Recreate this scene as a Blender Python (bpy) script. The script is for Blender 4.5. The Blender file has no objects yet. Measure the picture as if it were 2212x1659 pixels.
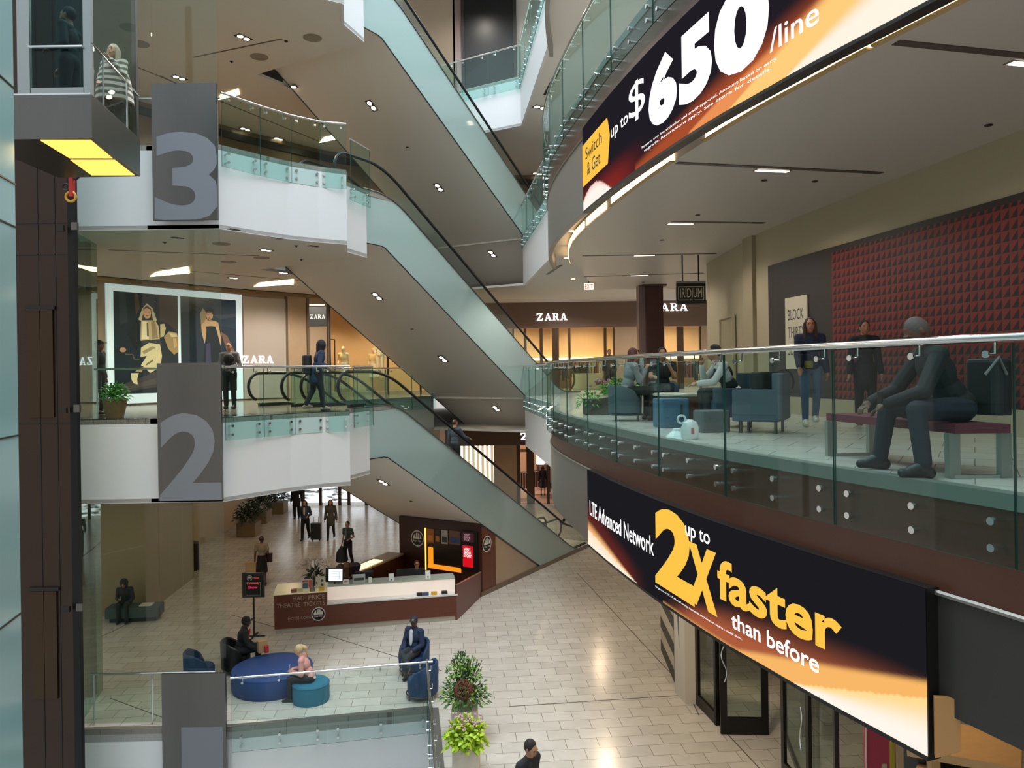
import bpy, bmesh, math, random
from mathutils import Vector, Matrix
from mathutils.geometry import tessellate_polygon
random.seed(7)
SC = bpy.context.scene
COL = SC.collection
# ------------------------------------------------------------------ camera, world, exposure
CZ = 7.16                                   # eye height above the ground floor
F, ROLL = 1660.0, 0.014                     # focal length in photo pixels, small roll
cd = bpy.data.cameras.new('camera'); cam = bpy.data.objects.new('camera', cd); COL.objects.link(cam)
cd.sensor_width = 36; cd.lens = F/2212*36; cd.shift_y = -0.012; cd.clip_start = .05; cd.clip_end = 300
cam.matrix_world = Matrix.Translation((0,0,CZ)) @ Matrix.Rotation(math.pi/2,4,'X') @ Matrix.Rotation(-ROLL,4,'Z')
SC.camera = cam
SC.view_settings.view_transform = 'Standard'; SC.view_settings.look = 'None'
SC.view_settings.exposure = 0.45; SC.view_settings.gamma = 1; SC.view_settings.use_curve_mapping = False
SC.cycles.use_denoising = True
SC.cycles.max_bounces = 7; SC.cycles.diffuse_bounces = 4; SC.cycles.glossy_bounces = 3
SC.cycles.transmission_bounces = 4; SC.cycles.transparent_max_bounces = 24
SC.cycles.caustics_reflective = False; SC.cycles.caustics_refractive = False
SC.cycles.sample_clamp_indirect = 4.0
SC.cycles.adaptive_threshold = 0.02
W = bpy.data.worlds.new('sky_with_fill'); SC.world = W; W.use_nodes = True
wn = W.node_tree.nodes; wl = W.node_tree.links; wn.clear()
wo = wn.new('ShaderNodeOutputWorld'); wb = wn.new('ShaderNodeBackground'); wr = wn.new('ShaderNodeValToRGB')
wt = wn.new('ShaderNodeTexCoord'); wx = wn.new('ShaderNodeSeparateXYZ')
wl.new(wt.outputs['Generated'], wx.inputs[0]); wl.new(wx.outputs['Z'], wr.inputs[0])
wr.color_ramp.elements[0].position = .12; wr.color_ramp.elements[0].color = (.34,.325,.30,1)  # horizon brightened as an added fill for the soffits and undersides
wr.color_ramp.elements[1].position = .75; wr.color_ramp.elements[1].color = (.62,.80,.92,1)
wb.inputs[1].default_value = 1.35
wl.new(wr.outputs[0], wb.inputs[0]); wl.new(wb.outputs[0], wo.inputs[0])
L1, L2, L3, L4 = 0.0, CZ-.877, CZ+4.78, CZ+10.43
S2, S3, S4 = CZ-2.6, CZ+3.05, CZ+8.7        # undersides of the slabs
R3 = CZ+2.82                                # dropped ceiling over the seating balcony

def lamp_area(name, loc, size, power, color, rot=(0,0,0), sy=None, spread=None):
    l = bpy.data.lights.new(name,'AREA'); l.energy = power; l.color = color
    l.size = size
    if sy: l.shape = 'RECTANGLE'; l.size_y = sy
    if spread: l.spread = spread
    o = bpy.data.objects.new(name,l); COL.objects.link(o); o.location = loc; o.rotation_euler = rot
    return o
def lamp_spot(name, loc, power, color, angle=2.2, rad=.04, blend=.6, rot=(0,0,0)):
    l = bpy.data.lights.new(name,'SPOT'); l.energy = power; l.color = color; l.spot_size = angle
    l.spot_blend = blend; l.shadow_soft_size = rad
    o = bpy.data.objects.new(name,l); COL.objects.link(o); o.location = loc; o.rotation_euler = rot
    return o
WARM, COOL, NEUT = (1,.915,.81), (.80,.92,1.0), (1,.93,.84)
lamp_area('skylight', (-2,15,27), 16, 7000, (.88,.95,1.0), (0,0,0), sy=28)
# recessed ceiling lamps of each floor (they sit just under the plaster)
for nm_, z_, pw_, pts_ in (
    ('hall', S3, 380, [(-10.2,20.5),(-8.2,23.2),(-6.3,20.4),(-7.2,26.4),(-4.8,28.6)]),
    ('far', S3, 300, [(-1.5,31.5),(2.5,31.5),(6.5,31),(1.2,24.5)]),
    ('seating', R3, 150, [(3.7,12.6),(3.3,16.2),(3.5,20.5)]),
    ('seating', R3, 70, [(4.6,5.2),(4.2,8.8)]),
    ('third', S4, 420, [(-9.5,20.5),(-7.6,24),(-5.8,19.5),(-5.5,28),(2.6,10),(2.2,15),(2.5,22),(-1,31)]),
    ('ground', S2, 105, [(-10,20),(-8.5,25),(-9,31),(-9,37.5),(-4.5,31),(-3.3,25.0)]),
    ('ground', S2, 150, [(1,36),(3.3,30),(2.6,22.5),(2.9,17.5),(3.6,13.2),(3.9,10)]),
    ('top', L4+5.6, 260, [(-6,26),(-1,30.5),(3,31)])):
    for x_, y_ in pts_:
        lamp_spot('%s_lamp' % nm_, (x_,y_,z_-.03), pw_, NEUT if nm_ == 'seating' else ((1,.76,.50) if nm_ == 'ground' else WARM), 2.75, .10, .5)
for x_, y_, z_, pw_ in ((-7.2,31.5,S3-.4,260),(-4.2,34,S3-.4,260),(0,37,S3-.4,330),(3.5,37,S3-.4,330),(8,37,S3-.4,300),(1.2,45,4.2,350),(-2.2,44,4.2,250)):
    lamp_spot('shop_lamp', (x_,y_,z_), pw_, (1,.78,.52), 2.8, .10, .5)
# ------------------------------------------------------------------ photo pixel -> place helpers
def ray(u, v):
    x, y = u-1106, v-803
    return (x-ROLL*y)/F, -(y+ROLL*x)/F
def at(u, v, z):                            # point of a pixel on the horizontal plane z
    a, b = ray(u, v); d = (z-CZ)/b
    return Vector((a*d, d, z))
def ad(u, v, d):                            # point of a pixel at depth d
    a, b = ray(u, v)
    return Vector((a*d, d, CZ+b*d))
# ------------------------------------------------------------------ materials
def lin(h):
    h = h.lstrip('#'); out = []
    for i in (0,2,4):
        c = int(h[i:i+2],16)/255
        out.append(c/12.92 if c <= .04045 else ((c+.055)/1.055)**2.4)
    return (out[0],out[1],out[2],1)
MATS = {}
def mat(name, color='#888888', rough=.6, metal=0., spec=.5, emit=0., ecol=None, noise=0., nscale=4., bump=0., stretch=None):
    if name in MATS: return MATS[name]
    m = bpy.data.materials.new(name); m.use_nodes = True
    nt = m.node_tree; b = nt.nodes['Principled BSDF']
    c = lin(color)
    b.inputs['Base Color'].default_value = c; b.inputs['Roughness'].default_value = rough
    b.inputs['Metallic'].default_value = metal; b.inputs['Specular IOR Level'].default_value = spec
    if emit:
        b.inputs['Emission Color'].default_value = lin(ecol or color); b.inputs['Emission Strength'].default_value = emit
    if noise or bump:
        tc = nt.nodes.new('ShaderNodeTexCoord'); nz = nt.nodes.new('ShaderNodeTexNoise')
        mp = nt.nodes.new('ShaderNodeMapping')
        nt.links.new(tc.outputs['Object'], mp.inputs[0]); nt.links.new(mp.outputs[0], nz.inputs['Vector'])
        if stretch: mp.inputs['Scale'].default_value = stretch
        nz.inputs['Scale'].default_value = nscale; nz.inputs['Detail'].default_value = 4
        if noise:
            mx = nt.nodes.new('ShaderNodeMix'); mx.data_type = 'RGBA'
            mx.inputs[6].default_value = tuple(max(0,x*(1-noise)) for x in c[:3])+(1,)
            mx.inputs[7].default_value = tuple(min(1,x*(1+noise)) for x in c[:3])+(1,)
            nt.links.new(nz.outputs['Fac'], mx.inputs[0]); nt.links.new(mx.outputs[2], b.inputs['Base Color'])
        if bump:
            bp = nt.nodes.new('ShaderNodeBump'); bp.inputs['Strength'].default_value = bump; bp.inputs['Distance'].default_value = .01
            nt.links.new(nz.outputs['Fac'], bp.inputs['Height']); nt.links.new(bp.outputs[0], b.inputs['Normal'])
    MATS[name] = m
    return m
def glass(name, tint, refl=1.0, rough=.0, film=0.):
    """thin sheet glass: tinted see-through plus fresnel reflection (and a faint milky film)"""
    if name in MATS: return MATS[name]
    m = bpy.data.materials.new(name); m.use_nodes = True; nt = m.node_tree; nt.nodes.clear()
    o = nt.nodes.new('ShaderNodeOutputMaterial'); t = nt.nodes.new('ShaderNodeBsdfTransparent'); g = nt.nodes.new('ShaderNodeBsdfGlossy')
    f = nt.nodes.new('ShaderNodeFresnel'); mu = nt.nodes.new('ShaderNodeMath'); mx = nt.nodes.new('ShaderNodeMixShader')
    t.inputs[0].default_value = lin(tint); g.inputs['Roughness'].default_value = rough; f.inputs['IOR'].default_value = 1.5
    mu.operation = 'MULTIPLY'; mu.inputs[1].default_value = refl; mu.use_clamp = True
    geo = nt.nodes.new('ShaderNodeNewGeometry'); io = nt.nodes.new('ShaderNodeMath'); io.operation = 'MULTIPLY_ADD'
    io.inputs[1].default_value = 1/1.5-1.5; io.inputs[2].default_value = 1.5      # same sheet reflection from either face
    nt.links.new(geo.outputs['Backfacing'], io.inputs[0]); nt.links.new(io.outputs[0], f.inputs['IOR'])
    nt.links.new(f.outputs[0], mu.inputs[0]); nt.links.new(mu.outputs[0], mx.inputs[0])
    first = t
    if film:
        df = nt.nodes.new('ShaderNodeBsdfDiffuse'); df.inputs[0].default_value = lin('#8FC4BC'); m2 = nt.nodes.new('ShaderNodeMixShader')
        m2.inputs[0].default_value = film; nt.links.new(t.outputs[0], m2.inputs[1]); nt.links.new(df.outputs[0], m2.inputs[2]); first = m2
    nt.links.new(first.outputs[0], mx.inputs[1]); nt.links.new(g.outputs[0], mx.inputs[2]); nt.links.new(mx.outputs[0], o.inputs[0])
    MATS[name] = m
    return m
def emis(name, color, s):
    if name in MATS: return MATS[name]
    m = bpy.data.materials.new(name); m.use_nodes = True; nt = m.node_tree; nt.nodes.clear()
    o = nt.nodes.new('ShaderNodeOutputMaterial'); e = nt.nodes.new('ShaderNodeEmission')
    e.inputs[0].default_value = lin(color); e.inputs[1].default_value = s
    nt.links.new(e.outputs[0], o.inputs[0]); MATS[name] = m
    return m
def brick_mat(name, c1, c2, cm, w, h, rot, rough=.25, mortar=.012, spec=.5):
    m = bpy.data.materials.new(name); m.use_nodes = True; nt = m.node_tree; b = nt.nodes['Principled BSDF']
    tc = nt.nodes.new('ShaderNodeTexCoord'); mp = nt.nodes.new('ShaderNodeMapping'); br = nt.nodes.new('ShaderNodeTexBrick')
    mp.inputs['Rotation'].default_value = (0,0,rot)
    br.inputs['Color1'].default_value = lin(c1); br.inputs['Color2'].default_value = lin(c2); br.inputs['Mortar'].default_value = lin(cm)
    br.inputs['Scale'].default_value = 1; br.inputs['Brick Width'].default_value = w; br.inputs['Row Height'].default_value = h
    br.inputs['Mortar Size'].default_value = mortar; br.inputs['Mortar Smooth'].default_value = .3; br.inputs['Bias'].default_value = .1
    nz = nt.nodes.new('ShaderNodeTexNoise'); nz.inputs['Scale'].default_value = 3; nz.inputs['Detail'].default_value = 6
    mx = nt.nodes.new('ShaderNodeMix'); mx.data_type = 'RGBA'; mx.blend_type = 'MULTIPLY'; mx.inputs[0].default_value = .35
    cr = nt.nodes.new('ShaderNodeValToRGB'); cr.color_ramp.elements[0].position = .3; cr.color_ramp.elements[0].color = (.7,.68,.66,1); cr.color_ramp.elements[1].position = .7
    nt.links.new(tc.outputs['Object'], mp.inputs[0]); nt.links.new(mp.outputs[0], br.inputs['Vector']); nt.links.new(mp.outputs[0], nz.inputs['Vector'])
    nt.links.new(nz.outputs['Fac'], cr.inputs[0]); nt.links.new(br.outputs['Color'], mx.inputs[6]); nt.links.new(cr.outputs[0], mx.inputs[7])
    nt.links.new(mx.outputs[2], b.inputs['Base Color']); b.inputs['Roughness'].default_value = rough; b.inputs['Specular IOR Level'].default_value = spec
    MATS[name] = m
    return m
# ------------------------------------------------------------------ mesh builder
class MB:
    def __init__(s): s.v = []; s.f = []; s.m = []; s.mi = 0
    def add(s, vs, fs):
        n = len(s.v); s.v += [tuple(v) for v in vs]; s.f += [tuple(i+n for i in f) for f in fs]; s.m += [s.mi]*len(fs)
        return s
    def box(s, c, d, rz=0., M=None):
        x, y, z = d[0]/2, d[1]/2, d[2]/2
        vs = [Vector(p) for p in ((-x,-y,-z),(x,-y,-z),(x,y,-z),(-x,y,-z),(-x,-y,z),(x,-y,z),(x,y,z),(-x,y,z))]
        R = M or Matrix.Rotation(rz,3,'Z'); c = Vector(c)
        return s.add([R@p+c for p in vs], [(0,3,2,1),(4,5,6,7),(0,1,5,4),(1,2,6,5),(2,3,7,6),(3,0,4,7)])
    def rbox(s, c, d, r=.03, rz=0., n=4):
        """box with rounded vertical edges and softened top"""
        x, y = d[0]/2, d[1]/2; r = min(r,x*.95,y*.95); ring = []
        for cx, cy, a0 in ((x-r,y-r,0),(-x+r,y-r,90),(-x+r,-y+r,180),(x-r,-y+r,270)):
            for k in range(n+1):
                a = math.radians(a0+90*k/n); ring.append((cx+r*math.cos(a), cy+r*math.sin(a)))
        z0, z1 = -d[2]/2, d[2]/2; q = min(r*.4, d[2]*.3); N = len(ring); vs = []
        for sc, z in ((.97,z0),(1,z0+q*.5),(1,z1-q),(1-q/max(x,y)*.3,z1-q*.3),(1-q/max(x,y),z1)):
            vs += [(px*sc,py*sc,z) for px,py in ring]
        R = Matrix.Rotation(rz,3,'Z'); c = Vector(c); fs = []
        for l in range(4):
            for i in range(N): j=(i+1)%N; fs.append((l*N+i,l*N+j,(l+1)*N+j,(l+1)*N+i))
        fs.append(tuple(range(N-1,-1,-1))); fs.append(tuple(range(4*N,5*N)))
        return s.add([R@Vector(p)+c for p in vs], fs)
    def beam(s, a, b, w, h, up=(0,0,1)):
        """rectangular bar from a to b"""
        a, b = Vector(a), Vector(b); d = (b-a).normalized(); u = Vector(up)
        sd = d.cross(u)
        if sd.length < 1e-4: sd = d.cross(Vector((1,0,0)))
        sd.normalize(); u = sd.cross(d).normalized()
        vs = []
        for p in (a,b):
            for i, j in ((-1,-1),(1,-1),(1,1),(-1,1)): vs.append(p+sd*i*w/2+u*j*h/2)
        return s.add(vs, [(0,1,2,3),(7,6,5,4),(0,4,5,1),(1,5,6,2),(2,6,7,3),(3,7,4,0)])
    def tube(s, pts, r, n=8, cap=True, closed=False):
        pts = [Vector(p) for p in pts]; rr = r if isinstance(r,(list,tuple)) else [r]*len(pts)
        vs = []; fs = []; prev = None; N = len(pts)
        for i, p in enumerate(pts):
            if closed: t = pts[(i+1)%N]-pts[i-1]
            else: t = pts[min(i+1,N-1)]-pts[max(i-1,0)]
            t.normalize()
            if prev is None:
                x = t.orthogonal().normalized()
            else:
                x = prev - t*prev.dot(t)
                x = x.normalized() if x.length > 1e-6 else t.orthogonal().normalized()
            prev = x; y = t.cross(x)
            for k in range(n):
                a = 2*math.pi*k/n; vs.append(p+(x*math.cos(a)+y*math.sin(a))*rr[i])
        for i in range(N if closed else N-1):
            j = (i+1)%N
            for k in range(n): q=(k+1)%n; fs.append((i*n+k,i*n+q,j*n+q,j*n+k))
        if cap and not closed: fs.append(tuple(range(n-1,-1,-1))); fs.append(tuple(range((N-1)*n,N*n)))
        return s.add(vs, fs)
    def cyl(s, c, r, h, n=24, r2=None, axis=None):
        c = Vector(c); ax = Vector(axis or (0,0,1)).normalized()
        return s.tube([c-ax*h/2, c+ax*h/2], [r, r if r2 is None else r2], n)
    def lathe(s, c, prof, n=28):
        c = Vector(c); vs = []; fs = []
        for r, z in prof:
            for k in range(n): a = 2*math.pi*k/n; vs.append(c+Vector((r*math.cos(a), r*math.sin(a), z)))
        for i in range(len(prof)-1):
            for k in range(n): q=(k+1)%n; fs.append((i*n+k,i*n+q,(i+1)*n+q,(i+1)*n+k))
        if prof[0][0] > 1e-4: fs.append(tuple(range(n-1,-1,-1)))
        if prof[-1][0] > 1e-4: fs.append(tuple(range((len(prof)-1)*n,len(prof)*n)))
        return s.add(vs, fs)
    def ball(s, c, r, n=10, M=None):
        r = Vector(r) if not isinstance(r,(int,float)) else Vector((r,r,r)); c = Vector(c); vs = []; fs = []
        m = n//2+1
        for i in range(m+1):
            t = math.pi*i/m
            for k in range(n):
                a = 2*math.pi*k/n; p = Vector((math.sin(t)*math.cos(a)*r.x, math.sin(t)*math.sin(a)*r.y, -math.cos(t)*r.z))
                vs.append((M@p if M else p)+c)
        for i in range(m):
            for k in range(n): q=(k+1)%n; fs.append((i*n+k,i*n+q,(i+1)*n+q,(i+1)*n+k))
        return s.add(vs, fs)
    def poly(s, pts):
        return s.add(pts, [tuple(range(len(pts)))])
    def prism(s, pts2, z0, z1):
        """solid from a plan polygon (may be concave)"""
        P = [Vector((p[0],p[1],0)) for p in pts2]; n = len(P)
        area = sum(P[i].x*P[(i+1)%n].y-P[(i+1)%n].x*P[i].y for i in range(n))
        if area < 0: P.reverse()
        tri = tessellate_polygon([P]); vs = [(p.x,p.y,z0) for p in P]+[(p.x,p.y,z1) for p in P]; fs = []
        for a,b,c in tri:
            nz = (P[b]-P[a]).cross(P[c]-P[a]).z
            if nz < 0: a,b,c = a,c,b
            fs.append((c,b,a)); fs.append((a+n,b+n,c+n))
        for i in range(n): j=(i+1)%n; fs.append((i,j,j+n,i+n))
        return s.add(vs, fs)
    def extr(s, pts, d):
        """solid from a planar 3-D polygon pushed along d"""
        P = [Vector(p) for p in pts]; d = Vector(d); n = len(P)
        tri = tessellate_polygon([P]); vs = P+[p+d for p in P]; fs = []
        for a,b,c in tri: fs.append((a,b,c)); fs.append((c+n,b+n,a+n))
        for i in range(n): j=(i+1)%n; fs.append((i,i+n,j+n,j))
        return s.add(vs, fs)
    def strip(s, path, z0, z1, t=.02, side=1):
        """curtain-like wall along a plan path, thickness t to its left (side=1) or right"""
        P = [Vector((p[0],p[1],0)) for p in path]; n = len(P); O = offs(P, t*side); vs = []
        for a, b in zip(P,O): vs += [(a.x,a.y,z0),(a.x,a.y,z1),(b.x,b.y,z1),(b.x,b.y,z0)]
        fs = []
        for i in range(n-1):
            k, l = i*4, (i+1)*4
            for q in range(4): r=(q+1)%4; fs.append((k+q,l+q,l+r,k+r))
        fs.append((3,2,1,0)); e=(n-1)*4; fs.append((e,e+1,e+2,e+3))
        return s.add(vs, fs)
    def build(s, name, material, parent=None, smooth=False, loc=None):
        me = bpy.data.meshes.new(name); 
        vs = s.v
        if loc is not None: l = Vector(loc); vs = [tuple(Vector(v)-l) for v in vs]
        me.from_pydata(vs, [], s.f); me.update()
        bm = bmesh.new(); bm.from_mesh(me); bmesh.ops.recalc_face_normals(bm, faces=bm.faces); bm.to_mesh(me); bm.free()
        for m in (material if isinstance(material,(list,tuple)) else [material]): me.materials.append(m)
        if any(s.m): me.polygons.foreach_set('material_index', s.m)
        if smooth:
            me.polygons.foreach_set('use_smooth', [True]*len(me.polygons))
            try: me.set_sharp_from_angle(angle=math.radians(40))
            except Exception: pass
        o = bpy.data.objects.new(name, me); COL.objects.link(o)
        if parent is not None: o.parent = parent
        if loc is not None: o.location = loc
        return o
def offs(P, t):
    out = []; n = len(P)
    for i in range(n):
        a = P[i]-P[i-1] if i else P[1]-P[0]; b = P[i+1]-P[i] if i < n-1 else P[i]-P[i-1]
        na = Vector((-a.y,a.x,0)).normalized(); nb = Vector((-b.y,b.x,0)).normalized(); m = na+nb
        m = m.normalized() if m.length > 1e-6 else na
        out.append(P[i]+m*(t/max(.35,m.dot(na))))
    return out
def tag(o, label=None, cat=None, group=None, kind=None):
    if label: o['label'] = label
    if cat: o['category'] = cat
    if group: o['group'] = group
    if kind: o['kind'] = kind
    return o
def struct(mb, name, material, **k):
    return tag(mb.build(name, material, **k), kind='structure')
def empty(name, loc, label=None, cat=None, group=None, rz=0.):
    o = bpy.data.objects.new(name, None); COL.objects.link(o); o.location = loc; o.rotation_euler = (0,0,rz); o.empty_display_size = .1
    return tag(o, label, cat, group)
def dup(o, loc=None, label=None, rz=None, parent=None):
    c = o.copy(); COL.objects.link(c)
    if parent is not None: c.parent = parent
    if loc is not None: c.location = loc
    if rz is not None: c.rotation_euler = (0,0,rz)
    if label: c['label'] = label
    for ch in o.children: dup(ch, parent=c)
    return c
def text_mesh(body, size=1., bold=0., sx=1., align='LEFT', space=1.):
    """glyph polygons as (verts2d, faces): built-in font"""
    c = bpy.data.curves.new('lettering','FONT'); c.body = body; c.size = size; c.align_x = align; c.offset = bold; c.space_character = space
    c.resolution_u = 4; c.fill_mode = 'FRONT'; c.dimensions = '2D'
    o = bpy.data.objects.new('lettering', c); COL.objects.link(o)
    dg = bpy.context.evaluated_depsgraph_get(); dg.update()
    me = bpy.data.meshes.new_from_object(o.evaluated_get(dg))
    vs = [(v.co.x*sx, v.co.y) for v in me.vertices]; fs = [tuple(p.vertices) for p in me.polygons]
    bpy.data.objects.remove(o); bpy.data.meshes.remove(me); bpy.data.curves.remove(c)
    return vs, fs
def fit(vs, x0, x1, y0, y1, clip=None):
    ax, bx = min(v[0] for v in vs), max(v[0] for v in vs); ay, by = min(v[1] for v in vs), max(v[1] for v in vs)
    return [(x0+(v[0]-ax)/max(1e-6,bx-ax)*(x1-x0), y0+(v[1]-ay)/max(1e-6,by-ay)*(y1-y0)) for v in vs]
def flat_text(mb, body, org, xd, yd, x0, x1, y0, y1, nrm=None, lift=.004, bold=0., keep=False):
    """writing fitted into a rectangle (x0..x1, y0..y1) of the plane org + x*xd + y*yd"""
    vs, fs = text_mesh(body, 1., bold); vs = fit(vs, x0, x1, y0, y1)
    org, xd, yd = Vector(org), Vector(xd).normalized(), Vector(yd).normalized(); n = (nrm and Vector(nrm)) or xd.cross(yd)
    return mb.add([org+xd*a+yd*b+n*lift for a,b in vs], fs)
# ------------------------------------------------------------------ materials of the building
M_white = mat('white_panel', '#CFCFD1', .45)
M_white2 = mat('white_plaster', '#D8D4CC', .6)
M_ceil = mat('ceiling_plaster', '#CBC6C0', .75, noise=.03, nscale=.6)
M_ceilr = mat('ceiling_satin', '#BFB6AE', .38, spec=.45)
M_soff = mat('soffit_plaster', '#D6D1CB', .6)
M_mint = mat('mint_cladding_glass', '#93A6A3', .10, spec=.6)
M_mint2 = mat('mint_column_glass', '#7C9C9E', .15, spec=.5)
M_steel = mat('brushed_steel', '#6B6967', .33, 1., noise=.08, nscale=3, stretch=(40,40,1))
M_steel2 = mat('satin_grey_metal', '#8F8A84', .42, .75)
M_chrome = mat('polished_steel', '#D8D8D8', .14, 1.)
M_dark = mat('dark_metal', '#1E1C1B', .4, .3)
M_black = mat('black_rubber', '#0B0A0A', .45)
M_bronze = mat('dark_bronze_panel', '#35241B', .35, .4, noise=.15, nscale=1.2)
M_brown = mat('dark_brown_fascia', '#4E2A1D', .35, noise=.12, nscale=2, stretch=(1,1,6))
M_wood = mat('reddish_wood', '#5E2E1C', .38, noise=.2, nscale=6, stretch=(1,1,14))
M_woodd = mat('dark_wood', '#37170E', .38, noise=.2, nscale=6, stretch=(1,1,14))
M_stone = mat('beige_stone', '#A58B70', .5, noise=.12, nscale=2)
M_beige = mat('beige_wall', '#A3977E', .6)
M_olive = mat('olive_wall', '#8A7A56', .55)
M_glass = glass('railing_glass', '#EBF8F6', .34)
M_glass2 = glass('shaft_glass', '#F3F8F4', .6)
M_glass3 = glass('clear_glass', '#F3F9F6', .6)
M_gedge = mat('glass_edge', '#274B44', .2)
M_warm = emis('warm_cove_lamp', '#FFD89A', 5.5)
M_lamp = emis('lamp_lens', '#FFE9CC', 9.)
M_lamp2 = emis('lamp_lens_soft', '#FFE3BC', 4.)
M_tile = brick_mat('floor_tile', '#CBC6BE', '#BFB9B0', '#8A8074', .62, .40, math.radians(-4.8), rough=.2, mortar=.007)
M_tile2 = brick_mat('upper_floor_tile', '#D8D4CC', '#D0CBC2', '#A0968A', .6, .6, math.radians(31), rough=.16, mortar=.006)
# ------------------------------------------------------------------ plan of the atrium
RC = [(4.75,1.2),(4.2,2.6),(3.75,3.9),(3.40,5.0),(3.08,5.9),(2.78,6.7),(2.52,7.5),(2.28,8.25),(1.92,9.7),(1.60,11.3),(1.33,13.0),(1.08,14.8),(.93,16.5),(.92,18.0),(1.02,19.4),(1.15,20.5)]
def catmull(pts, n):
    P = [Vector((p[0],p[1],0)) for p in pts]; P = [2*P[0]-P[1]]+P+[2*P[-1]-P[-2]]; out = []
    for i in range(1,len(P)-2):
        for k in range(n):
            t = k/n; a,b,c,d = P[i-1:i+3]
            out.append(.5*((2*b)+(c-a)*t+(2*a-5*b+4*c-d)*t*t+(3*b-a-3*c+d)*t**3))
    return out+[P[-2]]
RCd = catmull(RC, 20); RS = [0.]
for i in range(1,len(RCd)): RS.append(RS[-1]+(RCd[i]-RCd[i-1]).length)
RLEN = RS[-1]
def rpt(s, o=0.):
    """point at length s along the seating balcony's edge, o metres out over the atrium"""
    i = 1
    while i < len(RS)-1 and RS[i] < s: i += 1
    t = (s-RS[i-1])/(RS[i]-RS[i-1]); p = RCd[i-1].lerp(RCd[i],t)
    a = RCd[max(0,i-3)]; b = RCd[min(len(RCd)-1,i+2)]; d = (b-a).normalized()
    return p+Vector((-d.y,d.x,0))*o
def rpath(s0, s1, o=0., step=.3):
    n = max(1,int(math.ceil((s1-s0)/step))); return [rpt(s0+(s1-s0)*k/n, o) for k in range(n+1)]
K = Vector((-3.23,20.98,0)); EE = Vector((.521,.854,0)); EM = Vector((-.854,.521,0)); PW = 4.1
T30 = math.tan(math.radians(30))
KF = K+EM*PW
Q1 = Vector((.52,27.1,0)); Q2 = Vector((-3.0,29.2,0))
EL = [(-9.75,17.45),(-8.95,15.87),(-7.5,15.9),(-6.02,15.9),(-5.48,16.6),(-4.98,17.2),(-4.41,17.7),(-3.83,18.05)]
EL2 = [(-4.05,19.1),(-3.75,20.1)]
EDGE = [(-20,17.45)]+EL+EL2+[(K.x,K.y),(KF.x,KF.y),(Q2.x,Q2.y),(Q1.x,Q1.y)]+[(p.x,p.y) for p in reversed(rpath(0,RLEN,0,.5))]
PLAN = EDGE+[(5.4,-2.5),(13,-2.5),(13,45),(-20,45)]
# floors and their ceilings
nt_ = [0]
def trim(mb, m, **k):
    nt_[0] += 1
    return struct(mb, 'trim_%d' % nt_[0], m, **k)
L1PLAN = [(-22,45),(-22,17.45),(-9.75,17.45),(-8.95,15.6),(-5.8,15.65),(-1.79,16.4),(-1.15,11.8),(-.35,6),(-.35,-3),(13,-3),(13,45)]
struct(MB().prism(L1PLAN, L1-.25, L1), 'floor', M_tile)
struct(MB().prism([(-22,-3),(3,-3),(3,17),(-22,17)], -6.1, -6), 'floor', M_tile)
for L, mt in ((L2,M_tile2),(L3,M_tile2),(L4,M_tile2)):
    struct(MB().prism(PLAN, L-.1, L), 'floor', mt)
KB = Vector((*EL2[-1],0))+EM*PW
CPLAN = [q for q in PLAN if q != (K.x,K.y)]
CPLAN.insert(CPLAN.index((KF.x,KF.y)), (KB.x,KB.y))
LFT = [(-20,17.5)]+EL+EL2+[(K.x,K.y),(KF.x,KF.y),(Q2.x,Q2.y),(-1.6,31),(-1.6,45),(-20,45)]
M_brst = mat('brown_floor_stone','#8A7964',.14,noise=.15,nscale=2)
for L in (L2,L3): struct(MB().prism([(x,y+.14) for x,y in LFT], L, L+.004), 'floor', M_brst)
ELv = [Vector((x,y,0)) for x,y in EL]; bi = offs(ELv,.95)
for L in (L2,L3): trim(MB().prism([(p.x,p.y) for p in offs(ELv,.13)]+[(p.x,p.y) for p in reversed(bi)], L+.004, L+.008), mat('dark_border_stone','#2E2C2A',.12))
for S in (S2,S3,S4):
    if S != S2: struct(MB().prism(CPLAN, S, S+.08), 'ceiling', M_ceil)
FARC = [(-20,24),(KF.x,KF.y),(Q2.x,Q2.y),(Q1.x,Q1.y)]+[(q.x,q.y) for q in reversed(rpath(0,RLEN,-.1,.5))]+[(5.4,-2.5),(13,-2.5),(13,45),(-20,45)]
struct(MB().prism(FARC, L2-1.28, L2-1.2), 'ceiling', M_ceil)
struct(MB().prism([(-20,17.45)]+EL+EL2+[(KB.x,KB.y),(-9,27),(-20,40)], S2, S2+.08), 'ceiling', M_ceil)
# white fascias of the elevator-side balcony, with a dark steel edge under the floor
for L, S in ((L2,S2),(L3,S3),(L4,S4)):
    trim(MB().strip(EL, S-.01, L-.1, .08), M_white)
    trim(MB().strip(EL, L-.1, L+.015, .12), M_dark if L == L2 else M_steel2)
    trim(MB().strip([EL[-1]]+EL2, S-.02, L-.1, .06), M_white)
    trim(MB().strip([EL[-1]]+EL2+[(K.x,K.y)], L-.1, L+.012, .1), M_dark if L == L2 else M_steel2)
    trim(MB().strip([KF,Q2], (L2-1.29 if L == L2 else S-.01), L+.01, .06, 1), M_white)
    trim(MB().strip([Q1,rpt(RLEN)], S-.02, L+.01, .08, -1), M_white)
    if L == L4: trim(MB().strip([Q2,Q1], S-.01, L+.01, .06, 1), M_white)
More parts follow.
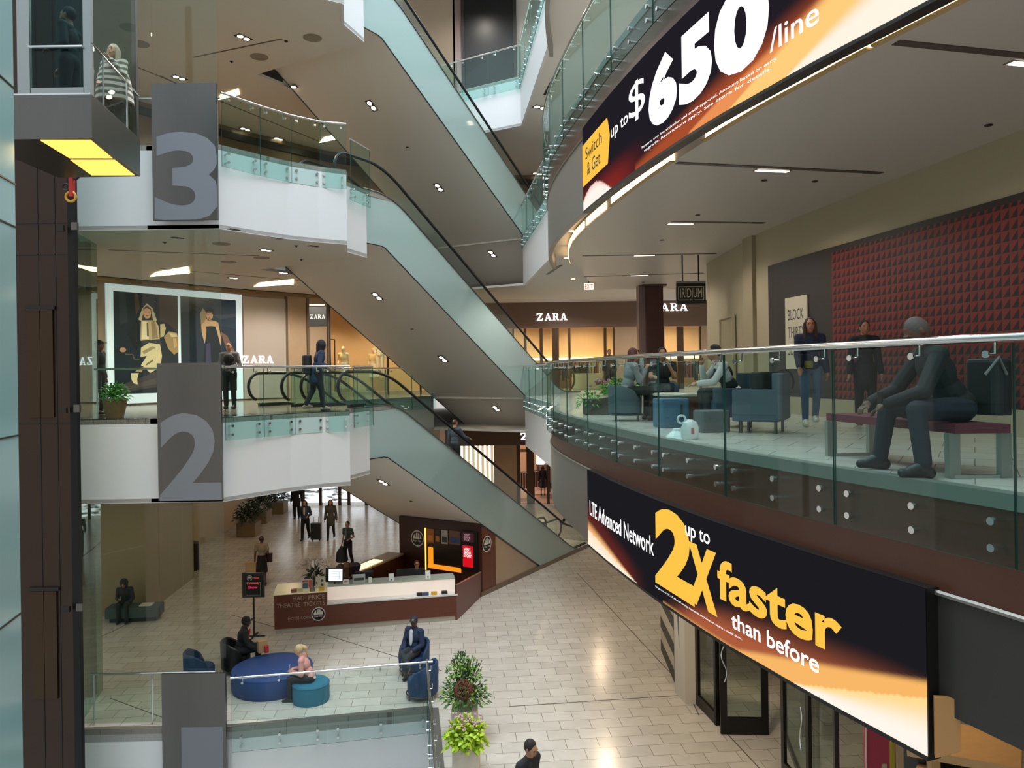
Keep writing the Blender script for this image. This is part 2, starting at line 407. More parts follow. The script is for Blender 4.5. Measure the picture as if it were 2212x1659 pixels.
# curved fascia of the seating balcony: dark brown band, grey metal below
for L in (L2,L3,L4):
    trim(MB().strip(rpath(0,RLEN,.03), L-.1, L+.012, .13, -1), mat('edge_grey','#6A6A64',.6))
    trim(MB().strip(rpath(0,RLEN,.015), L-.80, L-.1, .08, -1), M_brown)
    trim(MB().strip(rpath(0,4.85,.02), L-1.68, L-.80, .1, -1), mat('charcoal_metal','#35322F',.5,.3))
    trim(MB().strip(rpath(4.85,12.0,.02), L-2.03, L-.80, .1, -1), M_dark)
    trim(MB().strip(rpath(12.0,RLEN,.03), L-2.05, L-.80, .1, -1), M_steel2)
    trim(MB().tube([p+Vector((0,0,L-.80)) for p in rpath(0,RLEN,.035)], .022, 6), M_steel2)
# grooves in the plaster ceilings under the elevator-side slabs
# perimeter band, cove trough and dropped ceiling over the seating balcony
for base in (R3,):
    ins = rpath(0,RLEN,-.46)
    cp = [(p.x,p.y) for p in ins]+[(1.75,20.4),(2.96,26.7),(5.3,27.0),(13,27),(13,1.2)]
    struct(MB().prism(cp, base, base+.2), 'ceiling', M_ceilr)
# right-hand wall of the seating balcony
RW = [(7.1,1.0),(6.62,5.5),(6.16,9.24),(5.80,11.6),(5.44,14.0),(5.24,15.6),(5.2,17.0),(5.25,20.6)]
RWd = catmull(RW,10); WS=[0.]
for i in range(1,len(RWd)): WS.append(WS[-1]+(RWd[i]-RWd[i-1]).length)
def wpt(s, o=0.):
    i = 1
    while i < len(WS)-1 and WS[i] < s: i += 1
    t = (s-WS[i-1])/(WS[i]-WS[i-1]); p = RWd[i-1].lerp(RWd[i],t); d = (RWd[i]-RWd[i-1]).normalized()
    return p+Vector((-d.y,d.x,0))*o
def wfind(u):
    """length along the wall of the photo column u"""
    a = (u-1106)/F
    for i in range(1,len(RWd)):
        f0 = RWd[i-1].x-a*RWd[i-1].y; f1 = RWd[i].x-a*RWd[i].y
        if f0*f1 <= 0: return WS[i-1]+(WS[i]-WS[i-1])*f0/(f0-f1)
    return 0
def wpath(s0,s1,o=0.,step=.4):
    n = max(1,int(math.ceil(abs(s1-s0)/step))); return [wpt(s0+(s1-s0)*k/n,o) for k in range(n+1)]
WE = WS[-1]
struct(MB().strip(wpath(0,WE), L2, R3, .2, -1), 'wall_right', M_beige)
struct(MB().strip([RWd[-1],(7.6,21.2)], L2, R3+.2, .15, -1), 'wall_right', M_beige)
struct(MB().strip(wpath(0,WE,.012), L2, L2+.33, .03, 1), 'baseboard_right', mat('stone_base','#A79C86',.35))
sp = wfind(1628)
trim(MB().box(wpt(sp,.05)+Vector((0,0,(L2+R3)/2)), (.12,.5,R3-L2), .1), mat('beige_pilaster','#94876E',.6))
dsx = wfind(1578)
# mural on the right-hand wall
s0, s1 = wfind(1805), wfind(1666)
mb = MB().strip(wpath(0.3,s1,.02), L2+.34, CZ+2.06, .02, 1)
mural = empty('triangle_mural', wpt(4), 'dark mural wall with a grid of red and black triangles', 'mural')
def part(mb, name, m, root, smooth=False):
    l = root.location
    mb.v = [tuple(Vector(v)-l) for v in mb.v]
    o = mb.build(name, m, root, smooth)
    if any(abs(a)>1e-9 for a in root.rotation_euler): pass
    return o
part(mb, 'backing', mat('charcoal_mural','#2B2422',.5), mural)
# triangle field with metric coordinates as uv
def tri_mat():
    m = bpy.data.materials.new('red_triangles'); m.use_nodes = True; nt = m.node_tree; b = nt.nodes['Principled BSDF']
    uv = nt.nodes.new('ShaderNodeUVMap'); sx = nt.nodes.new('ShaderNodeSeparateXYZ'); nt.links.new(uv.outputs[0], sx.inputs[0])
    def mth(op,a,b_=None):
        n = nt.nodes.new('ShaderNodeMath'); n.operation = op
        for i,x in enumerate((a,b_)):
            if x is None: continue
            if isinstance(x,(int,float)): n.inputs[i].default_value = x
            else: nt.links.new(x, n.inputs[i])
        return n.outputs[0]
    fx = mth('FRACT', mth('DIVIDE', sx.outputs[0], .133)); fy = mth('FRACT', mth('DIVIDE', sx.outputs[1], .136))
    d = mth('GREATER_THAN', fx, mth('ADD', mth('MULTIPLY', fy, .95), .06))
    d = mth('MULTIPLY', d, mth('LESS_THAN', fx, .96)); d = mth('MULTIPLY', d, mth('GREATER_THAN', fy, .05))
    g = mth('MAXIMUM', mth('LESS_THAN', fx, .035), mth('LESS_THAN', fy, .05))
    mx = nt.nodes.new('ShaderNodeMix'); mx.data_type = 'RGBA'; mx.inputs[6].default_value = lin('#6E211B'); mx.inputs[7].default_value = lin('#15100F')
    nt.links.new(d, mx.inputs[0]); m2 = nt.nodes.new('ShaderNodeMix'); m2.data_type='RGBA'; m2.inputs[7].default_value = lin('#63221F')
    nt.links.new(g, m2.inputs[0]); nt.links.new(mx.outputs[2], m2.inputs[6])
    nt.links.new(m2.outputs[2], b.inputs['Base Color']); b.inputs['Roughness'].default_value = .55
    return m
def uv_sheet(name, path, z0, z1, m, root=None, ulen=None):
    """upright sheet along a plan path, uv = metres along and up"""
    vs, fs, uvs = [], [], []; acc = 0
    for i,p in enumerate(path):
        if i: acc += (path[i]-path[i-1]).length
        vs += [(p.x,p.y,z0),(p.x,p.y,z1)]; uvs += [(acc,0),(acc,z1-z0)]
        if i: k = 2*i; fs.append((k-2,k,k+1,k-1))
    l = root.location if root else Vector(); me = bpy.data.meshes.new(name); me.from_pydata([Vector(v)-l for v in vs],[],fs)
    ul = me.uv_layers.new(name='UVMap')
    for lp in me.loops: ul.data[lp.index].uv = uvs[lp.vertex_index]
    me.materials.append(m); o = bpy.data.objects.new(name, me); COL.objects.link(o)
    if root: o.parent = root
    return o
uv_sheet('triangle_field', wpath(s0,.3,.045,.25), L2+.34, CZ+1.97, tri_mat(), mural)
# store walls behind: upper floors
SW = [(-14.2,20.6),(-12.6,22.9),(-9.55,27.2),(-8.35,28.5),(-7.13,29.9)]
# ------------------------------------------------------------------ the glazed lift shaft wall, number panels
def seam_x(u,d): return ad(u,803,d).x
xA, xB, xC = -9.0, seam_x(338,15.9), seam_x(480,15.9)
for i,(a,b) in enumerate(((xA,xB),(xB,xC))):
    for z0,z1 in ((L1+.02,S2-.02),(L2+.02,S3-.02),(L3+.02,S4-.02)):
        struct(MB().box(((a+b)/2+.0,15.90,(z0+z1)/2),(b-a-.012,.016,z1-z0)), 'window_1', M_glass2)
for z0,z1 in ((L1-6,L2-2.9),(L2-2.88,L2+2.8),(L2+2.82,L3+2.82),(L3+2.84,L3+8)):
    c0 = Vector((-9.02,15.90,0)); c1 = ad(213,803,17.6); c1.z = 0
    struct(MB().extr([c0+Vector((0,0,z0)),c1+Vector((0,0,z0)),c1+Vector((0,0,z1)),c0+Vector((0,0,z1))],(-.015,0,0)), 'window_2', glass('green_side_glass','#D2E6DA',1.2,film=.04))
    g0 = ad(166,803,14.6); g0.z = 0; g1 = Vector((-9.04,15.90,0))
    struct(MB().extr([g0+Vector((0,0,z0)),g1+Vector((0,0,z0)),g1+Vector((0,0,z1)),g0+Vector((0,0,z1))],(0,-.02,0)), 'window_3', mat('mint_fin_glass','#7FA095',.12,spec=.6))
# ------------------------------------------------------------------ escalators (three stacked pairs)
def ep(s, w, z): p = K+EE*s+EM*w; return Vector((p.x,p.y,z))
def prof(s, hi, lo, send):
    def soft(x, r=.7):          # rounded transition of max(0,x)
        return 0 if x < -r else (x if x > r else (x+r)**2/(4*r))
    return max(lo, hi-T30*soft(s)+T30*soft(s-send))
def escalator(hi, lo, w0, label, outer, soffit_lo):
    send = (hi-lo)/T30; root = empty('escalator', ep(send/2,w0+1.0,lo), label, 'escalator', 'escalators stacked across the atrium')
    ss = [-1.15+k*.17 for k in range(int((send+2.9)/.17)+1)]
    top = [(s, prof(s,hi,lo,send)+.05) for s in ss]
    def bot(s): return max(soffit_lo, hi-1.36-T30*max(0,s+.35))
    wa, wb = w0, w0+PW/2
    bots = [(s,bot(s)) for s in ss]
    # outer cladding sheet
    wc = wa if outer else wb
    poly = [ep(s,wc,z) for s,z in top]+[ep(s,wc,min(z,t[1]-.02)) for (s,z),t in zip(reversed(bots),reversed(top))]
    part(MB().extr(poly, EM*(.03 if outer else -.03)), 'side_cladding', M_mint, root)
    vs = []; 
    for s,z in bots: vs += [ep(s,wa+(.035 if outer else 0),z),ep(s,wb-(0 if outer else .035),z),ep(s,wb-(0 if outer else .035),z+.05),ep(s,wa+(.035 if outer else 0),z+.05)]
    fs = []
    for i in range(len(bots)-1):
        for q in range(4): r=(q+1)%4; fs.append((4*i+q,4*i+4+q,4*i+4+r,4*i+r))
    fs += [(3,2,1,0),tuple(len(vs)-4+k for k in range(4))]
    part(MB().add(vs,fs), 'soffit', M_soff, root, True)
    trimz = [ep(s,wc-(.012 if outer else -.012),z+.015) for s,z in top]
    part(MB().tube(trimz,.018,6), 'top_trim', M_steel, root, True)
    lowr = [ep(s,wc-(.006 if outer else -.006),z) for s,z in bots if z > soffit_lo+.01]
    part(MB().tube(lowr,.014,6), 'edge_joint', M_dark, root, True)
    # steps between two skirts
    st = MB(); n = int((send+.4)/.4)
    for k in range(-3,n+4):
        s = k*.4; z = max(lo, min(hi, hi-T30*(s+.2) if 0 <= s <= send else (hi if s < 0 else lo)))
        st.add([ep(s,w0+.45,z),ep(s+.4,w0+.45,z),ep(s+.4,w0+1.5,z),ep(s,w0+1.5,z),ep(s,w0+.45,z-.3),ep(s+.4,w0+.45,z-.3),ep(s+.4,w0+1.5,z-.3),ep(s,w0+1.5,z-.3)],
               [(0,1,2,3),(0,3,7,4),(1,5,6,2),(0,4,5,1),(3,2,6,7)])
    part(st, 'steps', mat('step_metal','#4A4845',.4,.8), root)
    for wi in (.30,1.62):
        gl = []; S2_ = [-1.45+k*.17 for k in range(int((send+2.9)/.17)+1)]
        lo_p = [(s,prof(s,hi,lo,send)+.04) for s in S2_]; hp = [(s,z+.86) for s,z in lo_p]
        part(MB().extr([ep(s,w0+wi,z) for s,z in lo_p]+[ep(s,w0+wi,z) for s,z in reversed(hp)], EM*.012), 'balustrade_glass', M_glass3, root)
        part(MB().extr([ep(s,w0+wi-.06,z-.16) for s,z in lo_p]+[ep(s,w0+wi-.06,z+.05) for s,z in reversed(lo_p)], EM*.13), 'skirt', M_dark, root)
        rail = [ep(s,w0+wi+.006,z+.035) for s,z in hp]
        def hook(sg, s0, z0):
            return [ep(s0+sg*.38*math.sin(a),w0+wi+.006,z0-.38+.38*math.cos(a)) for a in [math.pi*k/10 for k in range(1,10)]]
        h0 = list(reversed(hook(-1,hp[0][0],hp[0][1]+.035))); h1 = hook(1,hp[-1][0],hp[-1][1]+.035)
        part(MB().tube(h0+rail+h1,.042,8), 'handrail', M_black, root, True)
    return root
names = (('middle floor down to the ground floor',L2,L1,0.0),('third floor down to the middle floor',L3,L2,L2-1.3),('top floor down to the third floor',L4,L3,L3-1.3))
for nm,hi,lo,sl in names:
    escalator(hi, lo, 0, 'escalator with mint glass side panel, from the '+nm, True, sl)
    escalator(hi, lo, PW/2, 'inner escalator beside the mint clad one, from the '+nm, False, sl)
def on_soffit(u, v, hi, dz=-.004):
    """point where a photo pixel meets the underside of the escalator pair under level hi"""
    a, b = ray(u, v); sx = a*EE.x+EE.y; s0 = -(K.x*EE.x+K.y*EE.y)+.35
    d = (hi-1.36-T30*s0-CZ)/(b+T30*sx)
    return Vector((a*d, d, CZ+b*d+dz))
# twin downlights: a recessed box with two lamps
ND = EE*1.0; SLOPE = Vector((EE.x,EE.y,-T30)).normalized()
def downlight(p, xd, up, label, group, lit=M_lamp, scale=1.0):
    root = empty('twin_downlight', p, label, 'light', group); n = Vector(up).normalized(); x = Vector(xd).normalized(); y = n.cross(x)
    R = Matrix((x,y,n)).transposed()
    part(MB().box(p-n*.004, (.42*scale,.22*scale,.012), M=R), 'housing', M_dark, root)
    for q in (-1,1):
        part(MB().tube([p+x*q*.1*scale-n*.011, p+x*q*.1*scale-n*.016],.075*scale,14), 'lamp', lit, root)
    return root
for lv,hi,pts in (('top',L4,[(803,228),(948,405),(1063,548)]),('middle',L3,[(815,640),(957,775),(1072,882)]),('lowest',L2,[(828,1042)])):
    for k,(u,v) in enumerate(pts):
        p = on_soffit(u,v,hi)
        nn = SLOPE.cross(EM).normalized(); nn = nn if nn.z > 0 else -nn
        downlight(p, SLOPE, nn, '%s twin downlight under the %s escalator, counting down its slope' % (('first','second','third')[k],lv), 'downlights under the escalators')
for lv,hi,u,v in (('top',L4,880,318),('middle',L3,890,711),('lowest',L2,888,1082)):
    p = on_soffit(u,v,hi); tag(MB().cyl(p,.05,.02,12).build('sprinkler', M_dark), 'small dark sprinkler cap under the %s escalator' % lv, 'sprinkler', 'sprinkler caps under the escalators')
# ------------------------------------------------------------------ glass railings
M_glassg = glass('ground_rail_glass','#F4FAF9',.35)
def railing(name, label, base, panes, L, out, nst=2, below=.46, above=1.02, rail=True, gl=None, brk=2, rz=(.17,.35), railpath=None, rr=.024):
    """panes: list of (a,b) plan points on the slab edge; out(a,b) unit normal over the void"""
    root = empty(name, base, label, 'railing')
    tops = []
    for a,b in panes:
        a, b = Vector((a[0],a[1],0)), Vector((b[0],b[1],0)); d = (b-a).normalized(); n = out(a,b); g = d*.008
        q = n*.11
        P = [a+g+q+Vector((0,0,L-below)), b-g+q+Vector((0,0,L-below)), b-g+q+Vector((0,0,L+above)), a+g+q+Vector((0,0,L+above))]
        pn = MB().extr(P, n*.015); k = len(pn.m)-4
        for q_ in (0,1,3): pn.m[k+q_] = 1
        pane = part(pn, 'glass_pane', [gl or M_glass, M_gedge], root)
        ln = (b-a).length
        for f in ([.16,.84] if nst == 2 else [.1,.5,.9]):
            for z in rz:
                p = a+d*ln*f+Vector((0,0,L-z))
                part(MB().tube([p-n*.0,p+n*.145],[.013,.013],8).tube([p+n*.125,p+n*.15],[.028,.028],12), 'standoff', M_chrome, root, True).parent = pane
        for f in ([.2,.8] if brk == 2 else [.12,.5,.88] if brk == 3 else []):
            p = a+d*ln*f+q+Vector((0,0,L+above-.07))
            part(MB().tube([p+n*.02,p-n*.07,p-n*.075+Vector((0,0,.10))],[.009,.009,.009],6).tube([p+n*.012,p+n*.024],.026,10), 'rail_bracket', M_chrome, root, True).parent = pane
        tops += [a+q,b+q]
    if rail:
        pth = railpath or [(tops[0].lerp(tops[1],.0))]+[tops[2*i+1].lerp(tops[2*i+2],.5) for i in range(len(panes)-1)]+[tops[-1]]
        part(MB().tube([Vector((p.x,p.y,L+above+.04))-(0 if railpath else 1)*Vector((0,0,0)) for p in pth], rr, 10), 'handrail', M_chrome, root, True)
    return root
rout = lambda a,b: Vector((-(b-a).y,(b-a).x,0)).normalized()      # path runs away from the camera, void on its left
lout = lambda a,b: Vector(((b-a).y,-(b-a).x,0)).normalized()      # path runs to the right, void towards the camera
def chunks(s0, s1, n): return [(rpt(s0+(s1-s0)*k/n), rpt(s0+(s1-s0)*(k+1)/n)) for k in range(n)]
for L,w in ((L2,'middle'),(L3,'third'),(L4,'top')):
    s_ = 4.087; cuts = [s_-1.6*2,s_-1.6,s_]+[s_+1.6*k for k in range(1,10)]+[RLEN-.15]
    panes = [(rpt(c),rpt(d)) for c,d in zip(cuts,cuts[1:])]
    rp = [rpt(.6+k*.3,.11) for k in range(int((RLEN-.8)/.3))]
    railing('glass_railing', 'curved glass railing along the seating balcony on the %s floor' % w, rpt(8)+Vector((0,0,L)), panes, L, rout, nst=3, brk=3, railpath=rp, rr=.03)
    panes = [(rpt(RLEN-.05).lerp(Q1,k/4), rpt(RLEN-.05).lerp(Q1,(k+1)/4)) for k in range(4)]
    railing('glass_railing', 'short straight glass railing on the white parapet of the %s floor' % w, Q1+Vector((0,0,L)), panes, L, rout, nst=3)
    if L != L2 and L != L3:
        panes = [(Q1.lerp(Q2,k/3), Q1.lerp(Q2,(k+1)/3)) for k in range(3)]
        railing('glass_railing', 'glass railing across the far end of the atrium on the top floor', Q2+Vector((0,0,L)), panes, L, rout)
    panes = [(KF.lerp(Q2,k/5), KF.lerp(Q2,(k+1)/5)) for k in range(5)]
    railing('glass_railing', 'glass railing beside the inner escalators on the %s floor' % w, KF+Vector((0,0,L)), panes, L, lambda a,b: -EM, )
    P = [Vector((x,y,0)) for x,y in EL[3:]]
    pts = [P[0]]+[ad(u,803,d) for u,d in ((562,16.72),(630,17.36),(695,17.85))]+[P[-1]]
    pts = [Vector((p.x,p.y,0)) for p in pts]
    pn = list(zip(pts,pts[1:]))
    railing('glass_railing', 'glass railing on the white curved balcony of the %s floor beside the lift' % w, P[2]+Vector((0,0,L)), pn, L, lout, brk=2)
    e0, e1 = Vector((*EL2[0],0)), Vector((*EL2[1],0))
    railing('glass_railing', 'narrow end pane of glass railing at the escalator head on the %s floor' % w, e1+Vector((0,0,L)), [(e0,e1)], L, lout, brk=0)
    # railing behind the lift glass
    lf = [Vector((-8.75,16.1,0)),Vector((-6.05,16.12,0))]
    root = empty('lift_lobby_rail', lf[0]+Vector((0,0,L)), 'plain rail behind the lift glass on the %s floor' % w, 'railing')
    part(MB().tube([lf[0]+Vector((0,0,L+1.05)),lf[1]+Vector((0,0,L+1.05))],.022,8), 'handrail', M_chrome, root, True)
    for f in (.02,.5,.98):
        p = lf[0].lerp(lf[1],f); part(MB().tube([p+Vector((0,0,L+.02)),p+Vector((0,0,L+1.05))],.016,8), 'post', M_chrome, root, True)
# ground floor opening: white upstand, railings on two sides
OA, OB, OC = Vector((-5.8,15.65,0)), Vector((-1.79,16.4,0)), Vector((-1.15,11.8,0)); OD = Vector((-.35,6,0))
trim(MB().strip([(-8.95,15.6),OA,OB], -5.9, L1-.1, .08), M_white); trim(MB().strip([(-8.95,15.6),OA,OB], L1-.1, L1+.012, .12), M_steel2)
trim(MB().strip([OB,OC,OD], -5.9, L1-.02, .08), M_white); trim(MB().strip([OB,OC,OD], L1-.02, L1+.012, .12), M_steel2)
pm = Vector((*ad(706,1500,15.98).xy,0))
railing('glass_railing', 'glass railing at the floor opening in front of the blue ottomans', OA, [(OA,pm),(pm,OB)], L1, lout, nst=3, brk=3, above=1.0, gl=M_glassg)
pn = [(OB.lerp(OC,k/3), OB.lerp(OC,(k+1)/3)) for k in range(3)]+[(OC.lerp(OD,k/4), OC.lerp(OD,(k+1)/4)) for k in range(4)]
railing('glass_railing', 'glass railing at the floor opening running past the two planters', OC, pn, L1, lout, nst=2, brk=2, above=1.0, gl=M_glassg)
root = empty('lift_lobby_rail', (-8.8,15.72,0), 'plain rail behind the lift glass on the ground floor', 'railing')
part(MB().tube([Vector((-8.75,15.8,1.06)),Vector((-6.2,15.85,1.06))],.022,8), 'handrail', M_chrome, root, True)
for x in (-8.7,-7.5,-6.25): part(MB().tube([Vector((x,15.82,.016)),Vector((x,15.82,1.06))],.016,8), 'post', M_chrome, root, True)
# ------------------------------------------------------------------ floor-number panels on the lift front
def number_panel(num, u0, v0, u1, v1, d, fit_, label):
    a, b = ad(u0,v0,d), ad(u1,v1,d); root = empty('floor_number_panel', ((a.x+b.x)/2,d,b.z), label, 'sign')
    part(MB().box(((a.x+b.x)/2,d+.0,(a.z+b.z)/2), (b.x-a.x,.06,a.z-b.z)), 'steel_sheet', M_steel, root)
    w = b.x-a.x; h = a.z-b.z; mb = MB()
    vs, fs = text_mesh(num, 1., .03)
    vs = fit(vs, a.x+w*fit_[0], a.x+w*fit_[1], b.z+h*fit_[2], b.z+h*fit_[3])
    lo, hi = a.x+.004, b.x-.004
    vs = [(min(max(x,lo),hi), max(z,b.z+.004)) for x,z in vs]
    part(mb.add([(x,d-.033,z) for x,z in vs], fs), 'numeral', mat('etched_steel','#7E8188',.75,.55), root)
number_panel('3', 328,182, 472,475, 15.62, (.03,1.04,-.03,.645), 'brushed steel panel etched with a large 3 on the lift front')
number_panel('2', 340,785, 482,1080, 15.62, (.02,.99,.0,.635), 'brushed steel panel etched with a large 2 on the lift front')
a_ = ad(350,1455,15.5)
number_panel('1', 350,1455, 492,1755, 15.5, (.30,.95,-.10,.62), 'brushed steel panel etched with a large 1 above the floor opening')
# ------------------------------------------------------------------ lift cab, guides, shaft wall
SWD = 17.2
def sx_(u): return ad(u,803,SWD).x
struct(MB().box(((sx_(20)+sx_(188))/2,SWD+.12,5),(sx_(188)-sx_(20),.24,24)), 'wall_left', M_bronze)
for u in (86,123): trim(MB().box((sx_(u),SWD-.004,5),(.02,.012,24)), M_dark)
for v in (482,550,915): 
    z = ad(100,v,SWD).z; trim(MB().box(((sx_(20)+sx_(180))/2,SWD-.004,z),(sx_(180)-sx_(20),.012,.025)), M_dark)
for L,w in ((L2,'middle'),(L1,'ground')):
    a, b = sx_(62), sx_(118); root = empty('lift_door', ((a+b)/2,SWD-.02,L), 'bronze pair of lift doors in the shaft wall on the %s floor' % w, 'door')
    for q in (0,1):
        part(MB().box((a+(b-a)*(.25+.5*q),SWD-.03,L+1.2),((b-a)/2-.012,.03,2.4)), 'door_leaf', mat('bronze_door','#3E2E1E',.3,.6), root)
    part(MB().box(((a+b)/2,SWD-.03,L+2.45),(b-a+.1,.05,.08)), 'door_head', M_dark, root)
gx = ad(161,803,13.4).x
rail_ = empty('lift_guide_rail', (gx,13.4,-6), 'black vertical lift guide rail with steel brackets', 'rail')
part(MB().box((gx,13.4,4),(.12,.10,24)), 'rail', mat('rail_steel','#191A1C',.35,.6), rail_)
for v in (490,882,1310):
    z = ad(172,v,13.3).z; part(MB().box((gx+.12,13.26,z),(.10,.06,.13)), 'bracket', M_steel, rail_); part(MB().box((gx-.12,13.26,z-.03),(.12,.06,.1)), 'clamp', M_dark, rail_)
g = rail_
p = ad(158,405,13.1)
part(MB().box((p.x-.02,13.1,p.z+.05),(.07,.08,.42)), 'red_bracket', mat('red_paint','#B0231B',.4), g)
part(MB().tube([(p.x-.03+.085*math.cos(a),13.08,p.z-.16+.085*math.sin(a)) for a in [k*math.pi/6 for k in range(12)]],.022,6,closed=True), 'yellow_roller', mat('yellow_paint','#B48A2A',.4), g)
part(MB().tube([(p.x-.11+.06*math.cos(a),13.08,p.z+.0+.06*math.sin(a)) for a in [k*math.pi/6 for k in range(12)]],.016,6,closed=True), 'roller', M_dark, g)
part(MB().tube([(p.x+.06+.06*math.cos(a),13.08,p.z+.2+.06*math.sin(a)) for a in [k*math.pi/6 for k in range(12)]],.018,6,closed=True), 'wheel', M_dark, g)
# cab
d1, d2 = 10.5, 12.5; zb, zf, zt = CZ+3.26, CZ+3.86, CZ+6.6
c1, c2 = ad(196,300,d1).x, ad(299,380,d2).x; cx0 = ad(-60,300,d1).x
cab = empty('lift_cab', ((cx0+c1)/2,(d1+d2)/2,zb), 'glass lift cab with a glowing underside hanging between floors', 'lift')
CABZ = CZ+3.62
part(MB().extr([(cx0,d1,zb),(c1,d1,zb),(c2,d2,zb),(cx0,d2,zb)],(0,0,CABZ-zb)), 'underframe', M_steel, cab)
part(MB().strip([(cx0,d1),(c1,d1),(c2,d2)], zb, zf, .03, -1), 'base_band', M_steel, cab)
part(MB().strip([(cx0,d1-.01),(c1+.01,d1-.01),(c2+.01,d2)], zf, zf+.03, .07), 'ledge', M_chrome, cab)
part(MB().extr([(cx0,d2-.03,zf),(c2-.0,d2-.03,zf),(c2-.0,d2-.03,zt),(cx0,d2-.03,zt)],(0,.03,0)), 'back_glass', glass('cab_back_glass','#A9C2C0',1.2), cab)
part(MB().extr([(c1,d1+.05,zf+.03),(c2,d2-.05,zf+.03),(c2,d2-.05,zt),(c1,d1+.05,zt)],(.012,0,0)), 'side_glass', M_glass3, cab)
wa_, wb_ = ad(66,190,d1).x, ad(182,190,d1).x
for u,wd in ((50,.17),(188,.11)):
    part(MB().box((ad(u,100,d1).x,d1+.03,(zf+zt)/2),(wd,.06,zt-zf)), 'frame_post', mat('cab_frame','#9CA09F',.35,.9), cab)
part(MB().box(((wa_+wb_)/2,d1+.03,zf+.06),(wb_-wa_,.06,.10)), 'frame_sill', MATS['cab_frame'], cab)
part(MB().box(((wa_+wb_)/2,d1+.03,(zf+zt)/2),(wb_-wa_,.012,zt-zf)), 'front_glass', glass('cab_front_glass','#AEC6C8',.35), cab)
part(MB().box((c2-.02,d2-.02,(zf+zt)/2),(.07,.07,zt-zf)), 'corner_post', M_steel, cab)
zr = CZ+(814-100)/F*d1
part(MB().tube([(wa_,d1-.03,zr),(wb_,d1-.03,zr)],.018,8), 'grab_rail', M_chrome, cab, True)
for f in (.22,.72):
    q = Vector((c1,d1,0)).lerp(Vector((c2,d2,0)),f); part(MB().tube([q+Vector((.02,0,zf+.0)),q+Vector((.02,0,zf+.72))],.014,6), 'baluster', M_chrome, cab, True)
part(MB().tube([Vector((c1+.02,d1,zf+.72)),Vector((c2+.02,d2,zf+.72))],.014,6), 'side_rail', M_chrome, cab, True)
amb = emis('amber_light_panel','#FFBE55',1.5)
def q_(u,v): return at(u,v,zb-.006)
for quad in ([(86,303),(196,303),(243,342),(150,342)],[(152,346),(248,346),(291,379),(198,379)]):
    part(MB().extr([q_(*p) for p in quad],(0,0,.005)), 'light_panel', amb, cab)
lamp_area('cab_lamp', ((cx0+c1)/2+.3,(d1+d2)/2,zb-.03), 1.2, 90, (1,.72,.30))
# mint glass-clad column close to the camera
m0, m1 = Vector((-4.7,4.2,0)), Vector((-5.79,9.0,0))
struct(MB().extr([m0+Vector((0,0,-6)),m1+Vector((0,0,-6)),m1+Vector((0,0,17)),m0+Vector((0,0,17))],(-.25,-.06,0)), 'wall_near', M_mint2)
for v in (190,398,491,940,1324):
    z = ad(40,v,9.0).z; trim(MB().beam(m0+Vector((.004,0,z)),m1+Vector((.004,0,z)),.012,.018), M_dark)
# ------------------------------------------------------------------ curved display screens on the balcony fascia
SOFF = .14
def ss(x, a, b):
    t = min(1,max(0,(x-a)/(b-a))); return t*t*(3-2*t)
def mixc(a, b, t): return tuple(x+(y-x)*t for x,y in zip(a,b))
def hexc(h): return lin(h)[:3]
def low_image(x, y):
    """picture on the lower screen: x 0..7.33 m, y 0..1.23 m"""
    c = hexc('#1B1B20')
    # pale flare rising in the first corner
    top = .44-.44*(x/2.45)**1.25 if x < 2.45 else 0
    if x < 2.9: c = mixc(c, hexc('#6A2A22'), .75*(1-ss(y, max(0,top), max(0,top)+.34))*(1-ss(x,1.9,2.9)))
    if x < 2.45 and y < top*.55: c = mixc(hexc('#FFF3DE'), hexc('#F9C98D'), ss(y,0,top*.55+.01)*.4)
    elif x < 2.45 and y < top: c = mixc(hexc('#F6B878'), c, ss(y,top*.55,top))
    # orange dune growing to the far end
    h = .03+.36*ss(x,3.4,5.2) if x < 5.2 else .39+.10*math.sin((x-5.2)*1.2)
    edge = h + (.0 if x < 5.9 else (x-5.9)*.06)
    if x > 3.3:
        g = 1-ss(y, edge*.25, edge+.10)
        c = mixc(c, hexc('#B5613F'), .9*g*ss(x,3.3,4.3))
        e2 = max(0,(x-5.0)*.235)
        if y < e2+.04: c = mixc(c, hexc('#F7B767'), (1-ss(y,e2-.03,e2+.04)))
        e3 = max(0,(x-5.9)*.30)
        if y < e3: c = mixc(hexc('#FFF6EA'), hexc('#FFDB92'), ss(y,e3*.25,e3*1.0))
    return c
def up_image(x, y):
    """picture on the upper screen: x 0..12 m, y 0..1.37 m"""
    c = hexc('#201D24')
    c = mixc(c, hexc('#8A2A24'), .9*(1-ss(y,.02,.46))*(1-ss(x,1.6,3.2)))
    t = .30*math.sin(min(1,x/1.9)*math.pi*.98+.55)/1.0 if x < 1.9 else 0
    if x < 1.9 and y < t: c = mixc(hexc('#FFF5EC'), hexc('#F4CFC0'), ss(y,t*.6,t))
    if x > 2.6:
        e = (x-2.9)*.165
        c = mixc(c, hexc('#B4542F'), .85*(1-ss(y,e*.55,e+.16)))
        e2 = (x-4.15)*.245
        if x > 4.15: c = mixc(c, hexc('#EC9356'), 1-ss(y,e2*.75,e2+.02))
        e3 = (x-5.0)*.40
        if x > 5.0: c = mixc(c, hexc('#FFCE7C'), 1-ss(y,e3*.7,e3))
        e4 = (x-5.9)*.42
        if x > 5.9: c = mixc(c, hexc('#FFF4E2'), 1-ss(y,e4*.4,e4))
    return c
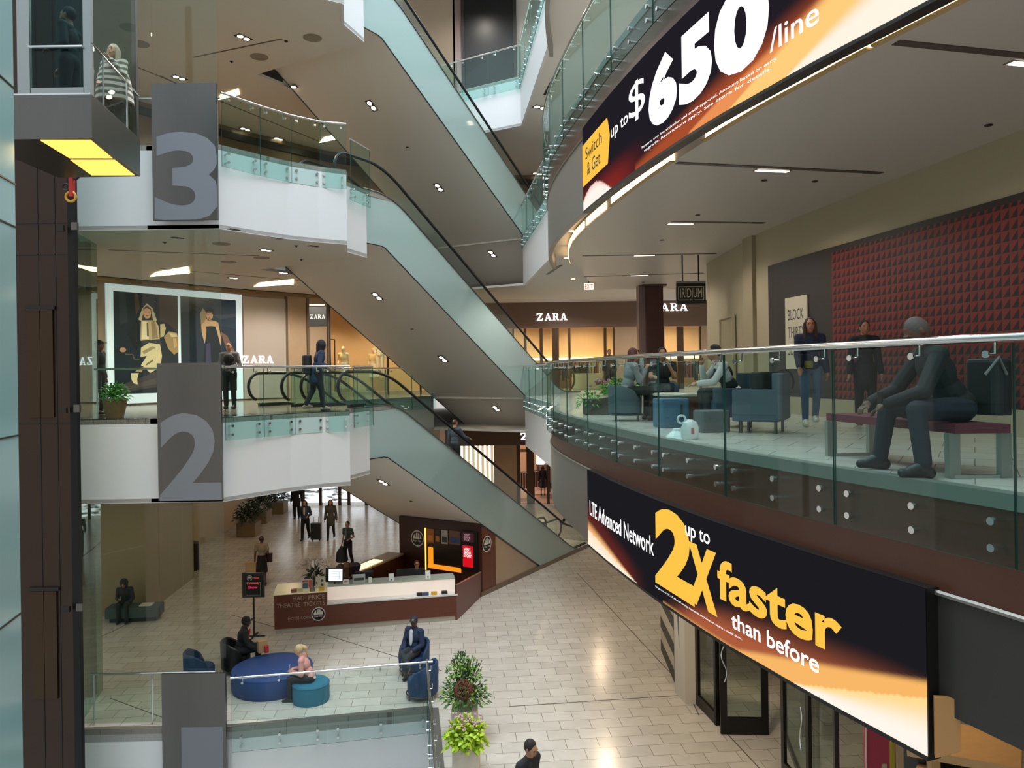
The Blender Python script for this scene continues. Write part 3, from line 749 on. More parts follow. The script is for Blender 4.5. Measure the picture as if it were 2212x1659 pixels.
def screen_mat(s):
    m = bpy.data.materials.new('led_picture'); m.use_nodes = True; nt = m.node_tree; nt.nodes.clear()
    o = nt.nodes.new('ShaderNodeOutputMaterial'); e = nt.nodes.new('ShaderNodeEmission'); a = nt.nodes.new('ShaderNodeVertexColor'); a.layer_name = 'picture'
    e.inputs[1].default_value = s; nt.links.new(a.outputs[0], e.inputs[0]); nt.links.new(e.outputs[0], o.inputs[0]); return m
def led_screen(label, s_start, s_end, z0, z1, img, texts, stren=.74):
    """x runs from s_start (far end) towards the camera"""
    LN = s_start-s_end; H = z1-z0; root = empty('led_screen', rpt((s_start+s_end)/2,SOFF)+Vector((0,0,z0)), label, 'screen')
    nx, ny = int(LN/.03), int(H/.02); vs = []; fs = []; cols = []
    for i in range(nx+1):
        p = rpt(s_start-LN*i/nx, SOFF)
        for j in range(ny+1):
            vs.append((p.x,p.y,z0+H*j/ny)); cols.append(img(LN*i/nx, H*j/ny)+(1,))
    for i in range(nx):
        for j in range(ny): k = i*(ny+1)+j; fs.append((k,k+1,k+ny+2,k+ny+1))
    l = root.location; me = bpy.data.meshes.new('display'); me.from_pydata([Vector(v)-l for v in vs],[],fs)
    at_ = me.color_attributes.new('picture','FLOAT_COLOR','POINT')
    at_.data.foreach_set('color',[x for c in cols for x in c])
    me.materials.append(screen_mat(stren)); o = bpy.data.objects.new('display',me); COL.objects.link(o); o.parent = root
    case = MB().strip(rpath(s_end,s_start,SOFF-.012), z0, z1, .115, -1)
    part(case, 'casing', M_dark, root)
    part(MB().strip(rpath(s_end,s_start,SOFF+.002), z0-.035, z0-.002, .13, -1), 'bottom_frame', M_dark, root)
    for body,x0,x1,y0,y1,m,bold in texts:
        if body == '#tag':
            P = [(x0,y0),(x1-.10,y0+.0),(x1,y0+.40*(y1-y0)+.12),(x1-.03,y1),(x0,y1)]
            v2, f2 = [], []
            n = 14
            for i in range(n+1):
                xx = x0+(x1-x0)*i/n; 
                lo = y0 if xx < x1-.10 else y0+(xx-(x1-.10))/.10*.38; hi = y1 if xx < x1-.06 else y1-(xx-(x1-.06))/.06*.28
                v2 += [(xx,lo),(xx,max(lo+.001,hi))]
                if i: f2.append((2*i-2,2*i,2*i+1,2*i-1))
            nm = 'tag_shape'
        elif body == '#2':
            v2, f2 = text_mesh('2', 1., .045); v2 = fit(v2,x0,x1,y0,y1); nm = 'lettering'
        else:
            v2, f2 = text_mesh(body, 1., bold); v2 = fit(v2,x0,x1,y0,y1); nm = 'lettering'
        jobs = [(v2,f2)]
        if ' ' in body and body[0] != '#':
            full = max(q[0] for q in text_mesh(body,1.,bold)[0]); lo_ = min(q[0] for q in text_mesh(body,1.,bold)[0]); jobs = []; ws_ = body.split(); Y = [q[1] for q in text_mesh(body,1.,bold)[0]]
            for i_,w_ in enumerate(ws_):
                vw, fw = text_mesh(w_,1.,bold); pre = max(q[0] for q in text_mesh(' '.join(ws_[:i_+1]),1.,bold)[0]); sh_ = pre-max(q[0] for q in vw)
                jobs.append(([(x0+(q[0]+sh_-lo_)/(full-lo_)*(x1-x0), y0+(q[1]-min(Y))/(max(Y)-min(Y))*(y1-y0)) for q in vw], fw))
            if len(ws_) > 5: nm = 'small_lettering'
        lift = .006 if body == '#tag' else (.010 if body[:1] != '#' else .008)
        for vj,fj in jobs:
            V = []
            for x,y in vj:
                p = rpt(s_start-x, SOFF+lift); V.append((p.x,p.y,z0+y))
            part(MB().add(V,fj), nm, m, root)
    return root
WL, YL, BK = emis('screen_white','#FFFFFF',1.0), emis('screen_yellow','#FFC64A',.74), mat('screen_black','#0A0806',.6)
def S(s0): return lambda a,b,z0,z1,zb: (s0-a, s0-b, z0-zb, z1-zb)
zl = CZ-2.875
def tl(body,sa,sb,za,zb_,m,bold=.012): return (body,12.1-sa,12.1-sb,CZ+za-zl,CZ+zb_-zl,m,bold)
led_screen('long curved display reading 2X faster below the middle floor balcony', 12.1, 4.78, zl, CZ-1.64, low_image, [
    tl('LTE Advanced Network',11.92,9.02,-2.36,-2.12,WL,.012), tl('#2',8.99,7.93,-2.68,-1.69,YL), tl('X',8.07,7.43,-2.64,-1.96,YL,.07),
    tl('up to',8.13,7.565,-1.955,-1.77,WL,.012), tl('faster',7.42,5.60,-2.43,-2.0,YL,.030), tl('than before',7.17,5.87,-2.665,-2.50,WL,.015),
    tl('Compared to 4G LTE. LTE Advanced coverage not available everywhere and requires a capable device.',8.99,6.99,-2.745,-2.715,WL,.006)])
zu = CZ+2.65
def tu(body,sa,sb,za,zb_,m,bold=.012): return (body,12.1-sa,12.1-sb,CZ+za-zu,CZ+zb_-zu,m,bold)
led_screen('long curved display reading $650 per line above the seating balcony', 12.1, .6, zu, CZ+4.02, up_image, [
    tu('#tag',12.09,10.51,3.04,3.72,YL), tu('Switch',11.88,10.90,3.43,3.62,BK,.004), tu('& Get',11.78,11.0,3.15,3.36,BK,.004),
    tu('up to',10.45,9.72,3.30,3.50,WL,.008), tu('$',9.68,9.10,3.28,3.80,WL,.0), tu('6',8.99,8.18,2.98,3.80,WL,.065), tu('5',8.13,7.38,2.98,3.80,WL,.06), tu('0',7.34,6.42,2.95,3.83,WL,.06),
    tu('/line',6.42,5.76,2.95,3.16,WL,.006),
    tu('Requires new line activation and credit approval. Amount based on early',9.23,6.32,2.845,2.885,WL,.006),
    tu('upgrade. Restrictions apply. See store for details.',9.15,6.40,2.785,2.825,WL,.006)])
# glowing cove strips behind the upper fascia
n_c = 0
for a,b,w in ((1.2,3.9,'nearest the camera end'),(4.3,5.75,'behind the word line'),(5.8,8.65,'behind the numerals'),(9.6,12.5,'behind the yellow tag')):
    r = empty('cove_light', rpt((a+b)/2,-.36)+Vector((0,0,R3)), 'warm cove light strip in the balcony ceiling edge, '+w, 'light', 'cove lights along the balcony ceiling')
    part(MB().strip(rpath(a,b,-.445), R3+.01, R3+.18, .012, -1), 'diffuser', M_warm, r)
    part(MB().strip(rpath(a,b,-.40), R3-.012, R3+.008, .06, -1), 'trough', mat('cove_trough','#B89A6A',.5), r)
for a,w in ((13.6,'first'),(15.4,'second'),(17.2,'third'),(19.0,'fourth')):
    r = empty('cove_light', rpt(a,-.44)+Vector((0,0,R3+.05)), 'dim cove strip along the rounded ceiling edge, %s past the yellow tag' % w, 'light', 'cove lights along the balcony ceiling')
    part(MB().strip(rpath(a-.8,a+.8,-.445), R3+.03, R3+.16, .012, -1), 'diffuser', emis('dim_cove','#FFCF8A',3.2), r)
# shallow slots in the dropped ceiling, each with a lens
for k,(u0,v0,u1,v1,ul,vl) in enumerate(((1462,352,1905,374,1668,369),(1452,479,1652,482,1470,484),(1258,553,1548,548,1392,552),(1262,598,1520,590,1381,595),(1935,92,2600,160,2230,140))):
    a, b = at(u0,v0,R3-.004), at(u1,v1,R3-.004)
    trim(MB().beam(a,b,.10,.008), mat('ceiling_slot','#4A4038',.5))
    c = at(ul,vl,R3-.008); d = (b-a).normalized()
    r = empty('slot_light', c, 'long soft lens in the dropped ceiling slot, %s from the mural end' % ('third','fourth','fifth','sixth','second')[k], 'light', 'slot lights in the dropped ceiling')
    part(MB().beam(c-d*.25,c+d*.25,.09,.012), 'lens', emis('slot_lens','#FFE9D2',3.), r); part(MB().beam(c-d*.28,c+d*.28,.11,.008), 'bezel', M_steel2, r)
    p = b-d*.16; trim(MB().beam(p-d*.12,p+d*.12,.11,.012), M_dark)
for k,(u,v) in enumerate(((1507,465),(1651,390),(2135,271),(1430,519),(1393,588),(1390,610),(1760,392))):
    p = at(u,v,R3-.006); tag(MB().cyl(p,.045,.012,12).build('sprinkler', M_dark), 'flat dark sprinkler cap on the dropped balcony ceiling, '+('in front of the hanging plate sign','under the middle of the slots','nearest to the mural corner','beside the fourth slot','above the brown column','last before the column','close to the wall top')[k], 'sprinkler', 'sprinkler caps of the dropped ceiling')
# ------------------------------------------------------------------ lettering for the clothes store, drawn as serif capitals
def serif_word(mb, org, xd, yd, w, h, n, lift=.01, word='ZARA'):
    G = {
     'Z': [[(0,1),(.86,1),(.86,.9),(0,.9)],[(0,1),(.0,.68),(.07,.68),(.16,.9),(.16,1)],[(.60,.93),(.86,.93),(.28,.07),(.02,.07)],[(.02,0),(.9,0),(.9,.1),(.02,.1)],[(.74,0),(.9,0),(.9,.34),(.83,.34),(.74,.1)]],
     'A': [[(.40,1),(.52,1),(.20,.04),(.11,.04)],[(.40,1),(.58,1),(.93,.04),(.70,.04)],[(.26,.36),(.72,.36),(.72,.27),(.23,.27)],[(0,0),(.32,0),(.32,.07),(0,.07)],[(.60,0),(1.02,0),(1.02,.07),(.60,.07)]],
     'R': [[(.12,1),(.34,1),(.34,0),(.12,0)],[(0,1),(.55,1),(.55,.92),(0,.92)],[(0,0),(.46,0),(.46,.07),(0,.07)],[(.34,.55),(.56,.55),(.56,.46),(.34,.46)],
           [(.55,1),(.72,.96),(.84,.86),(.84,.66),(.72,.52),(.55,.46),(.55,.55),(.60,.60),(.62,.75),(.60,.88),(.55,.92)],[(.42,.5),(.64,.5),(.90,.07),(1.0,.07),(1.0,0),(.72,0)]]}
    k = len(word); cw = w/k; org, xd, yd, n = Vector(org), Vector(xd).normalized(), Vector(yd).normalized(), Vector(n)
    for i,ch in enumerate(word):
        for q,P in enumerate(G[ch]):
            pts = [org+xd*(i*cw+x*cw*.86)+yd*(y*h)+n*lift for x,y in P]
            mb.extr(pts, n*(.012+.001*q))
    return mb
def frame(A, B, z):
    A, B = Vector((A[0],A[1],z)), Vector((B[0],B[1],z)); x = (B-A).normalized(); n = Vector((x.y,-x.x,0))
    return A, x, n, (B-A).length
UP = Vector((0,0,1))
ZL = emis('shop_letters','#F2F5FF',2.0)
def along(A,B,u):
    """distance from A towards B of photo column u"""
    A, B = Vector((A[0],A[1],0)), Vector((B[0],B[1],0)); a = (u-1106)/F; d = (B-A).normalized()
    return -(A.x-a*A.y)/(d.x-a*d.y)
# store walls of the middle floor
A0,A1,B1,C1,D1,E1 = (-15.5,21.0),(-12.5,23.0),(-9.55,27.2),(-8.35,28.5),(-7.13,29.9),(-1.6,34.0)
M_taupe = mat('taupe_wall','#8E7C68',.5); M_gloss = mat('gloss_grey_panel','#A79C94',.12,spec=.7); M_gold = mat('gold_head_trim','#8A6E44',.35,.5)
struct(MB().strip([A0,A1,B1,C1], L2, S3, .2), 'wall_back', M_taupe)
struct(MB().strip([C1,D1], L2, S3, .2), 'wall_back', M_stone)
trim(MB().strip([A0,A1,B1,C1,D1,E1], S3-.13, S3-.02, .06,-1), M_gold); trim(MB().strip([A0,A1,B1,C1,D1,E1], S3-.02, S3, .12,-1), M_dark)
org,xd,n,_ = frame(A1,B1,L2)
def sheet(root, name, m, a0, a1, z0, z1, th, off=.0, O=None, X=None, N=None):
    O, X, N = O or org, X or xd, N or n
    P = [O+X*a0+UP*(z0)+N*off, O+X*a1+UP*z0+N*off, O+X*a1+UP*z1+N*off, O+X*a0+UP*z1+N*off]
    return part(MB().extr(P, N*th), name, m, root)
a0,a1 = along(A1,B1,229), along(A1,B1,521); lb = empty('poster_lightbox', org+xd*(a0+a1)/2, 'white lightbox wall with two tall fashion posters', 'poster')
sheet(lb,'box',mat('lightbox_white','#C9DAE0',.5,emit=.35,ecol='#CFE4EE'), a0,a1,.06,S3-L2-.2,.10)
def poster(p0,p1,z0,z1,shapes,bg):
    x0,x1 = along(A1,B1,p0),along(A1,B1,p1)
    pr = MB(); pr.extr([org+xd*x0+UP*z0+n*.10,org+xd*x1+UP*z0+n*.10,org+xd*x1+UP*z1+n*.10,org+xd*x0+UP*z1+n*.10], n*.008)
    ms = [mat('print_'+bg,bg,.25,emit=.12,ecol=bg)]
    for k,(col,pts) in enumerate(shapes):
        m = mat('print_'+col,col,.25,emit=.12,ecol=col)
        if m not in ms: ms.append(m)
        pr.mi = ms.index(m)
        P = [org+xd*(x0+x*(x1-x0))+UP*(z0+y*(z1-z0))+n*(.109+.0006*k) for x,y in pts]
        tri = tessellate_polygon([P]); pr.add(P,[tuple(t) for t in tri])
    return part(pr,'poster',ms,lb)
def ell(cx,cy,rx,ry,n=18): return [(cx+rx*math.cos(2*math.pi*k/n),cy+ry*math.sin(2*math.pi*k/n)) for k in range(n)]
def zp(x0,x1,y0,y1): return lambda *pp: [((x-x0)/(x1-x0),1-(y-y0)/(y1-y0)) for x,y in pp]
q = zp(175,915,125,1460)
def qe(q,cx,cy,rx,ry): return q(*[(cx+rx*math.cos(2*math.pi*k/16),cy+ry*math.sin(2*math.pi*k/16)) for k in range(16)])
z1p = S3-L2-.42
poster(243.5,382,.36,z1p,[
 ('#3A2F2A',q((690,125),(915,125),(915,640),(800,520),(690,480))),('#27323C',q((230,125),(300,125),(330,520),(240,560))),('#4A3A30',q((400,125),(440,125),(470,330),(420,420))),
 ('#3B3838',q((175,1385),(360,1290),(690,1150),(915,1230),(915,1350),(500,1400),(175,1460))),('#4B4540',q((300,1370),(700,1240),(915,1290),(915,1320),(690,1330),(330,1400))),
 ('#141A20',q((330,640),(480,480),(480,760),(420,900),(350,760))),('#1A2026',q((660,500),(720,480),(800,700),(870,1040),(700,1040),(690,720))),
 ('#9A8158',q((740,700),(800,620),(900,640),(915,720),(915,900),(860,940),(790,860))),('#C9B78C',q((800,640),(890,650),(905,690),(830,700))),('#B99B6C',q((850,700),(890,720),(900,820),(860,850))),
 ('#C2B488',q((697,530),(745,520),(765,580),(740,690),(697,710))),
 ('#B8B495',q((445,480),(490,330),(545,255),(610,320),(660,480),(620,520),(590,330),(545,290),(510,340),(480,500))),
 ('#B7A77E',q((475,490),(640,480),(680,560),(690,730),(575,745),(465,760),(468,620))),('#8B7A58',q((590,500),(640,490),(670,720),(600,735))),('#DDD3B0',q((490,500),(545,505),(560,730),(480,740))),
 ('#5E5140',q((538,520),(556,520),(562,700),(540,700))),
 ('#C79C78',qe(q,545,385,46,78)),('#5B4636',q((500,330),(545,285),(592,330),(592,345),(545,320),(500,345))),('#6B4534',qe(q,546,425,16,6)),('#2B2320',qe(q,526,372,11,5)),('#2B2320',qe(q,566,372,11,5)),
 ('#2C3138',q((470,760),(690,740),(720,800),(560,780),(480,800))),
 ('#C9BE93',q((470,850),(560,785),(690,800),(712,960),(690,1110),(570,1190),(505,1115),(465,1085),(535,960),(462,975))),('#8F8460',q((480,900),(600,830),(640,850),(500,940))),('#6D6450',q((520,1070),(600,1010),(610,1030),(530,1090))),
 ('#9B8A5F',q((440,1120),(500,1110),(470,1180),(400,1170))),('#CFC39A',q((352,1190),(440,1190),(420,1270),(425,1340),(380,1325),(355,1270))),
 ('#A78067',qe(q,265,885,36,32)),('#5A5148',q((290,930),(380,940),(395,1000),(450,1000),(450,1012),(385,1012),(370,952),(290,945)))],'#18222B')
q = zp(955,1590,190,1470)
poster(388,507.5,.36,z1p,[
 ('#27374A',q((1300,190),(1590,220),(1590,600),(1400,560))),('#1A2530',q((955,400),(1100,380),(1150,1470),(955,1470))),('#3E4653',q((1320,420),(1590,380),(1590,420),(1400,470))),
 ('#20262C',q((1060,260),(1180,330),(1090,340),(1170,420),(1080,400))),
 ('#6B5243',q((1400,640),(1480,700),(1560,900),(1590,1100),(1470,900))),
 ('#9A8360',q((1170,400),(1200,330),(1235,380),(1240,560),(1232,700),(1218,820),(1180,650))),
 ('#C9A47E',q((1230,500),(1290,490),(1340,500),(1375,520),(1400,700),(1408,760),(1390,920),(1350,930),(1362,780),(1345,640),(1335,580),(1240,590),(1225,560))),
 ('#C9A47E',q((1180,560),(1215,520),(1240,560),(1236,640),(1216,815),(1190,700))),
 ('#191F29',q((1235,580),(1290,570),(1342,575),(1375,720),(1410,900),(1450,1470),(1170,1470),(1215,820),(1240,720))),('#3A3A55',q((1230,820),(1280,800),(1290,1400),(1220,1400))),
 ('#C69C76',qe(q,1275,430,38,58)),('#20191A',q((1232,385),(1250,335),(1285,318),(1318,350),(1318,400),(1300,372),(1240,378))),('#5D5040',q((1236,378),(1310,374),(1312,388),(1236,392))),
 ('#7A4136',qe(q,1272,462,13,5)),('#2A201E',qe(q,1258,418,9,4)),('#2A201E',qe(q,1292,418,9,4)),('#C9A47E',q((1205,540),(1235,470),(1252,478),(1240,560)))],'#232F3E')
# glossy panel with the store name, stone piers, blade sign
o2,x2,n2,l2 = frame(B1,C1,L2)
sheet_r = empty('store_name_panel', o2+x2*l2/2, 'glossy grey wall panel carrying white store letters', 'panel')
sheet(sheet_r,'panel',M_gloss, .05,l2-.05,.05,S3-L2-.25,.05,0,o2,x2,n2)
zz = CZ+.43-L2
part(serif_word(MB(), o2+x2*(-.02)+UP*zz, x2, UP, 1.25,.27,n2,.06), 'lettering', ZL, sheet_r)
o3,x3,n3,l3 = frame(C1,D1,L2)
for f in (.0,.5,1.0): trim(MB().beam(o3+x3*l3*f,o3+x3*l3*f+UP*(S3-L2-.14),.10,.08,up=n3), mat('pier_joint','#5E4E3C',.5))
bs = ad(687,684,27.6); r = empty('blade_sign', bs, 'small black blade sign with the store name on the stone pier', 'sign')
sw = 37/F*27.6; part(MB().box(bs,(sw,.09,42/F*27.6)), 'board', M_black, r)
part(serif_word(MB(), bs+Vector((-sw*.44,-.046,-.075)), (1,0,0), UP, sw*.9,.15,Vector((0,-1,0)),.001), 'lettering', emis('sign_ivory','#EDE6D6',1.2), r)
part(MB().beam(bs+Vector((-sw/2,.02,.42)),bs+Vector((sw*.4,.02,.42)),.05,.06), 'arm', M_steel2, r)
# display window with mannequins (warm interior)
o4,x4,n4,l4 = frame(D1,E1,L2)
M_peach = mat('shop_interior_wall','#CBA276',.7); M_shopf = mat('shop_floor','#A88A66',.4)
struct(MB().extr([o4-n4*3.6+UP*0,o4+x4*l4-n4*3.6,o4+x4*l4-n4*3.6+UP*(S3-L2),o4-n4*3.6+UP*(S3-L2)], n4*-.1), 'wall_back', M_peach)
struct(MB().extr([o4-n4*.1,o4-n4*3.6,o4-n4*3.6+UP*(S3-L2),o4-n4*.1+UP*(S3-L2)], x4*-.08), 'wall_back', M_peach)
struct(MB().extr([o4+n4*0,o4+x4*l4,o4+x4*l4-n4*3.6,o4-n4*3.6], UP*.14), 'floor', M_shopf)
for i,(ua,ub) in enumerate(((713,838),(838,905),(908,1000))):
    f0,f1 = along(D1,E1,ua),along(D1,E1,ub)
    struct(MB().extr([o4+x4*(f0+.03)+UP*.14,o4+x4*(f1-.03)+UP*.14,o4+x4*(f1-.03)+UP*(S3-L2-.15),o4+x4*(f0+.03)+UP*(S3-L2-.15)], n4*.02), 'window_%d'%(4+i), M_glass3)
    trim(MB().beam(o4+x4*f0,o4+x4*f0+UP*(S3-L2-.14),.06,.07,up=n4), M_dark)
rk = empty('display_rail', o4+x4*.9-n4*2.5+UP*.14, 'thin dark freestanding display frame in the shop window', 'display frame')
for f in (.55,1.35): part(MB().beam(o4+x4*f-n4*2.5+UP*.14,o4+x4*f-n4*2.5+UP*2.35,.04,.04,up=n4), 'upright', M_dark, rk)
part(MB().beam(o4+x4*.2-n4*2.5+UP*2.36,o4+x4*1.35-n4*2.5+UP*2.36,.03,.03), 'crossbar', M_dark, rk)
# far shop front with the lit name, seen above the seating balcony
FY = 34.0
def fx(u): return ad(u,803,FY).x
def fz(v,u=1200): return ad(u,v,FY).z
struct(MB().box(((fx(1000)+fx(1560))/2,FY+.2,(fz(708)+S3)/2),(fx(1560)-fx(1000),.4,S3-fz(708))), 'wall_far', mat('mauve_brown_band','#6E5748',.5))
for a,b in ((1000,1108),(1329,1434),(1516,1575)): struct(MB().box(((fx(a)+fx(b))/2,FY+.2,(L2+fz(708))/2),(fx(b)-fx(a),.4,fz(708)-L2)), 'wall_far', M_stone)
sg = empty('store_sign', (fx(1194),FY-.03,fz(684)), 'glowing white store name over the far shop windows', 'sign')
part(serif_word(MB(), (fx(1161),FY,fz(692)), (1,0,0), UP, fx(1229)-fx(1161), fz(677)-fz(692), Vector((0,-1,0)), .02), 'lettering', ZL, sg)
sg = empty('store_sign', (fx(1450),FY-.03,fz(667)), 'second glowing store name, half hidden by the brown column', 'sign')
part(serif_word(MB(), (fx(1409),FY,fz(675)), (1,0,0), UP, fx(1490)-fx(1409), fz(659)-fz(675), Vector((0,-1,0)), .02), 'lettering', ZL, sg)
wn_ = 7
for a,b in ((1110,1134),(1137,1168),(1172,1194),(1208,1229),(1233,1306),(1311,1328),(1434,1466),(1476,1514)):
    struct(MB().box(((fx(a)+fx(b))/2,FY+.15,(L2+fz(712))/2),(fx(b)-fx(a),.02,fz(712)-L2)), 'window_%d'%wn_, M_glass3); wn_ += 1
for u,w_ in ((1109,.1),(1135.5,.12),(1170,.14),(1201,.3),(1231,.1),(1308.5,.12),(1328,.1),(1434,.1),(1471,.28),(1515,.1)):
    trim(MB().box((fx(u),FY+.1,(L2+fz(709))/2),(w_,.16,fz(709)-L2)), mat('bronze_mullion','#4F3A2A',.4,.4))
struct(MB().box(((fx(1000)+fx(1600))/2,FY+5.2,(L2+S3)/2),(fx(1600)-fx(1000)+2,.2,S3-L2)), 'wall_far', M_peach)
shl = empty('wall_shelf_light', (fx(1220),FY+4.9,CZ+.6), 'bright light strip over the clothes rail inside the far shop', 'light')
part(MB().box(((fx(1110)+fx(1560))/2,FY+4.9,CZ+.62),(fx(1560)-fx(1110)+2,.12,.10)), 'strip', emis('shelf_light','#FFE2B0',5), shl)
cl = ['#3A2B2A','#6B3B36','#2A2F3A','#8A7D70','#1E1B1C','#5A4136','#A3978A','#3E2F3A','#74442F','#2E3A38']
for seg,(a,b) in enumerate(((1112,1330),(1434,1520))):
    rr_ = empty('clothes_rail', (fx((a+b)/2),FY+4.2,L2), 'clothes rail at the back of the far shop, '+('behind the wide window','beside the brown column')[seg], 'clothes rail')
    X0,X1 = fx(a)*1.12,fx(b)*1.12
    part(MB().tube([(X0,FY+4.4,L2+1.35),(X1,FY+4.4,L2+1.35)],.02,6), 'rail', M_dark, rr_)
    for xx_ in (X0,X1): part(MB().box((xx_,FY+4.4,L2+.68),(.04,.04,1.36)), 'post', M_dark, rr_)
    x = X0; k = 0
    while x < X1-.2 and k < 46:
        w_ = random.uniform(.09,.16); h_ = random.uniform(.6,1.0); c = random.choice(cl)
        part(MB().rbox((x+w_/2,FY+4.4,L2+1.3-h_/2),(w_*.9,.42,h_),.04), 'garment', mat('cloth_'+c,c,.8), rr_); x += w_; k += 1
tb_ = empty('display_table', (fx(1280),FY+2.2,L2), 'low display table with a cream cloth inside the far shop', 'table')
part(MB().rbox((fx(1275),FY+1.6,L2+.38),(1.3,.8,.75),.04), 'top', mat('cream_cloth','#D8C7A5',.8), tb_); part(MB().rbox((fx(1258),FY+1.7,L2+.92),(.8,.5,.32),.04), 'folded_clothes', mat('cloth_dark','#2B2322',.8), tb_)
# exit sign, plate sign, brown column
ex = at(1272,625,R3+.02); ex = ad(1272,619,24.0); r = empty('exit_sign', ex, 'white ceiling sign with red EXIT letters', 'sign')
part(MB().box(ex,(.29,.06,.2)), 'body', mat('exit_box','#F0E6DA',.5,emit=.8,ecol='#FFEFE0'), r); mb = flat_text(MB(),'EXIT',ex+Vector((0,-.026,0)),(1,0,0),UP,-.12,.12,-.07,.07,(0,-1,0),.006,.01)
part(mb,'lettering',emis('exit_red','#E0422A',1.2),r); part(MB().cyl(ex+Vector((0,0,.13)),.012,.07,8),'stem',M_dark,r)
pl = ad(1492,634,19.0); r = empty('plate_sign', pl, 'hanging black plate sign reading IRIDIUM', 'sign'); w_,h_ = 63/F*19,45/F*19
part(MB().box(pl,(w_,.08,h_)),'board',mat('black_board','#141210',.35),r); part(MB().box(pl+Vector((0,.0,h_/2+.02)),(w_,.1,.05)),'cap',M_steel2,r)
GO = mat('sign_gold','#8C8168',.5,emit=.12,ecol='#A89A78'); mb = MB(); y_ = Vector((0,-.042,0))
for a,b in (((-.43,-.32),(-.43,.32)),((-.43,.32),(.43,.32)),((.43,.32),(.43,-.32)),((-.43,-.32),(-.08,-.32)),((.08,-.32),(.43,-.32))):
    mb.beam(pl+y_+Vector((a[0]*w_,0,a[1]*h_)),pl+y_+Vector((b[0]*w_,0,b[1]*h_)),.016,.012)
part(mb,'border',GO,r); part(flat_text(MB(),'IRIDIUM',pl+y_,(1,0,0),UP,-.37*w_,.37*w_,-.2*h_,.24*h_,(0,-1,0),.003),'lettering',GO,r)
part(flat_text(MB(),'SPA',pl+y_,(1,0,0),UP,-.06*w_,.06*w_,-.35*h_,-.28*h_,(0,-1,0),.003),'small_lettering',GO,r)
part(MB().beam(pl+Vector((-.2,0,h_/2+.02)),Vector((pl.x-.2,pl.y,R3)),.03,.03).beam(pl+Vector((.2,0,h_/2+.02)),Vector((pl.x+.2,pl.y,R3)),.03,.03),'hanger',M_dark,r)
cx_ = ad(1413,700,25.5).x
struct(MB().box((cx_,25.7,(L2+R3)/2),(.56,.7,R3-L2)), 'column', mat('dark_red_brown','#3A1A14',.4)); struct(MB().box((cx_-.38,25.8,(L2+R3)/2),(.22,.5,R3-L2)), 'column', mat('mauve_metal','#7C6A66',.35,.4))
trim(MB().box((cx_,25.7,R3-.03),(.8,.8,.05)), mat('dark_red_brown'))
# board on the mural
bw = wfind(1729); s_a, s_b = wfind(1752), wfind(1705); r = empty('notice_board', wpt((s_a+s_b)/2)+Vector((0,0,CZ)), 'cream board lettered BLOCK THIRTY SEVEN on the dark mural', 'sign')
pa, pb = wpt(s_b,.05), wpt(s_a,.05); xw = (pb-pa).normalized(); nw = Vector((xw.y,-xw.x,0)); nw = nw if nw.x < 0 else -nw
za, zb2 = CZ-.02, CZ+1.33; ww = (pb-pa).length
part(MB().extr([pa+UP*za,pb+UP*za,pb+UP*zb2,pa+UP*zb2], nw*.02),'board',mat('cream_board','#C9BFA8',.6),r)
for k,(t,wf) in enumerate((('BLOCK',.72),('THIRTY',.76),('SEVEN',.66))):
    zc = zb2-.43-k*.33; part(flat_text(MB(),t,Vector((pa.x,pa.y,0))+nw*.02,xw,UP,ww*.14,ww*(.14+wf),zc,zc+.20,nw,.004,.0),'lettering',mat('dark_ink','#26221E',.6),r)
# beige service door in the side wall
da, db = wfind(1592), wfind(1563); r0 = [wpt(da,.02),wpt(db,.02)]
trim(MB().strip([wpt(da,.01),wpt(db,.01)], L2+.0, ad(1578,688,wpt((da+db)/2).y).z, .05, 1), mat('door_beige','#8F8469',.55))
zt_ = ad(1578,685,wpt((da+db)/2).y).z; dd = (r0[1]-r0[0]).normalized(); nn_ = Vector((-dd.y,dd.x,0))
for p in r0: trim(MB().beam(p+nn_*.04,p+nn_*.04+UP*(zt_),.05,.06,up=nn_) if False else MB().box(Vector((p.x,p.y,(L2+zt_)/2))+nn_*.05,(.06,.06,zt_-L2)), M_beige)
trim(MB().beam(r0[0]+nn_*.05+UP*zt_,r0[1]+nn_*.05+UP*zt_,.06,.06), M_beige)
# ------------------------------------------------------------------ third floor shops and the top floor end wall
struct(MB().strip([A0,A1,B1,D1,E1,(9,34.3)], L3, S4, .2), 'wall_back', mat('amber_brown_wall','#6A5238',.4))
trim(MB().strip([A0,A1,B1,D1,E1,(9,34.3)], S4-.42, S4-.18, .1,-1), M_dark)
o5,x5,n5,l5 = frame(B1,D1,L3)
for k in range(7):
    p = o5+x5*(k*.62-.8)+n5*.05
    trim(MB().extr([p+x5*.06,p+x5*.5,p+x5*.5+UP*2.3,p+x5*.06+UP*2.3], n5*.03), mat('amber_panel','#7E5A30',.35)); trim(MB().extr([p+x5*.53,p+x5*.6,p+x5*.6+UP*2.6,p+x5*.53+UP*2.6], n5*.06), mat('pale_wood_strip','#A88A58',.5))
struct(MB().box((-9,36,L4+5),(34,.3,10)), 'wall_far', M_white2)
for u,w_ in ((930,2.2),(1003,.9)): struct(MB().box((ad(u,100,33.5).x,33.5,L4+5),(w_,1.0,10)), 'column', mat('warm_grey_pier','#8B7B6A',.6) if w_ > 2 else mat('mauve_metal'))
dk = empty('dark_shopfront', (ad(1053,100,33).x,33,L4), 'tall black shop window on the top floor', 'window'); bx0,bx1 = ad(1000,60,33).x,ad(1112,60,33).x
part(MB().box(((bx0+bx1)/2,33,L4+4),(bx1-bx0,.1,8)),'pane',mat('black_glass','#08090D',.35,spec=.3),dk)
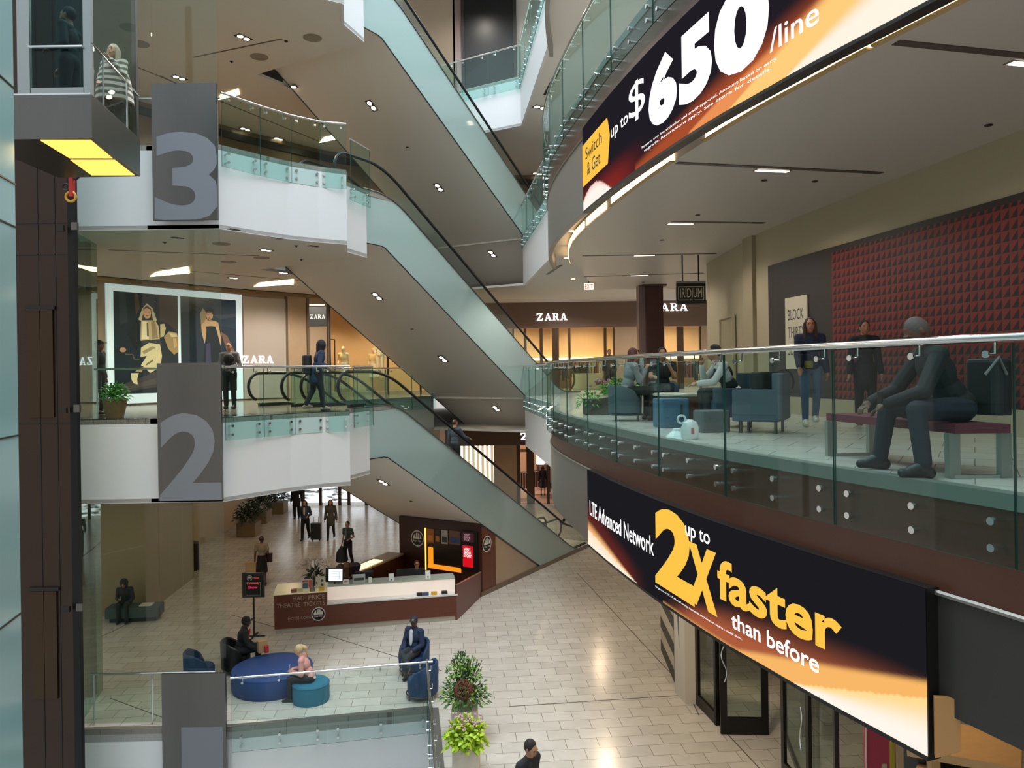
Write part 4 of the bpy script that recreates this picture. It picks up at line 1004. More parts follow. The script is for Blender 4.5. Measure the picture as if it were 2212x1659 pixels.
for xx in (bx0,bx1): part(MB().box((xx,32.95,L4+4),(.14,.2,8)),'frame',M_dark,dk)
struct(MB().box((ad(1160,60,33).x,33.2,L4+4),(2.6,.2,8)), 'wall_far', mat('pale_grey_wall','#9B9994',.6))
struct(MB().prism([(-20,22.5),(-6.0,22.5),(-1.2,28.5),(9,28.5),(9,45),(-20,45)], L4+5.6, L4+5.75), 'ceiling', M_ceil)
# ------------------------------------------------------------------ ground floor: walls, corridor, doors
struct(MB().strip([(-17,22.4),(-11.15,23.2),(-11.4,27.3),(-13.1,27.6),(-13.3,31.5)], L1, S2, .2), 'wall_left', M_olive)
struct(MB().strip([(-13.3,31.5),(-13.3,42)], L1, S2, .2), 'wall_left', mat('carved_stone','#B5A184',.6,bump=.6,nscale=5))
for y in (24.2,25.1,26.2): trim(MB().box((-11.18-(y-23.2)*.06,y,S2/2),(.05,.12,S2)), mat('olive_strip','#A19064',.5))
trim(MB().box((-13.2,29.6,1.6),(.1,2.2,3.2)), mat('dark_shop_opening','#1D1512',.3)); trim(MB().box((-13.1,28.4,1.6),(.12,.12,3.2)), mat('bronze_mullion'))
# street doors at the end of the corridor
XA,XB,YE = -13.3,-4.2,42.0
struct(MB().box(((XA+XB)/2,YE+.1,(3.4+S2)/2),(XB-XA,.2,S2-3.4)), 'wall_far', M_stone)
dayl = bpy.data.materials.new('daylit_street'); dayl.use_nodes = True; nt = dayl.node_tree; nt.nodes.clear()
o_ = nt.nodes.new('ShaderNodeOutputMaterial'); e_ = nt.nodes.new('ShaderNodeEmission'); nz = nt.nodes.new('ShaderNodeTexNoise'); cr = nt.nodes.new('ShaderNodeValToRGB'); tc = nt.nodes.new('ShaderNodeTexCoord'); mp = nt.nodes.new('ShaderNodeMapping')
mp.inputs['Scale'].default_value = (1.2,1,5); nz.inputs['Scale'].default_value = 1.3; nz.inputs['Detail'].default_value = 3
cr.color_ramp.elements[0].position = .40; cr.color_ramp.elements[0].color = lin('#4A4A48'); cr.color_ramp.elements[1].position = .58; cr.color_ramp.elements[1].color = lin('#EAF0F5')
nt.links.new(tc.outputs['Object'],mp.inputs[0]); nt.links.new(mp.outputs[0],nz.inputs[0]); nt.links.new(nz.outputs['Fac'],cr.inputs[0]); nt.links.new(cr.outputs[0],e_.inputs[0]); e_.inputs[1].default_value = 1.5; nt.links.new(e_.outputs[0],o_.inputs[0])
nw_ = 20; x = XA+.25; k = 0
while x < XB-.3:
    w_ = (1.05,.5,.95)[k%3]
    struct(MB().box((x+w_/2,YE+.06,1.75),(w_-.12,.03,3.2)), 'window_%d'%nw_, dayl); nw_ += 1
    trim(MB().box((x,YE,1.7),(.16,.18,3.4)), mat('bronze_mullion')); x += w_; k += 1
trim(MB().box(((XA+XB)/2,YE-.02,1.08),(XB-XA,.10,.10)), mat('bronze_mullion')); trim(MB().box(((XA+XB)/2,YE-.02,3.36),(XB-XA,.16,.14)), mat('bronze_mullion'))
struct(MB().box((-4.1,39.2,S2/2),(.2,5.8,S2)), 'wall_right', M_stone)
# shop on the ground floor behind the escalators
FB = 41.5
def gx1(u): return ad(u,803,FB).x
def gz1(v): return ad(1100,v,FB).z
struct(MB().box(((gx1(960)+gx1(1420))/2,FB+.2,(gz1(962)+S2)/2),(gx1(1420)-gx1(960),.4,S2-gz1(962))), 'wall_far', mat('brown_band','#5C4636',.5))
struct(MB().box(((gx1(1064)+gx1(1114))/2,FB+.2,gz1(962)/2),(gx1(1114)-gx1(1064),.4,gz1(962))), 'wall_far', M_stone)
struct(MB().box(((gx1(1235)+gx1(1420))/2,FB+.2,gz1(962)/2),(gx1(1420)-gx1(1235),.4,gz1(962))), 'wall_far', M_stone)
struct(MB().box(((gx1(960)+gx1(1420))/2,FB+7,S2/2),(gx1(1420)-gx1(960)+3,.2,S2)), 'wall_far', mat('rose_wall','#B58B74',.7))
trim(MB().box(((gx1(1114)+gx1(1235))/2,FB+3.4,.008),(gx1(1235)-gx1(1114)+.8,6.6,.016)), mat('rose_floor','#A98272',.3))
lw = empty('light_fin_display', (gx1(1030),FB,0), 'shop window with upright white light fins on the ground floor', 'window')
for u in range(985,1066,10): part(MB().box((gx1(u),FB+.06,(gz1(936))/2+.05),(.11,.10,gz1(936)-.1)), 'fin', emis('fin_light','#FFF1DC',1.6), lw)
part(MB().box(((gx1(978)+gx1(1064))/2,FB+.25,gz1(936)/2),(gx1(1064)-gx1(978),.05,gz1(936))), 'back_panel', mat('fin_back','#9D8A78',.5,emit=.35,ecol='#C9B49A'), lw)
sg = empty('store_sign', (gx1(1150),FB-.05,gz1(948)), 'ground floor shop sign, mostly hidden behind the white parapet', 'sign')
part(serif_word(MB(), (gx1(1123),FB,gz1(950)), (1,0,0), UP, 2.1,.36, Vector((0,-1,0)), .02), 'lettering', ZL, sg)
for u,w_ in ((1117,.2),(1143,.42),(1181,.14),(1230,.3)): trim(MB().box((gx1(u),FB+.1,gz1(962)/2),(w_,.2,gz1(962))), mat('bronze_mullion'))
trim(MB().box((gx1(1131),FB+.1,gz1(970)-.1),(.7,.12,.16)), mat('pale_wood_strip')); trim(MB().box((gx1(1138),FB+.08,gz1(970)/2),(.10,.14,gz1(970))), mat('pale_wood_strip'))
for k,(u,y_,h_) in enumerate(((1128,43.4,1.5),(1160,44.6,1.4),(1178,46.4,1.5),(1206,45.4,1.5),(1218,43.8,1.3))):
    px = ad(u,900,y_).x; r = empty('clothes_rack', (px,y_,.016), 'freestanding clothes rack inside the ground floor shop, '+('first by the door jamb','second past the jamb','third, deep in the shop','fourth, under the hanging lamps','fifth, by the far jamb')[k], 'clothes rack')
    for q in (-.55,.55): part(MB().beam((px+q,y_,.016),(px+q,y_,h_),.035,.035), 'post', M_dark, r)
    part(MB().beam((px-.6,y_,h_),(px+.6,y_,h_),.035,.035), 'rail', M_dark, r)
    for g in range(8):
        c = random.choice(cl); part(MB().rbox((px-.48+g*.135,y_,h_-.48),(.11,.42,.88),.04), 'garment', mat('cloth_'+c,c,.8), r)
for k,u in enumerate((1168,1183)):
    p = ad(u,992,44.4); r = empty('hanging_lamp', p, 'glowing drum lamp in the ground floor shop, '+('the bigger one','the smaller one')[k], 'lamp')
    part(MB().cyl(p,.26-.08*k,.55-.2*k,16), 'shade', emis('drum_glow','#FFE3B4',3), r); part(MB().cyl((p.x,p.y,(p.z+.27+S2)/2),.015,S2-p.z-.27,6), 'cord', M_dark, r)
# thin dark joints across the tiles
for (a,b) in (((1247,1238),(1640,1659)),((1432,1385),(1510,1545)),((690,1367),(958,1450)),((1100,1526),(1500,1500)),((213,1378),(330,1322)),((238,1508),(352,1550)),((500,1328),(600,1356))):
    A_,B_ = at(*a,.003),at(*b,.003); trim(MB().beam(A_,B_,.02,.006), mat('tile_joint','#5A5148',.7))
# ------------------------------------------------------------------ ticket and guest-services counter
G0,G1_ = Vector((-1.09,24.5,0)), Vector((-3.92,26.2,0))
gn = Vector((-.521,-.854,0)); gx = (G1_-G0).normalized(); gl_ = (G1_-G0).length
sg0 = (G0-K).dot(EE); ws_ = [G0+EE*(.0), G0+EE*(8.1-sg0)]
struct(MB().extr([G0+EM*.02, G0+EE*(8.1-sg0)+EM*.02, G0+EM*.02+UP*(L2-1.40-T30*(sg0+.35))], EM*.06), 'wall_stair', mat('polished_beige_stone','#A38C74',.16,noise=.08,nscale=2))
trim(MB().extr([G0, G0+EE*(13.2-sg0), G0+EE*(13.2-sg0)+UP*.14, G0+UP*.14], EM*-.03), mat('plinth_brown','#6A5646',.4))
gs = empty('guest_services_unit', (G0+G1_)/2, 'dark wood wall lettered GUEST SERVICES under the lowest escalator', 'wall unit')
def gp(a,z,o=0): return G0+gx*a+UP*z+gn*o
part(MB().extr([gp(0,0),gp(gl_,0),gp(gl_,2.30),gp(0,2.30)], gn*-.1), 'panel', M_woodd, gs)
part(MB().extr([G0+Vector((.0,.0,0)),G0+EE*.9,G0+EE*.9+UP*1.80,G0+UP*2.28], EM*.05), 'return_panel', M_wood, gs)
def ga(u):
    a = (u-1106)/F; return -(G0.x-a*G0.y)/(gx.x-a*gx.y)
def gz(u,v): 
    p = gp(ga(u),0); return CZ+ray(u,v)[1]*p.y
def gsheet(name,m,u0,u1,v0,v1,o,th,root=gs,um=None):
    a,b = ga(u0),ga(u1); um = (u0+u1)/2
    z0,z1 = gz(um,v1),gz(um,v0)
    return part(MB().extr([gp(a,z0,o),gp(b,z0,o),gp(b,z1,o),gp(a,z1,o)], gn*th), name, m, root)
AM = emis('amber_niche','#E8861C',1.0)
gsheet('niche_back',mat('niche_dark','#2A1C10',.3),925,991,1183,1236,.005,.01)
gsheet('niche_side',AM,921,931,1182,1224,.012,.02); gsheet('niche_floor',AM,921,991,1222,1231,.012,.05)
gsheet('light_slot',emis('slot_amber','#FFB347',3),913.5,915.5,1140,1231,.012,.01)
for k,(u0,u1,c) in enumerate(((918,933,'#B56A2A'),(935,947,'#3A332C'),(949,963,'#B9B2A6'),(966,990,'#7C5A48'))):
    gsheet('leaflet',mat('leaflet_'+c,c,.5),u0,u1,1142+k*1.5,1172+k*1.5,.015,.012)
    gsheet('leaflet_picture',mat('leafpic_%d'%k,('#D98A3C','#C77A2A','#3A3632','#3E4E7A')[k],.5),u0+2,u1-2,1156+k*1.5,1168+k*1.5,.028,.004)
scr = empty('poster_screen', gp(ga(1010),1.2,.06), 'black upright screen showing a red show poster', 'screen')
gsheet('housing',mat('black_board'),992,1028,1147,1232,.02,.05,scr)
gsheet('red_picture',emis('poster_red','#D0121E',.8),997,1019,1178,1224,.072,.004,scr); gsheet('dim_picture',emis('poster_dim','#4A2530',.5),997,1021,1150,1170,.072,.004,scr)
def gtext(body,u0,u1,v0,v1,o,m,root,name='lettering'):
    a,b = ga(u0),ga(u1); um = (u0+u1)/2
    return part(flat_text(MB(),body,gp(0,0,o),-gx,UP,-a,-b,gz(um,v1),gz(um,v0),gn,.002,.01), name, m, root)
WT = emis('poster_white','#FFFFFF',1.0)
for k,t in enumerate(('WEST','SIDE','STORY')):
    gtext(t,999.5,1014+k,1183+7*k,1189+7*k,.078,WT,scr); gtext(t,1001,1014,1153+5*k,1157+5*k,.078,emis('poster_pale','#C9A0A8',.6),scr)
FNT = mat('faint_letter','#4A2A20',.5); gtext('GUEST',925,964,1124,1134,.004,FNT,gs); gtext('SERVICES',969,1027,1128,1138,.004,FNT,gs)
def roundel(c, xd, n, r, root, sx=1.):
    """round badge: white ring, black disc, white skyline"""
    xd, n = Vector(xd).normalized(), Vector(n).normalized(); WB = mat('badge_white','#D9D2CA',.5); BB = mat('badge_black','#15100E',.5)
    def disc(r0,r1,o,m,nm):
        N = 32; vs = []; fs = []
        for k in range(N):
            a = 2*math.pi*k/N; d = xd*math.cos(a)*sx+UP*math.sin(a); vs += [c+d*r0+n*o, c+d*r1+n*o]
        for k in range(N): j=(k+1)%N; fs.append((2*k,2*k+1,2*j+1,2*j))
        part(MB().add(vs,fs),nm,m,root)
    disc(.001,r,.008,WB,'badge_ring'); disc(.001,r*.88,.011,BB,'badge_disc')
    vs = [(-.66,-.05),(-.66,.15),(-.5,.42),(-.34,.58),(-.3,.1),(-.22,.1),(-.2,.66),(.02,.72),(.04,.2),(.12,.2),(.14,.70),(.3,.62),(.32,.0),(.4,0),(.42,.52),(.6,.3),(.66,-.05)]
    P = [c+xd*x*r*sx+UP*y*r+n*.0135 for x,y in vs]
    part(MB().add(P,[tuple(t) for t in tessellate_polygon([P])]),'badge_skyline',WB,root)
    part(flat_text(MB(),'Hot Tix',c,xd,UP,-.6*r*sx,.6*r*sx,-.42*r,-.16*r,n,.0135,.01),'badge_letters',WB,root)
cu = gp(ga(897),gz(897,1163),.0); roundel(cu,-gx,gn,.27,gs)
roundel(G0+EE*.35+UP*1.62-EM*.02,EE,-EM,.26,gs)
# front desk
D0,D1_ = Vector((-6.65,21.2,0)), Vector((-1.69,22.2,0)); dx = (D1_-D0).normalized(); dn = Vector((dx.y,-dx.x,0)); dl = (D1_-D0).length
def dp(a,z,o=0): return D0+dx*a+UP*z+dn*o
dk = empty('ticket_desk', (D0+D1_)/2, 'reddish wood ticket desk with a glowing counter front', 'desk')
part(MB().extr([dp(0,.14),dp(1.42,.14),dp(1.42,1.08),dp(0,1.08)], dn*-.75), 'letter_block', M_wood, dk)
part(MB().extr([dp(1.42,.14),dp(dl,.14),dp(dl,.72),dp(1.42,.72)], dn*-.6), 'front_panel', M_wood, dk)
part(MB().extr([dp(.03,0,-.03),dp(dl,0,-.03),dp(dl,.14,-.03),dp(.03,.14,-.03)], dn*-.5), 'plinth', mat('desk_plinth','#A89E92',.5), dk)
LCF = bpy.data.materials.new('glowing_counter_front'); LCF.use_nodes = True; nt = LCF.node_tree; bb = nt.nodes['Principled BSDF']
bb.inputs['Base Color'].default_value = lin('#D9CFC4'); bb.inputs['Roughness'].default_value = .25; bb.inputs['Emission Color'].default_value = lin('#FFE6D6'); bb.inputs['Emission Strength'].default_value = .28
part(MB().extr([dp(1.42,.76,-.30),dp(dl,.76,-.30),dp(dl,1.12,-.34),dp(1.42,1.12,-.34)], dn*-.04), 'lit_front', LCF, dk)
part(MB().extr([dp(1.42,.72,.02),dp(dl+.03,.72,.02),dp(dl+.03,.76,.02),dp(1.42,.76,.02)], dn*-.40), 'white_ledge', mat('ledge_white','#D8D6D2',.25), dk)
part(MB().extr([dp(1.42,1.12,-.32),dp(dl,1.12,-.32),dp(dl,1.15,-.32),dp(1.42,1.15,-.32)], dn*-.55), 'counter_top', mat('counter_glass','#A9B0A4',.15), dk)
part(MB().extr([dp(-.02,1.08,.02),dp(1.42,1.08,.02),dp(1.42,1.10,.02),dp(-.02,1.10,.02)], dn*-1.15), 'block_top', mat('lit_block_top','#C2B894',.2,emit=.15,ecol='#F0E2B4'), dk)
part(MB().extr([dp(.0,.14,-.75),dp(.0,1.08,-.75),dp(.0,1.08,-1.15),dp(.0,.14,-1.15)], dx*.08), 'side_panel', M_wood, dk)
part(MB().extr([D1_,G0,G0+UP*.78,D1_+UP*1.02], Vector((-.05,.02,0))), 'angled_panel', M_wood, dk)
part(MB().beam(D1_+UP*1.03,G0+UP*.79,.05,.02), 'angled_cap', mat('copper_edge','#C98A5A',.3,.6), dk)
TG = mat('desk_letter','#A98E7C',.5); TG2 = mat('desk_letter_dim','#7A4A38',.5)
def dtext(body,a0,a1,z0,z1,m,nm='lettering'): part(flat_text(MB(),body,dp(0,0,0),dx,UP,a0,a1,z0,z1,dn,.004,.0),nm,m,dk)
dtext('HALF',.50,.84,.90,1.02,TG); dtext('PRICE',.92,1.36,.90,1.02,TG); dtext('THEATRE',.06,.70,.72,.84,TG); dtext('TICKETS',.78,1.36,.72,.84,TG)
dtext('OPEN SEVEN DAYS',.50,.98,.595,.625,TG2,'small_lettering'); dtext('10AM TO 6PM',.58,.98,.525,.555,TG2,'small_lettering'); dtext('HOTTIX.ORG',.36,.98,.37,.445,TG)
roundel(dp(1.18,.48),dx,dn,.19,dk)
# inner counter behind the desk
I0,I1 = at(795,1255,1.0), at(868,1212,1.0)
ic = empty('back_counter', Vector((I0.x,I0.y,0)), 'dark wood back counter lit from below behind the ticket desk', 'counter')
i0,i1 = Vector((-4.95,23.2,0)), Vector((-3.75,26.0,0)); ix = (i1-i0).normalized(); inr = Vector((ix.y,-ix.x,0))
part(MB().extr([i0,i1,i1+UP*1.02,i0+UP*1.02], inr*-.55), 'body', M_woodd, ic)
part(MB().extr([i0+UP*1.02-ix*.05,i1+UP*1.02,i1+UP*1.07,i0+UP*1.07-ix*.05], inr*-.62), 'top', mat('counter_stone','#9A8468',.25), ic)
part(MB().extr([i0+UP*1.075+ix*.5-inr*.1,i0+UP*1.075+ix*1.9-inr*.1,i0+UP*1.10+ix*1.9-inr*.1,i0+UP*1.10+ix*.5-inr*.1], inr*-.35), 'lit_tray', emis('tray_glow','#FFD9A0',1.6), ic)
# things standing on the desk
def card(a,o,z,w,h,col,label,pic=None):
    p = dp(a,z,o); r = empty('counter_card', p, label, 'card')
    part(MB().extr([dp(a-w/2,z,o),dp(a+w/2,z,o),dp(a+w/2,z+h,o-.05),dp(a-w/2,z+h,o-.05)], dn*.006), 'sheet', mat('card_'+col,col,.5), r)
    part(MB().extr([dp(a-w/2,z,o-.12),dp(a+w/2,z,o-.12),dp(a+w/2,z+h,o-.055),dp(a-w/2,z+h,o-.055)], dn*.006), 'stand', mat('card_back','#8A8478',.5), r)
    if pic:
        for q,(x0,x1,y0,y1,c) in enumerate(pic): part(MB().extr([dp(a+w*x0,z+h*y0,o-.05*y0+.008),dp(a+w*x1,z+h*y0,o-.05*y0+.008),dp(a+w*x1,z+h*y1,o-.05*y1+.008),dp(a+w*x0,z+h*y1,o-.05*y1+.008)], dn*.003),'print',mat('print_'+c,c,.5),r)
T_ = 1.10
card(.86,-.35,T_,.30,.27,'#C9C0B4','show leaflet stand with black and red printing on the desk end',[(-.4,.1,.1,.6,'#4A5A6E'),(.14,.42,.15,.9,'#B5543E'),(-.42,.1,.7,.9,'#B5543E')])
card(1.22,-.35,T_,.25,.32,'#BDB6A0','tall cream leaflet stand beside the table monitor',[(.1,.36,.55,.75,'#3A3A38'),(.1,.36,.2,.4,'#3A3A38')])
card(1.93,-.42,1.15,.17,.13,'#D8CFC6','small square white card next to the table monitor',[(-.3,.3,.4,.55,'#B5463A')])
card(2.30,-.44,1.15,.36,.24,'#A9A8A4','grid-printed white card in the middle of the counter',[(-.4,.4,.3,.6,'#3A3A3C')])
card(2.62,-.42,1.15,.10,.14,'#D8D4CC','narrow white card right of the grid-printed one'.replace('right of','past'),None)
card(3.22,-.44,1.15,.15,.20,'#DAD7D0','white notice card with a dot, midway between the two monitors',[(-.1,.1,.08,.25,'#2A2A2A')])
card(4.28,-.44,1.15,.15,.22,'#E0DDD6','white notice card with a dot in front of the clerk monitor',[(-.12,.12,.1,.3,'#1E1E1E')])
for k,(a,c,l_) in enumerate(((.52,'#8A5A48','low dark leaflet tray on the desk end'),(.68,'#C9C49A','low cream leaflet tray on the desk end'),(1.02,'#7A6A60','low grey leaflet tray on the desk end'),(1.27,'#D9A520','low yellow leaflet tray on the desk end'))):
    r = tag(MB().rbox(dp(a,T_+.04,-.13),(.15,.14,.08),.02,math.atan2(dx.y,dx.x)).build('leaflet_tray', mat('tray_'+c,c,.6)), l_, 'tray', 'leaflet trays')
for k,(a,c,l_) in enumerate(((4.0,'#1A1A1A','small black card box on the white ledge, first'),(4.18,'#4A4E78','small blue card box on the white ledge'),(4.42,'#D9B040','small yellow card box on the white ledge'),(4.72,'#221E1C','small black card box at the end of the white ledge'))):
    tag(MB().rbox(dp(a,.805,-.10),(.17,.09,.09),.015,math.atan2(dx.y,dx.x)).build('card_box', mat('box_'+c,c,.5)), l_, 'box', 'card boxes on the ledge')
def monitor(c, w, h, yaw, tilt, label, lit):
    r = empty('monitor', c, label, 'monitor'); R = Matrix.Rotation(yaw,3,'Z')@Matrix.Rotation(tilt,3,'X')
    part(MB().box(c+Vector((0,0,h/2+.12)),(w,.04,h),M=R),'shell',mat('black_plastic','#111114',.4),r)
    if lit:
        part(MB().box(c+Vector((0,0,h/2+.12))+R@Vector((w*.06,-.022,.0)),(w*.76,.004,h*.84),M=R),'screen',emis('monitor_white','#D9E6F5',1.1),r)
        for k,(x0,z0,x1,z1) in enumerate(((-.2,.25,.32,.25),(-.2,-.12,.32,-.12),(.2,-.3,.2,.2),(-.2,.1,.1,.1))):
            part(MB().beam(c+Vector((0,0,h/2+.12))+R@Vector((w*(x0+.06),-.026,h*z0)),c+Vector((0,0,h/2+.12))+R@Vector((w*(x1+.06),-.026,h*z1)),.006,.006),'screen_line',mat('screen_ink','#6A7890',.5),r)
    part(MB().cyl(c+Vector((0,0,.08)),.025,.16,10),'neck',mat('black_plastic'),r); part(MB().cyl(c+Vector((0,0,.01)),.11,.02,16),'foot',mat('black_plastic'),r)
yw = math.atan2(dx.y,dx.x)
monitor(dp(1.62,1.08,-.55),.52,.40,yw-.25,-.1,'black monitor with a lit white page facing the hall','#')
monitor(dp(3.66,.76,-1.1),.52,.42,yw+.1,-.05,'black computer monitor seen from behind in front of the desk clerk',None)
mc = dp(2.45,.95,-.95); r = empty('office_chair', Vector((mc.x,mc.y,0)), 'black high-backed office chair behind the ticket counter', 'chair')
part(MB().rbox((mc.x,mc.y,1.0),(.55,.16,.7),.06,yw),'backrest',mat('black_plastic'),r); part(MB().rbox((mc.x-.05,mc.y+.3,.6),(.52,.5,.12),.06,yw),'seat',mat('black_plastic'),r); part(MB().cyl((mc.x-.05,mc.y+.3,.32),.04,.5,10),'column_leg',M_steel,r)
part(MB().cyl((mc.x-.05,mc.y+.3,.04),.3,.08,5),'base',mat('black_plastic'),r)
ob = dp(1.95,1.08,-1.25); 
bk = empty('gift_basket', dp(1.98,1.02,-1.5), 'dark bundle of wrapped bouquets on the back counter', 'basket')
for k in range(7):
    q = dp(1.98,1.07,-1.5)+Vector((random.uniform(-.25,.25),random.uniform(-.1,.1),0)); part(MB().lathe(q,[(.03,0),(.10,.2),(.14,.34),(.05,.42),(0,.44)],10),'bundle',mat('wrap_%d'%(k%3),('#3A2418','#2A2236','#6E4A30')[k%3],.5),bk,True)
# ------------------------------------------------------------------ plants
def leaves(mb, c, r, n, ln, wd, up=.5, mi=(0,), droop=.3, squash=1.):
    for _ in range(n):
        a = random.uniform(0,2*math.pi); e = math.asin(random.uniform(-.25,1)); rr_ = r*random.uniform(.25,1)
        d = Vector((math.cos(a)*math.cos(e),math.sin(a)*math.cos(e),math.sin(e)*squash))
        p = Vector(c)+d*rr_; dr = (d+Vector((random.uniform(-.5,.5),random.uniform(-.5,.5),random.uniform(-.2,up)))).normalized()
        s = dr.cross(UP); s = s.normalized() if s.length > .05 else Vector((1,0,0)); l_ = ln*random.uniform(.7,1.2); w_ = wd*random.uniform(.8,1.2)
        m1 = p+dr*l_*.45+Vector((0,0,.02)); m2 = p+dr*l_-Vector((0,0,droop*l_))
        nn = s.cross(dr).normalized()*w_*.22
        mb.mi = random.choice(mi)
        mb.add([p,m1+s*w_/2-nn,m2,m1-s*w_/2-nn,m1+nn*.4],[(0,4,1),(1,4,2),(2,4,3),(3,4,0)])
    mb.mi = 0
def stems(mb, c, r, h, n, rad=.008):
    for _ in range(n):
        a = random.uniform(0,6.28); q = random.uniform(.2,1)*r; mb.tube([Vector(c),Vector(c)+Vector((math.cos(a)*q*.5,math.sin(a)*q*.5,h*.6)),Vector(c)+Vector((math.cos(a)*q,math.sin(a)*q,h*random.uniform(.8,1.1)))],rad,5)
G1c,G2c,G3c = mat('leaf_dark','#3E6430',.5), mat('leaf_mid','#7CA43C',.5), mat('leaf_lime','#A8C420',.5); G4c = mat('leaf_deep','#1C2E1A',.5)
p2 = Vector((*at(1000,1618,.62).xy,0)); p2 = Vector((-.90,13.55,0))
pl2 = empty('square_planter', p2, 'pale square planter overflowing with lime green leaves and pink flowers', 'planter')
part(MB().rbox(p2+UP*.31,(.47,.47,.62),.02),'pot',mat('planter_cream','#C9BDB0',.5),pl2)
lv = MB(); leaves(lv,p2+UP*.68,.36,520,.13,.085,.35,(0,0,1)); part(lv,'foliage',[G3c,mat('leaf_lime2','#86A81C',.5)],pl2)
fl = MB()
for k in range(70):
    a = random.uniform(0,6.28); q = random.uniform(.05,.32); fl.ball(p2+Vector((math.cos(a)*q,math.sin(a)*q+.06,1.0+random.uniform(-.05,.05))),.022,6)
part(fl,'blossoms',mat('pink_flower','#C9A0B0',.6),pl2); st_ = MB(); stems(st_,p2+UP*.6,.25,.38,26,.004); part(st_,'stems',G2c,pl2)
p1 = Vector((-1.02,15.1,0)); pl1 = empty('square_planter', p1, 'square planter with a bushy dark green shrub and a twig globe', 'planter')
part(MB().rbox(p1+UP*.3,(.50,.50,.60),.02),'pot',mat('planter_cream'),pl1)
lv = MB(); leaves(lv,p1+UP*.78,.46,620,.12,.06,.5,(0,0,0,1)); leaves(lv,p1+Vector((-.02,.05,1.2)),.34,230,.12,.05,1.2,(0,1,1)); leaves(lv,p1+Vector((-.05,.1,1.5)),.12,30,.14,.05,2.,(0,)); part(lv,'foliage',[G1c,G2c],pl1)
sb = MB(); stems(sb,p1+UP*.55,.4,.9,30,.006); part(sb,'stems',G4c,pl1)
tw = MB()
for k in range(34):
    ax = Vector((random.gauss(0,1),random.gauss(0,1),random.gauss(0,1))).normalized(); ux = ax.orthogonal().normalized(); vx = ax.cross(ux)
    tw.tube([p1+Vector((0,-.30,1.05))+(ux*math.cos(t)+vx*math.sin(t))*.19 for t in [2*math.pi*q/14 for q in range(14)]],.004,4,closed=True)
part(tw,'twig_globe',mat('twig_brown','#6A3A2A',.7),pl1)
for k,(u,v,w_) in enumerate(((538,1156,'with the nearer shrub along the corridor wall'),(563,1128,'with the farther shrub along the corridor wall'),(600,1108,'last along the corridor wall'))):
    q = at(u,v,0); r = empty('box_planter', q, 'stone box planter '+w_, 'planter', 'corridor planters')
    part(MB().rbox(q+UP*.3,(.85,.85,.6),.03),'pot',mat('planter_stone','#7E6C50',.6),r); lv = MB(); leaves(lv,q+UP*.85,.62,420,.22,.08,.4,(0,1)); part(lv,'foliage',[G4c,mat('leaf_forest','#243A1E',.6)],r)  # two dark greens, picked at random per leaf
q = Vector((*ad(249,905,16.6).xy,L2)); r = empty('fluted_planter', q, 'tapered wooden planter with a bright fern behind the lift glass', 'planter')
part(MB().lathe(q+UP*.0,[(.17,0),(.26,.42),(.24,.42)],20),'pot',mat('planter_wood','#8A6A4A',.5,noise=.2,nscale=10),r); lv = MB(); leaves(lv,q+UP*.45,.27,260,.16,.05,.6,(0,)); part(lv,'foliage',mat('fern_green','#3F8A1E',.5),r)
q = Vector((*at(1296,868,L2).xy,L2)); q = Vector((1.95,15.4,L2)); r = empty('low_planter', q, 'low planter with trailing green leaves and pink blooms on the balcony', 'planter')
part(MB().rbox(q+UP*.16,(1.0,.5,.32),.04,.2),'trough',mat('planter_dark','#4A453E',.5),r); lv = MB(); leaves(lv,q+Vector((.2,0,.42)),.42,330,.15,.06,.5,(0,0,1),squash=.6); leaves(lv,q+Vector((-.42,-.1,.22)),.25,90,.12,.05,.1,(0,)); part(lv,'foliage',[mat('fern_green'),G2c],r)
fl = MB()
for k in range(40): fl.ball(q+Vector((random.uniform(-.4,.5),random.uniform(-.2,.2),.62+random.uniform(-.05,.08))),.03,6)
part(fl,'blossoms',mat('mauve_bloom','#9A6A74',.7),r)
# orchid on the desk
q = dp(1.05,T_,-.75); r = empty('orchid', q, 'potted white orchid arching over the desk end', 'plant')
part(MB().lathe(q,[(.10,0),(.16,.16),(.15,.16)],16),'pot',mat('orchid_pot','#3A2A20',.4),r); lv = MB(); leaves(lv,q+UP*.2,.24,70,.26,.07,.1,(0,)); part(lv,'foliage',G4c,r)
og = MB(); of = MB()
for k in range(7):
    a = -math.pi*.1+k*math.pi*1.2/6; tip = q+Vector((math.cos(a)*.48,-.05+.1*math.sin(k*2.),.62+.12*math.sin(a)-.10*abs(math.cos(a)))); mid = q+Vector((math.cos(a)*.15,0,.62+.1*(k%2)))
    pts = [q+UP*.15,q.lerp(mid,.6)+UP*.05,mid,mid.lerp(tip,.5)+UP*.03,tip]; og.tube(pts,.006,5)
    for j in range(9):
        b = mid.lerp(tip,j/8)+Vector((random.uniform(-.05,.05),random.uniform(-.05,.05),random.uniform(-.02,.08))); of.ball(b,(.045,.03,.04),6)
part(og,'stems',mat('orchid_stem','#4A3A2A',.6),r); part(of,'blossoms',mat('orchid_petal','#C9B5A8',.6),r)
